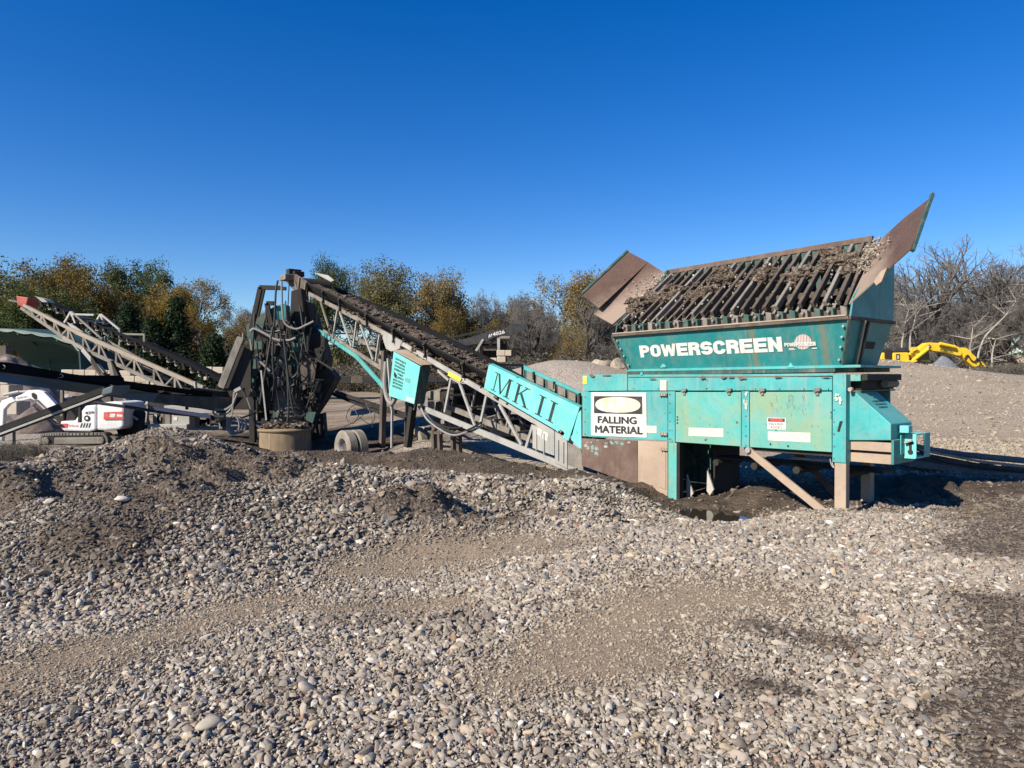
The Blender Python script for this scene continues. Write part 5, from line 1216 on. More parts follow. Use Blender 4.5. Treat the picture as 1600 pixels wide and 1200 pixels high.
for pts_, r_, mt in (([(434, 438), (431, 455), (429, 500), (426, 560), (430, 600), (437, 640), (432, 662)], .035, 'hose'), ([(440, 440), (441, 480), (445, 505), (462, 514), (478, 508), (490, 502)], .035, 'hose_pale'),
                     ([(391, 518), (398, 514), (415, 522), (432, 531), (450, 532), (462, 528)], .045, 'hose_pale'), ([(446, 470), (450, 510), (458, 545), (466, 570), (462, 586), (450, 590), (445, 575)], .02, 'hose'),
                     ([(377, 530), (384, 548), (400, 560), (412, 570), (422, 580)], .045, 'hose_pale'), ([(380, 520), (379, 545), (384, 552), (393, 548), (391, 530)], .03, 'hose_pale'), ([(400, 665), (402, 682), (412, 692), (430, 690), (447, 676)], .025, 'hose'),
                     ([(378, 600), (392, 640), (398, 665)], .025, 'hose_pale'), ([(380, 555), (381, 590), (381, 612)], .035, 'darkbrown')):
    ftube('hose', pts_, TY-1.0, r_, mt, tw, 7)
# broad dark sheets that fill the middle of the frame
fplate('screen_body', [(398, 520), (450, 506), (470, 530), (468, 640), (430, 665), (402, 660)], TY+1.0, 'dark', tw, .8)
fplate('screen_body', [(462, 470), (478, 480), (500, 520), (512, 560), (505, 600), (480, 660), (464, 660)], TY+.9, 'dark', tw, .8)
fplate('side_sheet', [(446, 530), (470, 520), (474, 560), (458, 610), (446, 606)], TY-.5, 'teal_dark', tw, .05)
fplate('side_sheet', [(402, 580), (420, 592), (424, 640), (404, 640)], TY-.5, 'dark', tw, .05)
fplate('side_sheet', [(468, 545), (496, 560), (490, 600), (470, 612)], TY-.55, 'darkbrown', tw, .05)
r = random.Random(71)
for k in range(34):
    x0_ = r.uniform(400, 470); y0_ = r.uniform(500, 620); w_ = r.uniform(10, 42); d_ = r.uniform(8, 40)
    ftube('hose', [(x0_, y0_, r.uniform(-.2, .2)), (x0_+w_*.3, y0_+d_*.8), (x0_+w_*.7, y0_+d_), (x0_+w_, y0_+r.uniform(-10, 20))], TY-.75, r.choice((.016, .022, .03)), 'hose', tw, 5, 5)
# chain
for k in range(26): MB().box(W(408+k*.32, 580+k*3, TY-1.3), BX*.05, BY*.03, AZ*(.055)).build('chain_link', MT['galv'], tw)
cb_ = thing('cable_coil', 'pale grey cable looped over a stub beside the tower', 'cable', foot(364, 700, 22.5))
ftube('cable', [(374, 608), (368, 622), (360, 640), (345, 650), (334, 646), (336, 640), (352, 640), (364, 632)], 22.5, .035, 'hose_pale', cb_, 7, 8)
m = MB()
for k in range(3):
    c_ = W(364+k*4, 664, 22.5+k*.1); m.tube([c_+Vector((math.cos(a)*(.20+.03*k), 0, math.sin(a)*(.30-.02*k))) for a in np.linspace(0, 6.283, 25)], .028, 6, False)
m.build('coil', MT['hose_pale'], cb_, smooth=True)
fbeam('stub', (367, 611), (377, 606), 22.4, .12, .1, 'galv', cb_); fbeam('hanger', (366, 612), (362, 650), 22.5, .05, .05, 'hose_pale', cb_)
# ------------------------------------------------------------------ left: long truss conveyor with a red head
LY = 26.5
lc = thing('truss_conveyor', 'long pale truss conveyor with red head box against the autumn trees', 'conveyor', foot(150, 640, LY))
yl = lambda px: LY + (330-px)*.006
def lb(name, a, b, wd, ht, mat, off=0, lab=None): return MB().beam(W(*a, yl(a[0]))+BY*off, W(*b, yl(b[0]))+BY*off, wd, ht).build(name, MT[mat], lc, label=lab)
MT['tan_tube'] = worn('pale_orange_tan_paint', (.31, .25, .195), (.235, .20, .165), rust=.4, streak=.3, dust=.4, rough=.6)
lb('upper_chord', (38, 477), (120, 519), .12, .12, 'tan_tube'); lb('upper_chord', (120, 519), (318, 606), .14, .15, 'tan_tube')
lb('lower_chord', (34, 481), (100, 527), .12, .12, 'galv_dirty'); lb('lower_chord', (100, 527), (133, 546), .13, .13, 'tan_tube'); lb('lower_chord', (133, 546), (285, 616), .13, .13, 'galv_dirty')
lb('upper_chord', (52, 473), (335, 598), .12, .12, 'galv_dirty', 1.2); lb('lower_chord', (40, 488), (285, 618), .12, .12, 'galv_dirty', 1.2)
up = lambda x: 477+(x-38)*(42/82) if x < 120 else 519+(x-120)*(87/198)
lo = lambda x: 481+(x-34)*.697 if x < 100 else (527+(x-100)*.576 if x < 133 else 546+(x-133)*.46)
k = 46; i = 0
while k < 300:
    st = 19+ (k-46)*.07; a = (k, up(k)); b = (k+st*.5, lo(k+st*.5)); c_ = (k+st, up(k+st))
    lb('truss_brace', a, b, .07, .07, 'galv_dirty'); lb('truss_brace', (k, up(k)), (k, lo(k)), .07, .07, 'tan_tube' if i % 2 else 'galv_dirty'); lb('truss_brace', b, c_, .06, .06, 'galv_dirty', 1.2 if i % 2 else 0)
    k += st; i += 1
MB().strip([[W(a, b, yl(a))+BY*d_ for d_ in (.1, .4, .9, 1.3)] for a, b in ((55, 466), (130, 503), (218, 536), (290, 568), (346, 596))]).build('belt', MT['clean_rubber'], lc)
MB().strip([[W(a, b-3.5, yl(a))+BY*.1, W(a, b+3.5, yl(a))+BY*.06] for a, b in ((55, 466), (130, 502), (218, 535), (290, 567), (346, 596))]).build('belt_edge', MT['clean_rubber'], lc)
for k in range(22):
    px = 62+k*12.4; py = 476+(px-62)*.445; m = MB(); p = W(px, py, yl(px)); m.tube([p+BY*.1, p+BY*1.2+AZ*.02], .06, 8); m.beam(p+AZ*.12, p+BY*1.3+AZ*.1, .06, .05); m.build('idler', MT['galv' if k % 3 else 'dark'], lc)
    MB().beam(W(px, py-8, yl(px)), W(px+3, py+1, yl(px)), .05, .05).build('idler_bracket', MT['dark'], lc)
fbox('head_box', 0, 0, 1, 1, 30, 1, 'red', lc) if False else None
MB().slab([W(25, 462, 28.2), W(44, 465, 28.2), W(40, 480, 28.2), W(27, 477, 28.2)], BY*.7).build('head_box', MT['red'], lc, bevel=.03, label='faded red head box')
fbeam('head_bar', (14, 469), (30, 472), 28.3, .05, .07, 'galv_dirty', lc); fbeam('head_bar', (20, 465), (34, 480), 28.3, .04, .04, 'darkbrown', lc)
MB().slab([W(55, 463, 28), W(68, 467, 28), W(74, 472, 28), (W(66, 472, 28))], BY*.5).build('deflector_plate', MT['galv'], lc)
MB().slab([W(104, 503, 27.8), W(118, 510, 27.8), W(130, 519, 27.8), W(128, 523, 27.8), W(112, 514, 27.8)], BY*.05).build('gusset_plate', MT['galv'], lc)
for (a, b) in (((101, 504), (111, 487)), ((111, 487), (118, 505)), ((112, 487), (160, 530)), ((142, 504), (150, 490)), ((150, 490), (156, 504)), ((151, 490), (180, 514)), ((111, 491), (147, 492)), ((180, 512), (180, 540)), ((182, 521), (220, 522)), ((219, 521), (219, 534)), ((158, 530), (240, 575))):
    lb('stay_bar', a, b, .07, .07, 'galv' if b[1] < 516 else 'galv_dirty', .0 if a[0] < 140 else .3)
for (a, b, mt) in (((133, 546), (165, 584), 'galv'), ((140, 552), (190, 620), 'dark'), ((176, 565), (225, 668), 'dark'), ((182, 600), (222, 652), 'galv_dirty'), ((175, 566), (183, 600), 'galv_dirty'), ((150, 570), (205, 640), 'darkbrown')): lb('leg', a, b, .16, .16, mt, -.1)
lb('leg', (165, 584), (172, 672), .14, .14, 'darkbrown', .2); lb('leg', (232, 590), (229, 670), .10, .10, 'galv', 0)
# tail machine under the truss conveyor
MB().slab([W(215, 640, LY), W(345, 640, LY), W(345, 610, LY), W(270, 606, LY)], BY*1.2).build('tail_box', MT['dark'], lc)
# ------------------------------------------------------------------ blue grey channel conveyor in front
CY = 20.3
cc = thing('channel_conveyor', 'low blue grey channel conveyor running across above the white digger', 'conveyor', foot(250, 660, CY))
cyl = lambda px: CY + (px-200)*.016
def cp_(name, px, mat, off=0, th=.06, **k): return MB().slab([W(a, b, cyl(a))+BY*off for a, b in px], BY*th).build(name, MT[mat], cc, bevel=.006, **k)
cp_('side_channel', [(-60, 571), (-60, 589), (120, 613), (240, 629), (247, 615), (120, 597), (0, 581)], 'bluegrey')
cp_('side_channel', [(247, 615.5), (240, 629), (300, 637), (345, 642), (365, 640), (362, 622), (300, 619)], 'darkbrown', label='brown rusted end of the channel')
cp_('side_channel', [(-60, 571), (-60, 589), (120, 613), (345, 642), (362, 622), (247, 615), (0, 581)], 'dark', .95)
cp_('belt_skirt', [(-60, 562), (-60, 574), (80, 590), (300, 617), (330, 619), (330, 613), (174, 596), (80, 580), (10, 566)], 'clean_rubber', .05, .03)
cp_('belt_skirt', [(88, 586), (165, 586.5), (174, 590), (176, 597), (90, 592)], 'clean_rubber', .6, .03)
MB().strip([[W(a, b, cyl(a))+BY*d_ for d_ in (.06, .5, .95)] for a, b in ((-60, 573), (80, 588), (200, 604), (340, 620))]).build('belt', MT['rubber'], cc)
for px, py in ((4, 574), (95, 588), (176, 600), (252, 611)):
    c_ = W(px, py, cyl(px)-.05); m = MB(); m.tube([c_+Vector((math.cos(a)*.07-.01, 0, math.sin(a)*.045+.01)) for a in np.linspace(-2.4, 2.9, 14)]+[c_+Vector((-.08, 0, -.14))], .014, 5); m.build('hook', MT['galv'], cc, smooth=True)
for k in range(6): px = 30+k*52; MB().tube([W(px, 586+px*.125, cyl(px))+BY*.07, W(px, 586+px*.125, cyl(px))+BY*.9], .06, 8).build('roller', MT['dark'], cc)
for a, b, mt in (((97, 600), (97, 650), 'galv_dirty'), ((232, 632), (229, 664), 'galv_dirty'), ((125, 618), (125, 660), 'dark'), ((305, 596), (308, 622), 'galv'), ((292, 610), (292, 640), 'dark')): MB().beam(W(*a, cyl(a[0])+.3), W(*b, cyl(b[0])+.3), .07, .07).build('leg', MT[mt], cc)
cp_('tail_box', [(290, 606), (340, 612), (352, 640), (345, 646), (300, 638)], 'dark', .3, .5)
ftube('hose', [(140, 628), (200, 636), (260, 645), (330, 651), (350, 652)], CY+.2, .05, 'hose', cc)
MT['blue_pipe'] = plain('dark_blue_pipe', (.02, .022, .07), .5)
fbeam('pipe', (236, 637), (330, 651), CY+.1, .10, .10, 'blue_pipe', cc)
# lower narrow belt rising to the right
nb = thing('narrow_conveyor', 'narrow black belt on a thin pale rail, rising towards the white cab', 'conveyor', foot(60, 700, 17.6))
NY = 17.6
MB().beam(W(-60, 701, NY), W(168, 615, NY), .05, .05).build('rail', MT['galv'], nb)
MB().slab([W(-60, 698, NY+.02), W(165, 612, NY+.02), W(162, 604, NY+.02), (W(-60, 688, NY+.02))], BY*.7).build('belt', MT['rubber'], nb)
MB().slab([W(158, 618, NY-.05), W(175, 614, NY-.05), W(177, 602, NY-.05), W(160, 608, NY-.05)], BY*.8).build('head_box', MT['bluegrey'], nb, bevel=.02)
MB().beam(W(150, 620, NY+.2), W(165, 700, NY+.2), .06, .06).build('leg', MT['dark'], nb) if False else None
MB().beam(W(22, 668, NY+.3), W(22, 700, NY+.3), .05, .05).build('leg', MT['galv_dirty'], nb)
# grey generator on a skid
ge = thing('generator', 'small grey generator cabinet standing on a pale timber skid', 'generator', foot(262, 672, 22.5))
fbox('skid', 229, 663, 292, 671, 22.3, .9, 'galv', ge); fbox('cabinet', 268, 648, 296, 665, 22.5, .7, 'galv', ge, .02, 'pale grey cabinet'); fbox('cabinet', 258, 646, 266, 664, 22.5, .6, 'galv_dirty', ge)
polys([W(271, 657, 22.49), W(277, 657, 22.49), W(277, 651, 22.49), W(271, 651, 22.49)], [[(0, 0), (1, 0), (1, 1), (0, 1)]], MT['sign_white'], ge, 'sticker')
r = random.Random(6)
for k in range(14): px = r.uniform(238, 258); fbox('fitting', px, r.uniform(644, 655), px+r.uniform(3, 8), r.uniform(657, 664), 22.6, .3, r.choice(('galv_dirty', 'dark', 'galv', 'darkbrown')), ge)
for k in range(12): px = r.uniform(300, 345); fbox('fitting', px, r.uniform(640, 658), px+r.uniform(3, 10), r.uniform(660, 672), 22.9, .3, r.choice(('dark', 'dark', 'darkbrown', 'galv_dirty')), ge)
fbox('cover', 256, 634, 338, 646, 24, .6, 'galv', ge)

# ------------------------------------------------------------------ white mini excavator
EY = 21.6
ex = thing('mini_excavator', 'small white tracked digger, number 439, parked under the blue grey conveyor', 'excavator', foot(115, 697, EY))
def ep(name, px, mat, dY=0, th=.5, bevel=.03, par=None, **k): return MB().slab([W(a, b, EY+dY) for a, b in px], BY*th).build(name, MT[mat], par or ex, bevel=bevel, **k)
tr = ep('track', [(67, 679), (160, 678), (165, 682), (167, 688), (165, 695), (160, 698), (69, 698), (64, 694), (62.5, 688), (64, 682)], 'rubber', -.1, .35, .01)
n_ = 0
outl = catmull([W(a, b, EY-.1) for a, b in ((67, 679), (90, 678.6), (120, 678.4), (158, 678), (165, 682), (167, 688), (164, 696), (150, 698.5), (110, 698.5), (70, 698.5), (63.5, 694), (62.3, 687), (67, 679))], 6)
for i_ in range(0, len(outl)-1, 1):
    a = outl[i_]; b = outl[(i_+1) % len(outl)]; MB().beam(a+BY*.17, b.lerp(a, .3)+BY*.17, .37, .07).build('track_pad', MT['galv_dirty'], tr)
ep('track_frame', [(84, 684), (160, 683), (163, 688), (160, 694), (84, 695)], 'galv_dirty', -.16, .1)
MB().lathe(W(72, 688.5, EY-.1), -BY, [(-.02, .12), (.06, .11), (.07, .05)], 16).build('idler_wheel', MT['galv_dirty'], ex, smooth=True)
ep('track', [(67, 679), (160, 678), (167, 688), (160, 698), (69, 698), (62.5, 688)], 'rubber', 1.05, .35, .02)
ep('undercarriage', [(90, 677), (150, 677), (150, 690), (90, 690)], 'dark', .3, .7)
ep('slew_ring', [(105, 674), (140, 674), (140, 679), (105, 679)], 'dark', .2, .8)
body = ep('body', [(94, 658), (116, 658), (124, 646), (133, 634), (150, 632.5), (150, 672), (140, 674.5), (100, 673.5), (94, 669)], 'white', 0, 1.3, .05)
hood = ep('engine_cover', [(151, 632), (157, 629), (180, 627), (192, 629), (193.5, 640), (193, 667), (186, 671), (165, 673), (151, 672)], 'white', .0, 1.3, .06, label='rounded white rear engine cover')
q_ = [W(160, 657.5, EY-.02), W(193, 655, EY-.02), W(193, 643, EY-.02), W(161, 644, EY-.02)]
polys([W(162, 656, EY-.02), W(193, 655.5, EY-.02), W(193, 643, EY-.02), W(162, 644, EY-.02)], [[(0, .1), (.05, 0), (1, 0), (1, 1), (.05, 1), (0, .9)]], MT['ink_red'], hood, 'badge', .006)
polys([W(162, 656, EY-.02), W(193, 655.5, EY-.02), W(193, 643, EY-.02), W(162, 644, EY-.02)], [[(.3, .35), (.55, .3), (.6, .75), (.35, .8)], [(.65, .4), (.95, .35), (.95, .6), (.68, .7)]], MT['ink_white'], hood, 'badge_mark', .010)
text_mesh('439', [W(132.5, 647.5, EY-.01), W(146.5, 646.5, EY-.01), W(146.5, 642.3, EY-.01), W(132.5, 643, EY-.01)], MT['ink_black'], body, 'lettering', .02, .006)
m = MB(); c_ = W(136, 653.5, EY-.01); m.lathe(c_, -BY, [(0, .09), (.006, .09)], 24); m.build('round_vent', MT['dark'], body); MB().lathe(c_-BY*.008, -BY, [(0, .04), (.005, .04)], 16).build('round_vent_centre', MT['white'], body)
polys([W(125, 668, EY-.005), W(143, 668, EY-.005), W(143, 661, EY-.005), W(125, 661, EY-.005)], [[(.24*k, 0), (.24*k+.09, 0), (.24*k+.22, 1), (.24*k+.13, 1)] for k in range(4)], MT['ink_black'], body, 'vent_slot', .006)
polys([W(95, 668.5, EY-.005), W(106, 668.5, EY-.005), W(106, 662, EY-.005), W(95, 662, EY-.005)], [[(0, 0), (.9, 0), (1, 1), (0, 1)]], MT['ink_red'], body, 'badge', .006)
text_mesh('bobcat', [W(107, 666.5, EY-.005), W(123, 667, EY-.005), W(123, 663.5, EY-.005), W(107, 663, EY-.005)], MT['ink_red'], body, 'lettering', .0, .006)
bm_ = ep('boom', [(94, 640), (79, 623), (68, 612), (58, 609), (44, 610), (34, 616), (24, 620), (24, 627), (36, 626), (48, 623), (54, 626), (60, 625), (72, 637), (84, 651), (96, 660), (100, 648)], 'white', .5, .18, .02)
text_mesh('bobcat', [W(27, 623.5, EY+.49), W(42, 620.5, EY+.49), W(42, 617, EY+.49), W(27, 620, EY+.49)], MT['ink_black'], bm_, 'lettering', .0, .006)
ep('boom_plate', [(49, 615), (52, 613.5), (56, 616), (57, 622), (54, 624.5), (50, 620)], 'dark', .48, .02, 0, bm_)
ep('arm', [(24, 627), (18, 620), (2, 626), (-6, 640), (-4, 670), (2, 690), (4, 670), (6, 640), (14, 631)], 'white', .5, .16, .02)
MB().tube([W(6, 617, EY+.55), W(30, 612, EY+.55)], .05, 8).build('ram', MT['galv'], ex); MB().tube([W(30, 612, EY+.55), W(48, 611.5, EY+.55)], .035, 8).build('ram', MT['galv'], ex)
MB().tube([W(58, 628, EY+.45), W(80, 648, EY+.45)], .035, 8).build('ram', MT['galv'], ex); MB().tube([W(66, 613, EY+.6), W(92, 636, EY+.6)], .025, 8).build('hose', MT['hose'], ex)
ep('boom_foot', [(84, 640), (96, 633), (100, 658), (92, 664), (86, 655)], 'dark', .4, .4)
ep('seat', [(104, 645), (110, 640), (118, 650), (118, 658), (102, 658)], 'dark', .4, .5); ep('canopy_frame', [(96, 600), (98.5, 600), (98.5, 658), (96, 658)], 'dark', .1, .06, 0)
ftube('hose', [(79, 640), (80, 655), (88, 663), (96, 664)], EY-.05, .03, 'hose', ex); ep('blade', [(168, 680), (180, 684), (182, 690), (168, 688)], 'galv_dirty', .0, 1.3, .01)
wh = thing('loader_tyre', 'dark tyre lying against the gravel heap behind the white digger', 'tyre', foot(208, 672, 22.4)); wp = W(208, 664, 22.4)
MB().lathe(wp, (-.3, -1, 0), [(-.2, .28), (-.22, .42), (-.16, .52), (.16, .52), (.22, .42), (.2, .28)], 30).build('tyre', MT['rubber'], wh, smooth=True)
MB().lathe(wp, (-.3, -1, 0), [(-.1, .28), (.12, .26), (.13, .08), (.2, .06)], 20).build('rim', MT['dark'], wh, smooth=True)
ftube('mudguard', [(192, 661), (197, 653), (207, 651), (216, 656)], 22.1, .04, 'galv', wh)

# ------------------------------------------------------------------ concrete block walls, storage shed with tarpaulin, heaps beyond
nblk = [0]
bg_ = 'concrete blocks of the storage bays'
def block(px0, px1, py0, py1, Y, lab, dep=.8):
    p = foot((px0+px1)/2, 600, Y)
    pts = [W(px0, py1, Y), W(px1, py1, Y), W(px1, py0, Y), W(px0, py0, Y)]
    o = MB().slab(pts, BY*dep).build('concrete_block', MT['concrete'], None, bevel=.03); tag(o, lab, 'concrete block', bg_)
rows_ = [('top', 577.5, 586.5, [95, 114, 132, 150, 168, 186, 204]), ('second', 587, 596.5, [168, 190, 210, 229]), ('third', 597, 607, [180, 200, 220, 241]), ('fourth', 607.5, 617, [190, 212, 234, 256])]
ords = ['first', 'second', 'third', 'fourth', 'fifth', 'sixth']
for nm, y0, y1, xs_ in rows_:
    for i_, (a, b) in enumerate(zip(xs_[:-1], xs_[1:])): block(a+.3, b-.3, y0+i_*.3, y1+i_*.3, 34, '%s pale concrete block from the left in the %s course behind the channel conveyor' % (ords[i_], nm))
for i_, (a, b, c_, d) in enumerate(((314, 331, 573, 583), (332, 348, 573.5, 583.5), (318, 334, 584, 594))): block(a, b, c_, d, 36, ('%s concrete block beside the slanted chute' % ('grey left', 'grey right', 'lower')[i_]))
for i_, (a, b, c_, d) in enumerate(((477, 490, 567, 583), (490.5, 503, 566, 584), (477, 490, 584, 600), (490.5, 503, 585, 601))): block(a, b, c_, d, 32, '%s tan concrete block of the stack seen just right of the tower' % ('upper left', 'upper right', 'lower left', 'lower right')[i_], 1.4)
for i_, (a, b, c_, d) in enumerate(((0, 14, 602, 622), (8, 26, 628, 648), (-14, 12, 592, 601))): block(a, b, c_, d, 27, '%s cream concrete block seen past the white digger arm' % ('middle', 'lowest', 'topmost')[i_])
for i_, (a, b, c_, d) in enumerate(((776, 789, 547, 556), (789.5, 799, 547, 556), (765, 776, 559, 566), (776.5, 790, 557, 566))): block(a, b, c_, d, 44, '%s whitish block of the wall under the dark hut' % ('upper left', 'upper right', 'lower left', 'lower right')[i_])
# long bay wall, shade put into its colour, behind the tower and between the legs
bw = thing('bay_wall', 'long concrete bay wall, shade put into its dark colour, behind the conveyor legs', 'wall', foot(560, 610, 52))
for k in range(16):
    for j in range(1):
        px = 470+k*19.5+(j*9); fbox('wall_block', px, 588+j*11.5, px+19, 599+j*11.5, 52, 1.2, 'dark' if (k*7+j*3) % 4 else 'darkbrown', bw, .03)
sh = thing('storage_shed', 'arched storage shed covered in dark teal tarpaulin with sunlight painted pale along its top edge', 'shed', foot(40, 600, 44))
SY = 44
edge = [(-80, 513), (-40, 513.5), (-5, 514), (22, 516), (50, 520), (82, 525), (112, 536), (124, 548)]
up_ = catmull([W(x, y, SY) for x, y in edge], 5)
front = []; inner = []
for i_, p in enumerate(up_):
    sag = abs(math.sin(i_/5*math.pi/1.0))*.16
    front.append([p+AZ*.06+BY*.5, p-BY*.02, p-AZ*(.05+sag*.7)-BY*.03])
    g_ = p+BY*7; inner.append([p-AZ*(.10+sag), p-AZ*.5+BY*.4, p-AZ*.35+BY*2.5, p-AZ*.6+BY*5, Vector((g_.x, g_.y, (p.z+1)*.5)), Vector((g_.x, g_.y+.5, -1))])
MB().strip(front).build('sunlit_tone_edge', MT['tarp_pale'], sh, smooth=True)
MB().strip(inner).build('tarpaulin', MT['tarp'], sh, smooth=True)
MB().strip([[p+AZ*.05+BY*.5, p+AZ*.25+BY*3.5, p-AZ*.3+BY*7.2, Vector((p.x, p.y+7.7, -1))] for p in up_]).build('tarpaulin', MT['tarp'], sh, smooth=True)
MB().slab([W(122, 546, SY), W(126, 600, SY), W(126, 600, SY)+BY*7, W(122, 546, SY)+BY*7], BX*.1).build('end_wall', MT['tarp'], sh)
for i_ in (6, 16, 26): MB().tube([up_[i_]-AZ*.2, up_[i_]-AZ*.2+BY*4, up_[i_]-AZ*1.4+BY*6.6, up_[i_]-AZ*4+BY*7.0], .06, 6).build('roof_hoop', MT['tarp'], sh)
fplate('lean_to', [(-60, 540), (9, 540), (9, 600), (-60, 600)], 36, 'darkbrown', sh, .5)
MT['rubble'] = soilmat('grey_brown_rubble', (.13, .10, .085), (.22, .17, .15), (.32, .27, .24), 3.2)
def mound(name, c_, rx, ry, h, mat, label, cat='heap', seed=1, group=None):
    mb = MB(); N1 = 46; N2 = 18; r_ = rng.random
    for i_ in range(N2+1):
        rr_ = i_/N2
        for k in range(N1):
            a = 2*math.pi*k/N1; x = c_.x+math.cos(a)*rr_*rx; y = c_.y+math.sin(a)*rr_*ry
            z = c_.z + h*(max(0, 1-rr_**1.15)) + float(vnoise(x, y, .9, seed % 8))*.22*h*(1-rr_)+float(vnoise(x, y, .3, (seed+1) % 8))*.10 - (.25 if i_ == N2 else 0)
            mb.v.append((x, y, z))
    for i_ in range(N2):
        for k in range(N1): mb.f.append((i_*N1+k, i_*N1+(k+1) % N1, (i_+1)*N1+(k+1) % N1, (i_+1)*N1+k))
    o = mb.build(name, MT[mat], None, smooth=False); tag(o, label, cat, group); return o
mound('rubble_heap', foot(10, 600, 33), 3.2, 2.5, 3.2, 'rubble', 'reddish brown rubble heap beside the tarpaulin shed', seed=2)
mound('gravel_heap', foot(52, 655, 25.5), 1.0, 1.0, .95, 'rubble', 'small gravel heap between the white digger boom and block', seed=3)
mound('leaf_pile', foot(145, 600, 40), 2.3, 1.5, 2.4, 'rubble', 'low brown pile right of the tarpaulin shed', seed=4)
MT['greygravel'] = soilmat('blue_grey_gravel', (.13, .135, .145), (.17, .175, .185), (.22, .22, .23), 4)
mound('grey_gravel_cone', foot(1471, 600, 50), 2.2, 2.2, float(W(1471, 556, 50).z)-foot(1471, 600, 50).z, 'greygravel', 'blue grey gravel cone beside the yellow digger', seed=5)
MT['tanheap'] = soilmat('tan_gravel', (.30, .235, .17), (.36, .29, .22), (.45, .38, .3), 5)
p = foot(1580, 600, 62); mound('tan_heap', p, 10, 5, float(W(1560, 552, 62).z)-p.z, 'tanheap', 'wide tan heap at the edge of the wood', seed=6)
# boulders on the pile behind the sign
for i_, (px, py, r_) in enumerate(((940, 570, .55), (950, 572, .5), (966, 572, .62), (978, 574, .5), (900, 568, .35))):
    m_ = pebble('boulder', 400+i_, .8, 9, 3); m_.materials.append(MT['rubble'] if i_ % 2 else MT['tanheap']); o = bpy.data.objects.new('boulder', m_); COL.objects.link(o)
    p = W(px, py, 38); o.location = (p.x, p.y, p.z-.1); o.scale = (r_, r_, r_*1.1); o.rotation_euler = (.2*i_, .3, i_)
    tag(o, ['tan boulder on the pile, first left of the sign corner', 'brown boulder between two tan ones on the pile', 'tan boulder topping the pile by the teal body', 'brown boulder touching the hopper outline on the pile', 'tan flat boulder alone on the far pile crest'][i_], 'boulder', 'boulders on the far pile')

# ------------------------------------------------------------------ black conveyor and hut beyond the belt
KY = 40
kc = thing('black_conveyor', 'black stockpile conveyor marked 4026 rising to the right beyond the belt', 'conveyor', foot(760, 600, KY))
MT['black'] = worn('black_machine_paint', (.022, .023, .026), (.03, .03, .032), rust=.1, streak=.2, dust=.3, rough=.45, dustc=(.12, .1, .085))
fplate('boom', [(690, 548), (690, 538), (735, 527), (757, 520), (796, 512), (800, 505), (806, 506), (822, 504), (826, 513), (814, 518), (790, 522), (770, 528), (757, 536), (740, 538)], KY, 'black', kc, .15)
fplate('boom', [(690, 548), (690, 538), (735, 527), (796, 512), (822, 504), (826, 513), (790, 522), (757, 536)], KY+1.3, 'black', kc, .12)
MB().strip([[W(a, b, KY+d_) for d_ in (0, .7, 1.4)] for a, b in ((690, 532), (745, 520), (800, 507))]).build('belt', MT['rubber'], kc)
fplate('belt_guard', [(706, 529), (752, 519), (795, 510), (795, 507), (752, 515), (706, 526)], KY-.05, 'rubber', kc, .03)
q_ = [W(770, 525.5, KY), W(789, 520.8, KY), W(788, 515.5, KY), W(769, 520, KY)]
text_mesh('4026', q_, MT['ink_white'], kc, 'lettering', .02, .02); polys([W(763, 528, KY), W(769, 526, KY), W(769, 521, KY), W(763, 523, KY)], [[(0, 0), (.25, 0), (.45, 1), (.2, 1)], [(.5, 0), (.75, 0), (.95, 1), (.7, 1)]], MT['ink_white'], kc, 'stripe', .02)
fbox('head_drum', 804, 506, 828, 512, KY+.2, 1, 'dark', kc); fbeam('stay', (742, 551), (755, 530), KY-.1, .12, .12, 'galv', kc); fbeam('ram', (780, 522), (760, 545), KY+.2, .1, .1, 'black', kc)
fbeam('leg', (712, 545), (716, 605), KY, .25, .25, 'black', kc)
hu = thing('hut', 'dark open fronted hut with flat roof behind the black conveyor', 'hut', foot(768, 600, 46))
fbox('roof', 742, 525, 797, 529, 46, 3, 'galv_dirty', hu); fbox('back_wall', 748, 529, 792, 566, 48.5, .2, 'dark', hu); fbox('side_wall', 748, 529, 750, 566, 46.2, 2.2, 'darkbrown', hu); fbeam('post', (779, 529), (779, 560), 46, .18, .18, 'galv', hu); fbox('beam', 750, 533, 790, 537, 46.1, .2, 'dark', hu); fbox('side_wall', 752, 540, 776, 548, 46.4, .2, 'darkbrown', hu)

# ------------------------------------------------------------------ low belt conveyor on the ground at right
rc = thing('ground_conveyor', 'low black belt conveyor leaving the hopper at ground level', 'conveyor', foot(1520, 735, 14.5))
ry = lambda px: 13.8+(1600-px)*.004
def rp(name, px, mat, off=0, th=.06, **k): return MB().slab([W(a, b, ry(a))+BY*off for a, b in px], BY*th).build(name, MT[mat], rc, bevel=.008, **k)
rp('belt_edge', [(1415, 690), (1415, 700), (1528, 718), (1660, 730), (1660, 722), (1528, 709), (1460, 699)], 'bluegrey', .0, .05)
rp('side_rail', [(1415, 701), (1528, 722.5), (1660, 738), (1660, 733), (1528, 718.5), (1415, 697)], 'dusty', -.02, .05)
rp('belt_side', [(1415, 702), (1528, 723.5), (1600, 733), (1600, 742), (1528, 735), (1415, 716)], 'darkbrown', .06, .05)
MB().strip([[W(a, b, ry(a))+BY*d_ for d_ in (.05, .5, .95)] for a, b in ((1415, 694), (1528, 711), (1660, 724))]).build('belt', MT['rubber'], rc)
rp('timber', [(1415, 716), (1520, 734), (1660, 744), (1660, 752), (1520, 741), (1415, 728)], 'greyrib', -.1, .3)
ftube('cable', [(1420, 695), (1470, 720), (1530, 730), (1640, 742)], 13.7, .02, 'hose', rc)

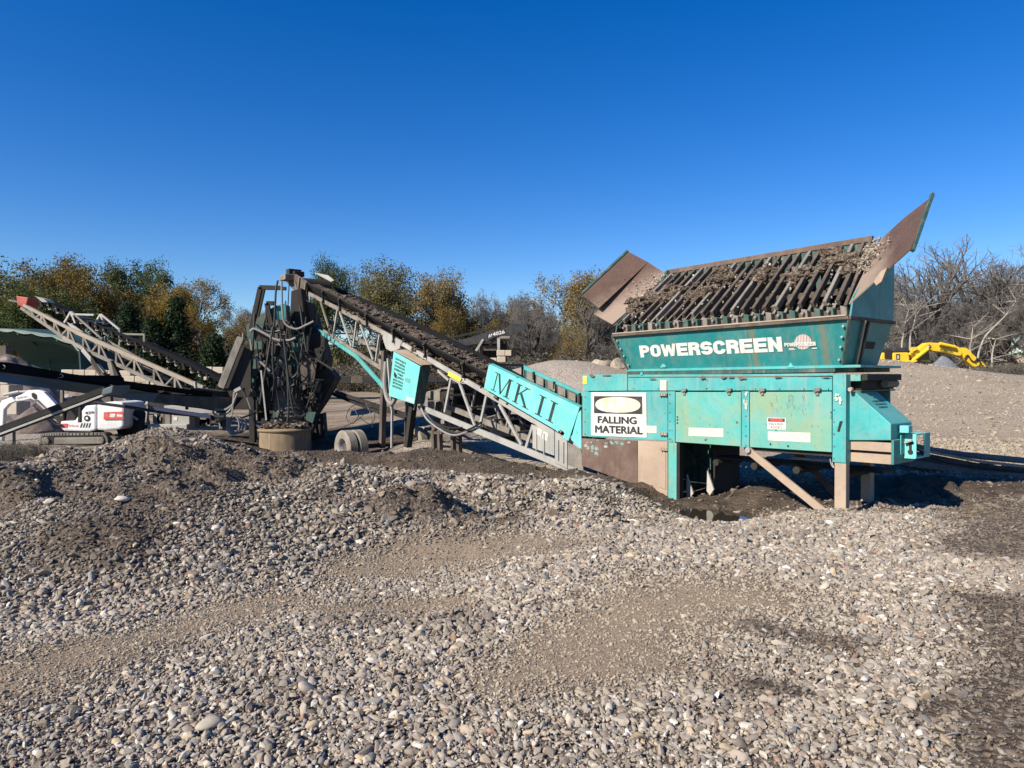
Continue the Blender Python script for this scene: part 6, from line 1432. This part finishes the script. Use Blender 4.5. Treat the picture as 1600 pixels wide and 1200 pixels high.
# ------------------------------------------------------------------ yellow excavator on the far side of the stockpile
YY = 52
ye = thing('yellow_excavator', 'yellow tracked excavator with its arm lowered behind the gravel stockpile', 'excavator', foot(1420, 590, YY))
def yp(name, px, mat, dY=0, th=1.0, bevel=.05, par=None, **k): return MB().slab([W(a, b, YY+dY) for a, b in px], BY*th).build(name, MT[mat], par or ye, bevel=bevel, **k)
yp('counterweight', [(1377, 553), (1379, 551), (1383, 551), (1383, 565), (1378, 565), (1376.5, 562)], 'yellow', 0, 2.6, .12)
hsg = yp('body', [(1395, 551), (1420, 550.5), (1421, 552.5), (1422, 561), (1421, 565), (1395, 565)], 'yellow', 0, 2.6, .1)
yp('grille', [(1383, 546), (1394.5, 546), (1394.5, 565), (1383, 565)], 'dark', .04, 2.5, .03); yp('engine_hood', [(1394, 546), (1400, 543), (1416, 543), (1422, 547), (1421, 551), (1395, 551)], 'black', .05, 2.4, .1); yp('lower_rail', [(1378, 563), (1434, 563), (1432, 566), (1380, 566)], 'yellow', -.05, 2.7, .03)
polys([W(1400, 562, YY), W(1406, 562, YY), W(1406, 553, YY), W(1400, 553, YY)], [[(0, 0), (1, 0), (1, 1), (0, 1)]], MT['ink_black'], hsg, 'badge', .02)
text_mesh('5', [W(1401, 560.5, YY), W(1404.5, 560.5, YY), W(1404.5, 555.5, YY), W(1401, 555.5, YY)], MT['ink_white'], hsg, 'lettering', .03, .05)
yp('cab', [(1432, 550), (1436, 546), (1451, 546), (1453, 563), (1432, 563)], 'glass', 1.4, 1.3, .05); yp('cab_frame', [(1424, 543), (1434, 542), (1434, 545), (1427, 545.5), (1427, 552), (1424, 552)], 'yellow', .3, .2, .02)
bo = yp('boom', [(1422, 554), (1440, 541), (1447, 536), (1453, 535), (1470, 536), (1496, 541), (1500, 543), (1504, 552), (1502, 556), (1496, 556), (1480, 551), (1462, 549), (1450, 548), (1443, 552), (1432, 560), (1424, 561)], 'yellow', .6, .6, .05)
text_mesh('KOMATSU', [W(1469, 548.2, YY+.6), W(1488.5, 551.6, YY+.6), W(1488.5, 548.4, YY+.6), W(1469, 544.8, YY+.6)], MT['ink_black'], bo, 'lettering', .02, .03)
yp('arm', [(1494, 543), (1510, 543.5), (1514, 546), (1520, 553), (1528, 560), (1532, 567), (1530, 572), (1524, 574), (1520, 572), (1508, 562), (1504, 555)], 'yellow', .65, .5, .05)
yp('bucket_linkage', [(1528, 562), (1534, 565), (1542, 572), (1540, 574), (1532, 569)], 'yellow', .7, .3, .03)
for a, b, mt, r_ in (((1424, 565), (1450, 545), 'yellow', .15), ((1468, 537), (1492, 542), 'yellow', .13), ((1432, 561), (1452, 541), 'galv', .08)): MB().tube([W(*a, YY+.4), W(*b, YY+.4)], r_, 10).build('ram', MT[mt], ye, smooth=True)
ftube('hose', [(1507, 561), (1512, 555), (1517, 562), (1522, 565), (1528, 562), (1534, 569)], YY+.55, .05, 'hose', ye)
MB().lathe(W(1452, 541, YY+.58), -BY, [(0, .12), (.05, .1)], 12).build('pin', MT['dark'], ye); MB().lathe(W(1527, 561.5, YY+.6), -BY, [(0, .12), (.05, .1)], 12).build('pin', MT['dark'], ye)
yp('undercarriage', [(1385, 566), (1445, 566), (1440, 585), (1390, 585)], 'dark', .3, 2.2, .05); yp('step', [(1440, 562), (1453, 562), (1453, 565), (1438, 565)], 'yellow', .8, 1.4, .03)

# ------------------------------------------------------------------ trees
def quads(name, mat, C, Nn, size, rs):
    """many small leaf faces, each a bent pair of triangles"""
    K = len(C); a = rs.normal(size=(K, 3)); a /= np.linalg.norm(a, axis=1, keepdims=True); b = np.cross(a, rs.normal(size=(K, 3))); b /= np.linalg.norm(b, axis=1, keepdims=True)+1e-9
    s = size*(.6+.8*rs.random((K, 1))); a = a*s; b = b*s*.7
    v = np.stack([C-a, C-b*.9+a*.1, C+a, C+b*.9+a*.1], 1).reshape(-1, 3)
    me = bpy.data.meshes.new(name); me.vertices.add(len(v)); me.vertices.foreach_set('co', v.ravel().astype(np.float32)); f = np.arange(len(v), dtype=np.int32)
    me.loops.add(len(v)); me.loops.foreach_set('vertex_index', f); me.polygons.add(K); me.polygons.foreach_set('loop_start', f[::4].copy()); me.polygons.foreach_set('loop_total', np.full(K, 4, dtype=np.int32)); me.update(); me.materials.append(mat); return me
def tubes(name, mat, segs):
    P0 = np.array([s[0] for s in segs]); P1 = np.array([s[1] for s in segs]); r0 = np.array([s[2] for s in segs])[:, None]; r1 = np.array([s[3] for s in segs])[:, None]
    d = P1-P0; d /= np.linalg.norm(d, axis=1, keepdims=True)+1e-9; ref = np.where(np.abs(d[:, 2:3]) > .9, np.array([[1., 0, 0]]), np.array([[0, 0, 1.]])); a = np.cross(d, ref); a /= np.linalg.norm(a, axis=1, keepdims=True)+1e-9; b = np.cross(d, a)
    n = 5 if r0.max() > .05 and len(segs) < 2500 else 3; vs = []
    for P_, r_ in ((P0, r0), (P1, r1)):
        for k in range(n): th = 2*math.pi*k/n; vs.append(P_+(a*math.cos(th)+b*math.sin(th))*r_)
    V = np.stack(vs, 1); K = len(segs); base = (np.arange(K)*2*n)[:, None, None]; fq = np.array([[k, (k+1) % n, n+(k+1) % n, n+k] for k in range(n)])[None]+base; fq = fq.reshape(-1, 4)
    me = bpy.data.meshes.new(name); me.vertices.add(K*2*n); me.vertices.foreach_set('co', V.ravel().astype(np.float32)); me.loops.add(fq.size); me.loops.foreach_set('vertex_index', fq.ravel().astype(np.int32))
    me.polygons.add(len(fq)); me.polygons.foreach_set('loop_start', np.arange(0, fq.size, 4, dtype=np.int32)); me.polygons.foreach_set('loop_total', np.full(len(fq), 4, dtype=np.int32)); me.update(); me.materials.append(mat); return me
def grow(seed, depth, h=10., spread=.5, trunk=.28, gnarl=.16, forks=3, leader=.55, lift=.12, r_0=.2):
    r = random.Random(seed); segs = []; tips = []
    def go(p, d, ln, rad, lv):
        n_ = 4 if lv < 3 else 3; q = p
        for i in range(n_):
            d = (d+Vector((r.gauss(0, gnarl), r.gauss(0, gnarl), r.gauss(0, gnarl)+lift*(.3 if lv else 0)))).normalized(); nx_ = q+d*ln/n_; ra = rad*(1-i/n_*.42); rb = rad*(1-(i+1)/n_*.42)
            segs.append((tuple(q), tuple(nx_), ra, rb, lv)); q = nx_
            if lv >= 1 and lv < depth and i >= 1 and r.random() < .75 or (lv == 0 and i >= 1):
                sd_ = d.orthogonal(); sd_.rotate(Matrix.Rotation(r.uniform(0, 6.28), 3, d)); nd = (d*(1-spread)+sd_*(spread+r.uniform(-.1, .2))).normalized()
                go(q, nd, ln*r.uniform(.55, .8), rb*.62, lv+1)
        if lv < depth:
            for k in range(forks if lv < 2 else 2):
                sd_ = d.orthogonal(); sd_.rotate(Matrix.Rotation(r.uniform(0, 6.28), 3, d)); nd = (d+sd_*spread*r.uniform(.4, 1.2)).normalized(); go(q, nd, ln*r.uniform(.55, .82), rad*.55, lv+1)
        else: tips.append(tuple(q))
    go(Vector((0, 0, -.3)), Vector((0, 0, 1)), h*trunk, r_0, 0)
    zmax = max(s[1][2] for s in segs); f = h/zmax
    segs = [(tuple(c*f for c in a), tuple(c*f for c in b), ra, rb, lv) for a, b, ra, rb, lv in segs]; tips = [tuple(c*f for c in t) for t in tips]; return segs, tips
def leafmat(name, cols):
    n = NT(name); g_ = n.n('ShaderNodeNewGeometry'); c = n.ramp(g_.outputs['Random Per Island'], [(i/(len(cols)-1), c_) for i, c_ in enumerate(cols)])
    c = n.mix(n.ramp(n.noise(.35, 3, .6, n.coord('Object')), [(.38, 0), (.62, .75)]), c, n.mix(1.0, c, (.62, .68, .5), 'MULTIPLY'))
    n.l(c, n.p.inputs['Base Color']); n.p.inputs['Roughness'].default_value = .7; n.p.inputs['Specular IOR Level'].default_value = .2
    tr_ = n.n('ShaderNodeBsdfTranslucent'); n.l(c, tr_.inputs[0]); mx = n.n('ShaderNodeMixShader'); mx.inputs[0].default_value = .3; n.l(n.p.outputs[0], mx.inputs[1]); n.l(tr_.outputs[0], mx.inputs[2]); n.l(mx.outputs[0], n.out.inputs[0]); return n.m
ML = {'autumn': leafmat('autumn_olive_leaves', [(.15, .10, .02), (.27, .17, .03), (.34, .20, .035), (.18, .14, .03), (.11, .11, .03)]),
      'olive': leafmat('olive_leaves', [(.11, .105, .045), (.17, .15, .06), (.21, .17, .07), (.13, .12, .055)]),
      'green': leafmat('dark_green_leaves', [(.06, .085, .03), (.09, .12, .04), (.13, .14, .05), (.07, .095, .035)]),
      'yellow': leafmat('yellow_brown_leaves', [(.30, .21, .08), (.36, .25, .09), (.24, .17, .08), (.18, .14, .07)]),
      'orange': leafmat('orange_brown_leaves', [(.21, .125, .03), (.27, .16, .035), (.18, .125, .035), (.14, .11, .035)]),
      'pine': leafmat('dark_pine_needles', [(.018, .035, .016), (.03, .05, .02), (.04, .06, .026)]),
      'brush': leafmat('dry_brush', [(.12, .098, .075), (.18, .15, .115), (.22, .185, .145), (.10, .09, .06)]),
      'weed': leafmat('dry_yellow_weed', [(.16, .14, .04), (.24, .19, .05), (.12, .11, .03)])}
def barkmat(name, a, b): n = NT(name); return n.fin(n.mix(n.noise(3, 5, .6, n.pos((1, 1, .3))), a, b), .9, 0, .1)
MT['bark'] = barkmat('grey_brown_bark', (.06, .05, .043), (.125, .108, .095)); MT['twig'] = barkmat('pale_grey_twigs', (.12, .106, .096), (.21, .188, .17)); MT['white_bark'] = barkmat('white_birch_bark', (.27, .24, .205), (.42, .38, .33))
LT = []      # leafy prototypes: trunk mesh, crown positions
for s_ in range(5):
    segs, tips = grow(s_*17+3, 4, spread=(.5, .42, .55, .38, .48)[s_], trunk=(.22, .26, .20, .25, .24)[s_], gnarl=.14, r_0=.22, lift=(.1, .2, .06, .25, .15)[s_])
    rs = np.random.default_rng(s_); T = np.array(tips); mids = np.array([s[1] for s in segs if s[4] >= 3]); C0 = np.concatenate([T, T, mids])
    LT.append((segs, C0))
def leafcloud(C0, n, sig, rs):
    idx = rs.integers(0, len(C0), n); return C0[idx]+np.clip(rs.normal(0, 1, (n, 3)), -1.5, 1.5)*sig
_tc = {}
def leafy(px, top, Y, kind, proto, dens=1.0, label='', sx=1.0, seed=0, leafsz=.16, group='trees beyond the yard'):
    b = foot(px, 600, Y); hh = W(px, top, Y).z-b.z; t = thing('broadleaf_tree', label, 'tree', b, group)
    segs, C0 = LT[proto]; key = (proto, kind, dens, leafsz)
    if key not in _tc:
        rs = np.random.default_rng(proto*7+len(_tc)); sel = C0[rs.random(len(C0)) < .55]; C = np.concatenate([leafcloud(sel, int(22000*dens), .27, rs), leafcloud(C0, int(3500*dens), .36, rs)])
        _tc[key] = (tubes('trunk', MT['bark'], [s for s in segs]), quads('crown', ML[kind], C, None, leafsz*.47, rs))
    for nm, m_ in zip(('trunk', 'crown'), _tc[key]):
        o = bpy.data.objects.new(nm, m_); COL.objects.link(o); o.parent = t
    s = hh/10.4; t.scale = (s*sx, s*sx, s); t.rotation_euler.z = seed*1.3; return t
tl = [(30, 394, 66, 'green', 1, .40, 'thin dark green tree with sky gaps at the far left', 1.1), (-30, 410, 60, 'olive', 0, 1, 'olive tree cut by the left picture border', 1.1), (-70, 400, 66, 'green', 2, 1, 'green tree outside the left border', 1.2),
      (118, 401, 58, 'orange', 0, 1.3, 'broad golden brown tree behind the red head box', .95), (165, 402, 64, 'olive', 2, 1.2, 'golden olive tree right of the broad golden brown one', .85), (218, 397, 70, 'green', 1, 1.1, 'tallest olive green tree of the left wood', .75),
      (262, 440, 60, 'autumn', 3, 1.1, 'olive tree with domed crown left of the pale topped one', .85), (312, 437, 66, 'yellow', 4, 1.0, 'pale yellow green tree right of the left wood', .85), (330, 470, 56, 'orange', 2, .9, 'orange brown small tree beside the side chute', .95), (75, 440, 56, 'green', 3, 1.2, 'low golden tree behind the truss conveyor head', 1.1),
      (500, 398, 72, 'green', 3, 1.0, 'dark green tree directly behind the conveyor head', .72), (598, 398, 70, 'olive', 0, 1.1, 'olive tree with broad crown behind the long belt', .92), (703, 412, 70, 'yellow', 3, .75, 'yellow brown tree left of the bare trees', .85), (725, 470, 64, 'orange', 2, .8, 'low orange brown tree behind the black conveyor', .8),
      (548, 408, 76, 'olive', 4, .7, 'slim olive tree between two larger ones behind the belt', .6), (882, 418, 78, 'yellow', 1, .8, 'thin yellow tree left of the hopper wing', .9), (935, 414, 76, 'yellow', 0, .9, 'yellow olive tree behind the left hopper wing', .95), (985, 430, 78, 'olive', 3, .5, 'olive tree mostly hidden by the hopper grid', 1.0), (868, 500, 66, 'yellow', 4, .35, 'small yellow shrub tree between bare trees', .8)]
for i, (px, top, Y, kind, pr, dn, lab, sx) in enumerate(tl): leafy(px, top, Y, kind, pr, dn, lab, sx, i)
# pines: shaggy cones
def pine(px, top, Y, wdt, label, seed):
    b = foot(px, 600, Y); hh = W(px, top, Y).z-b.z; t = thing('pine_tree', label, 'tree', b, 'dark pines'); rs = np.random.default_rng(seed); K = 9000
    C = []; 
    for k in range(150):
        z = rs.uniform(.06, .98); a = rs.uniform(0, 6.28); R_ = (1-z)**.75*wdt*rs.uniform(.55, 1.0); n_ = K//150; s = np.sqrt(rs.random(n_)); C.append(np.stack([np.cos(a)*R_*s, np.sin(a)*R_*s, z*hh+.1*R_*s], 1)+rs.normal(0, .20, (n_, 3)))
    o = bpy.data.objects.new('crown', quads('crown', ML['pine'], np.concatenate(C), None, .11, rs)); COL.objects.link(o); o.parent = t
    o = bpy.data.objects.new('trunk', tubes('trunk', MT['bark'], [((0, 0, -.3), (0, 0, hh*.9), .16, .04, 0)])); COL.objects.link(o); o.parent = t
for i, a in enumerate([(200, 475, 52, 2.3, 'dark green pine below the golden trees'), (278, 468, 51, 2.6, 'wide dark pine behind the truss conveyor belt'), (335, 528, 46, 1.5, 'small dark pine left of the slanted chute'), (240, 500, 50, 2.2, 'low dark pine between two taller pines'), (70, 480, 58, 2.2, 'dark pine above the shed roof'), (25, 470, 60, 2.2, 'dark pine at the left above the shed')]): pine(*a, seed=i+60)
# bare trees
BT = []
for s_ in range(5):
    segs, tips = grow(s_*31+8, 5 if s_ in (2, 3) else 4, spread=(.38, .42, .55, .38, .33)[s_], trunk=(.36, .32, .2, .22, .25)[s_], gnarl=(.15, .17, .18, .16, .15)[s_], forks=3 if s_ in (0, 1, 4) else 2, r_0=(.40, .36, .30, .24, .22)[s_], lift=(.22, .2, .12, .12, .12)[s_]); rs = random.Random(s_)
    tw_ = []
    for t in tips+[s[1] for s in segs if s[4] >= 4 and rs.random() < .5]:
        for k in range(1 if s_ < 2 else 3): d = Vector((rs.gauss(0, 1), rs.gauss(0, 1), rs.gauss(.3, 1))).normalized()*rs.uniform(.25, .6); q = Vector(t)+d; tw_.append((t, tuple(q), .013, .007, 9))
    main = [s for s in segs if s[4] <= 2]; fine = [s for s in segs if s[4] > 2]
    BT.append((tubes('trunk', MT['bark'], main), tubes('crown', MT['twig'], fine+tw_)))
def bare(px, top, Y, pr, label, sx=1.0, seed=0, name='bare_tree', group='bare trees at the edge of the wood'):
    b = foot(px, 600, Y); hh = W(px, top, Y).z-b.z; t = thing(name, label, 'tree', b, group)
    for nm, m_ in zip(('trunk', 'crown'), BT[pr]): o = bpy.data.objects.new(nm, m_); COL.objects.link(o); o.parent = t
    s = hh/10.3; t.scale = (s*sx, s*sx, s); t.rotation_euler.z = seed*2.1+.4
bl = [(1478, 366, 62, 0, 'largest bare oak, its bowed trunk right of the hopper wing', 1.1), (1562, 372, 66, 1, 'second large bare oak at the right of the wood', 1.15), (1412, 448, 70, 2, 'small pale bare tree just right of the hopper', .9), (1640, 380, 62, 2, 'bare oak outside the right border', 1.1), (1440, 470, 66, 3, 'slim bare tree between the hopper and the largest oak', .9), (1520, 470, 60, 4, 'slim bare tree between the two large oaks', .9), (1600, 450, 60, 3, 'bare tree at the right border', 1.0), (1395, 470, 60, 4, 'bare thin tree touching the hopper end', .8),
      (760, 448, 76, 2, 'bare grey tree right of the yellow brown tree', .9), (800, 455, 80, 3, 'thin bare tree left of the split trunks', .9), (835, 452, 76, 0, 'bare tree with spreading limbs beside the yellow tree', .9), (905, 445, 70, 1, 'bare tree among the yellow crowns', .9), (850, 470, 66, 4, 'small bare tree behind the far pile', .8), (370, 480, 76, 2, 'bare brown tree in the gap left of the tower', .9), (395, 470, 80, 3, 'faint bare tree behind the tower frame', .9), (725, 455, 82, 4, 'bare tree behind the yellow brown crown', .9), (20, 430, 80, 1, 'bare limbs among the far left green trees', .9), (960, 460, 72, 2, 'bare tree below the left wing', .9), (1045, 440, 78, 1, 'bare tree hidden behind the left wing', 1), (1180, 440, 76, 3, 'bare tree hidden behind the middle of the grid', 1), (1310, 430, 74, 4, 'bare tree hidden behind the right end of the grid', 1), (1110, 450, 84, 0, 'bare tree hidden behind the grid', 1), (1250, 440, 84, 1, 'bare tree hidden behind the grid end', 1)]
for i, (px, top, Y, pr, lab, sx) in enumerate(bl):
    bare(px, top, Y, pr, lab, sx, i)
for k in range(14):
    px = [1340, 1385, 1430, 1455, 1500, 1540, 1585, 1630, 740, 790, 845, 880, 925, 1665][k]; bare(px, rng.uniform(400, 450) if k < 8 else rng.uniform(455, 485), rng.uniform(92, 112), (2, 3, 2, 4)[k % 4], 'grey bare tree in the back row, %s' % ('behind the hopper end', 'just right of the hopper end', 'above the yellow digger body', 'above the yellow boom', 'behind the bowed trunk', 'behind the leaning birch', 'above the tan heap', 'past the right border', 'left of the hut', 'above the hut roof', 'right of the black conveyor head', 'behind the thin yellow tree', 'behind the left hopper wing', 'farthest outside the right border')[k], 1.1, k+40, group='bare trees in the back row of the wood')
# white stemmed leaning birches
for i, (pts_, lab) in enumerate((([(1528, 560), (1533, 540), (1540, 525), (1556, 508), (1572, 492), (1588, 470), (1605, 455)], 'white stemmed birch leaning far to the right'), ([(1409, 545), (1411, 525), (1414, 505), (1420, 485)], 'thin white stemmed tree beside the hopper end'), ([(1550, 560), (1552, 545), (1556, 530)], 'short broken white stem at the wood edge'), ([(1422, 530), (1426, 515), (1431, 495), (1440, 480)], 'second thin pale stem right of the hopper'), ([(1516, 548), (1518, 530), (1520, 512)], 'straight pale stem left of the leaning birch'))):
    b = foot(pts_[0][0], 600, 58); t = thing('birch_tree', lab, 'tree', b, 'pale stemmed trees'); P_ = [b-AZ*.2]+[W(x, y, 58) for x, y in pts_]; R0 = .085
    MB().tube(catmull(P_, 4), [R0*(1-.7*k/(len(catmull(P_, 4))-1)) for k in range(len(catmull(P_, 4)))], 7).build('trunk', MT['white_bark'], t, smooth=True)
    r = random.Random(i); sg_ = []
    for k in range(12):
        a = Vector(P_[-1-k % 3]); d = Vector((r.gauss(.3, .7), r.gauss(0, .6), r.gauss(.4, .5)))*1.3; sg_.append((tuple(a), tuple(a+d), .04, .015, 1))
        for j in range(5): e_ = a+d*r.uniform(.3, 1); sg_.append((tuple(e_), tuple(e_+Vector((r.gauss(0, .5), r.gauss(0, .5), r.gauss(.2, .4)))), .015, .006, 1))
    m_ = tubes('crown', MT['white_bark'], sg_); o = bpy.data.objects.new('crown', m_); COL.objects.link(o); o.location = -b; o.parent = t
# undergrowth along the edge of the wood
bc_ = bpy.data.collections.new('brush_shapes')
for s_ in range(4):
    r = random.Random(s_+70); sg_ = []; pts = []
    for k in range(60):
        a = Vector((r.gauss(0, .5), r.gauss(0, .5), 0)); d = Vector((r.gauss(0, .35), r.gauss(0, .35), 1)).normalized()
        for j in range(5):
            b = a+d*r.uniform(.35, .7); sg_.append((tuple(a), tuple(b), .022-.003*j, .018-.003*j, 1)); a = b; d = (d+Vector((r.gauss(0, .3), r.gauss(0, .3), r.gauss(0, .2)))).normalized(); pts.append(tuple(b))
            if r.random() < .7: e_ = b+Vector((r.gauss(0, .4), r.gauss(0, .4), r.gauss(.1, .35))); sg_.append((tuple(b), tuple(e_), .01, .005, 1)); pts.append(tuple(e_))
    rs = np.random.default_rng(s_); PT = np.array(pts); C = PT[rs.integers(0, len(PT), 1500)]+rs.normal(0, .18, (1500, 3))
    m1 = tubes('t', MT['twig'], sg_); m2 = quads('q', ML['brush'], C, None, .085, rs); bmj = bmesh.new(); bmj.from_mesh(m1); k0 = len(bmj.faces); bmj.from_mesh(m2); bmj.faces.ensure_lookup_table()
    for f in bmj.faces[k0:]: f.material_index = 1
    mj = bpy.data.meshes.new('brush_shape'); bmj.to_mesh(mj); bmj.free(); mj.materials.append(MT['twig']); mj.materials.append(ML['brush']); bc_.objects.link(bpy.data.objects.new('brush_shape_%d' % s_, mj))
bx_, by_, bs_ = [], [], []
for k in range(3000):
    px = rng.uniform(-300, 1900); Y = rng.uniform(60, 125)
    if k > 2100: px = rng.choice([rng.uniform(1330, 1750), rng.uniform(720, 1000)]); Y = rng.uniform(92, 125)
    if 380 < px < 560 and Y < 64: continue
    bx_.append((px-800)/FPX*Y); by_.append(Y); bs_.append(rng.uniform(.6, 1.25)*.85)
bx_ = np.array(bx_); by_ = np.array(by_); bs_ = np.array(bs_); K = len(bx_); bs_ = bs_*np.where(by_ > 98, np.where(bx_ > 40, 1.7, 2.2), 1)
scatter('undergrowth', np.stack([bx_, by_, H(bx_, by_)-.1], 1), np.stack([bs_*1.5, bs_*1.5, bs_], 1), np.stack([np.zeros(K), np.zeros(K), rng.random(K)*6.28], 1), rng.integers(0, 4, K), np.zeros(K), np.zeros(K), bc_, None, 'brown leafless brush along the edge of the wood')
# dry weeds at the left heap and by the tan heap
wx, wy = [], []
for k in range(9):
    px = rng.uniform(-40, 60); Y = rng.uniform(15.5, 18); wx.append((px-800)/FPX*Y); wy.append(Y)
for k in range(60): px = rng.uniform(1530, 1640); Y = rng.uniform(44, 50); wx.append((px-800)/FPX*Y); wy.append(Y)
wx = np.array(wx); wy = np.array(wy); K = len(wx); sc_ = np.where(wy < 25, .10, .32)*rng.uniform(.6, 1.4, K)
scatter('dry_weeds', np.stack([wx, wy, H(wx, wy)], 1), np.stack([sc_*1.4, sc_*1.4, sc_], 1), np.stack([np.zeros(K), np.zeros(K), rng.random(K)*6.28], 1), rng.integers(0, 4, K), np.zeros(K), np.zeros(K), bc_, None, 'dry brown weeds')
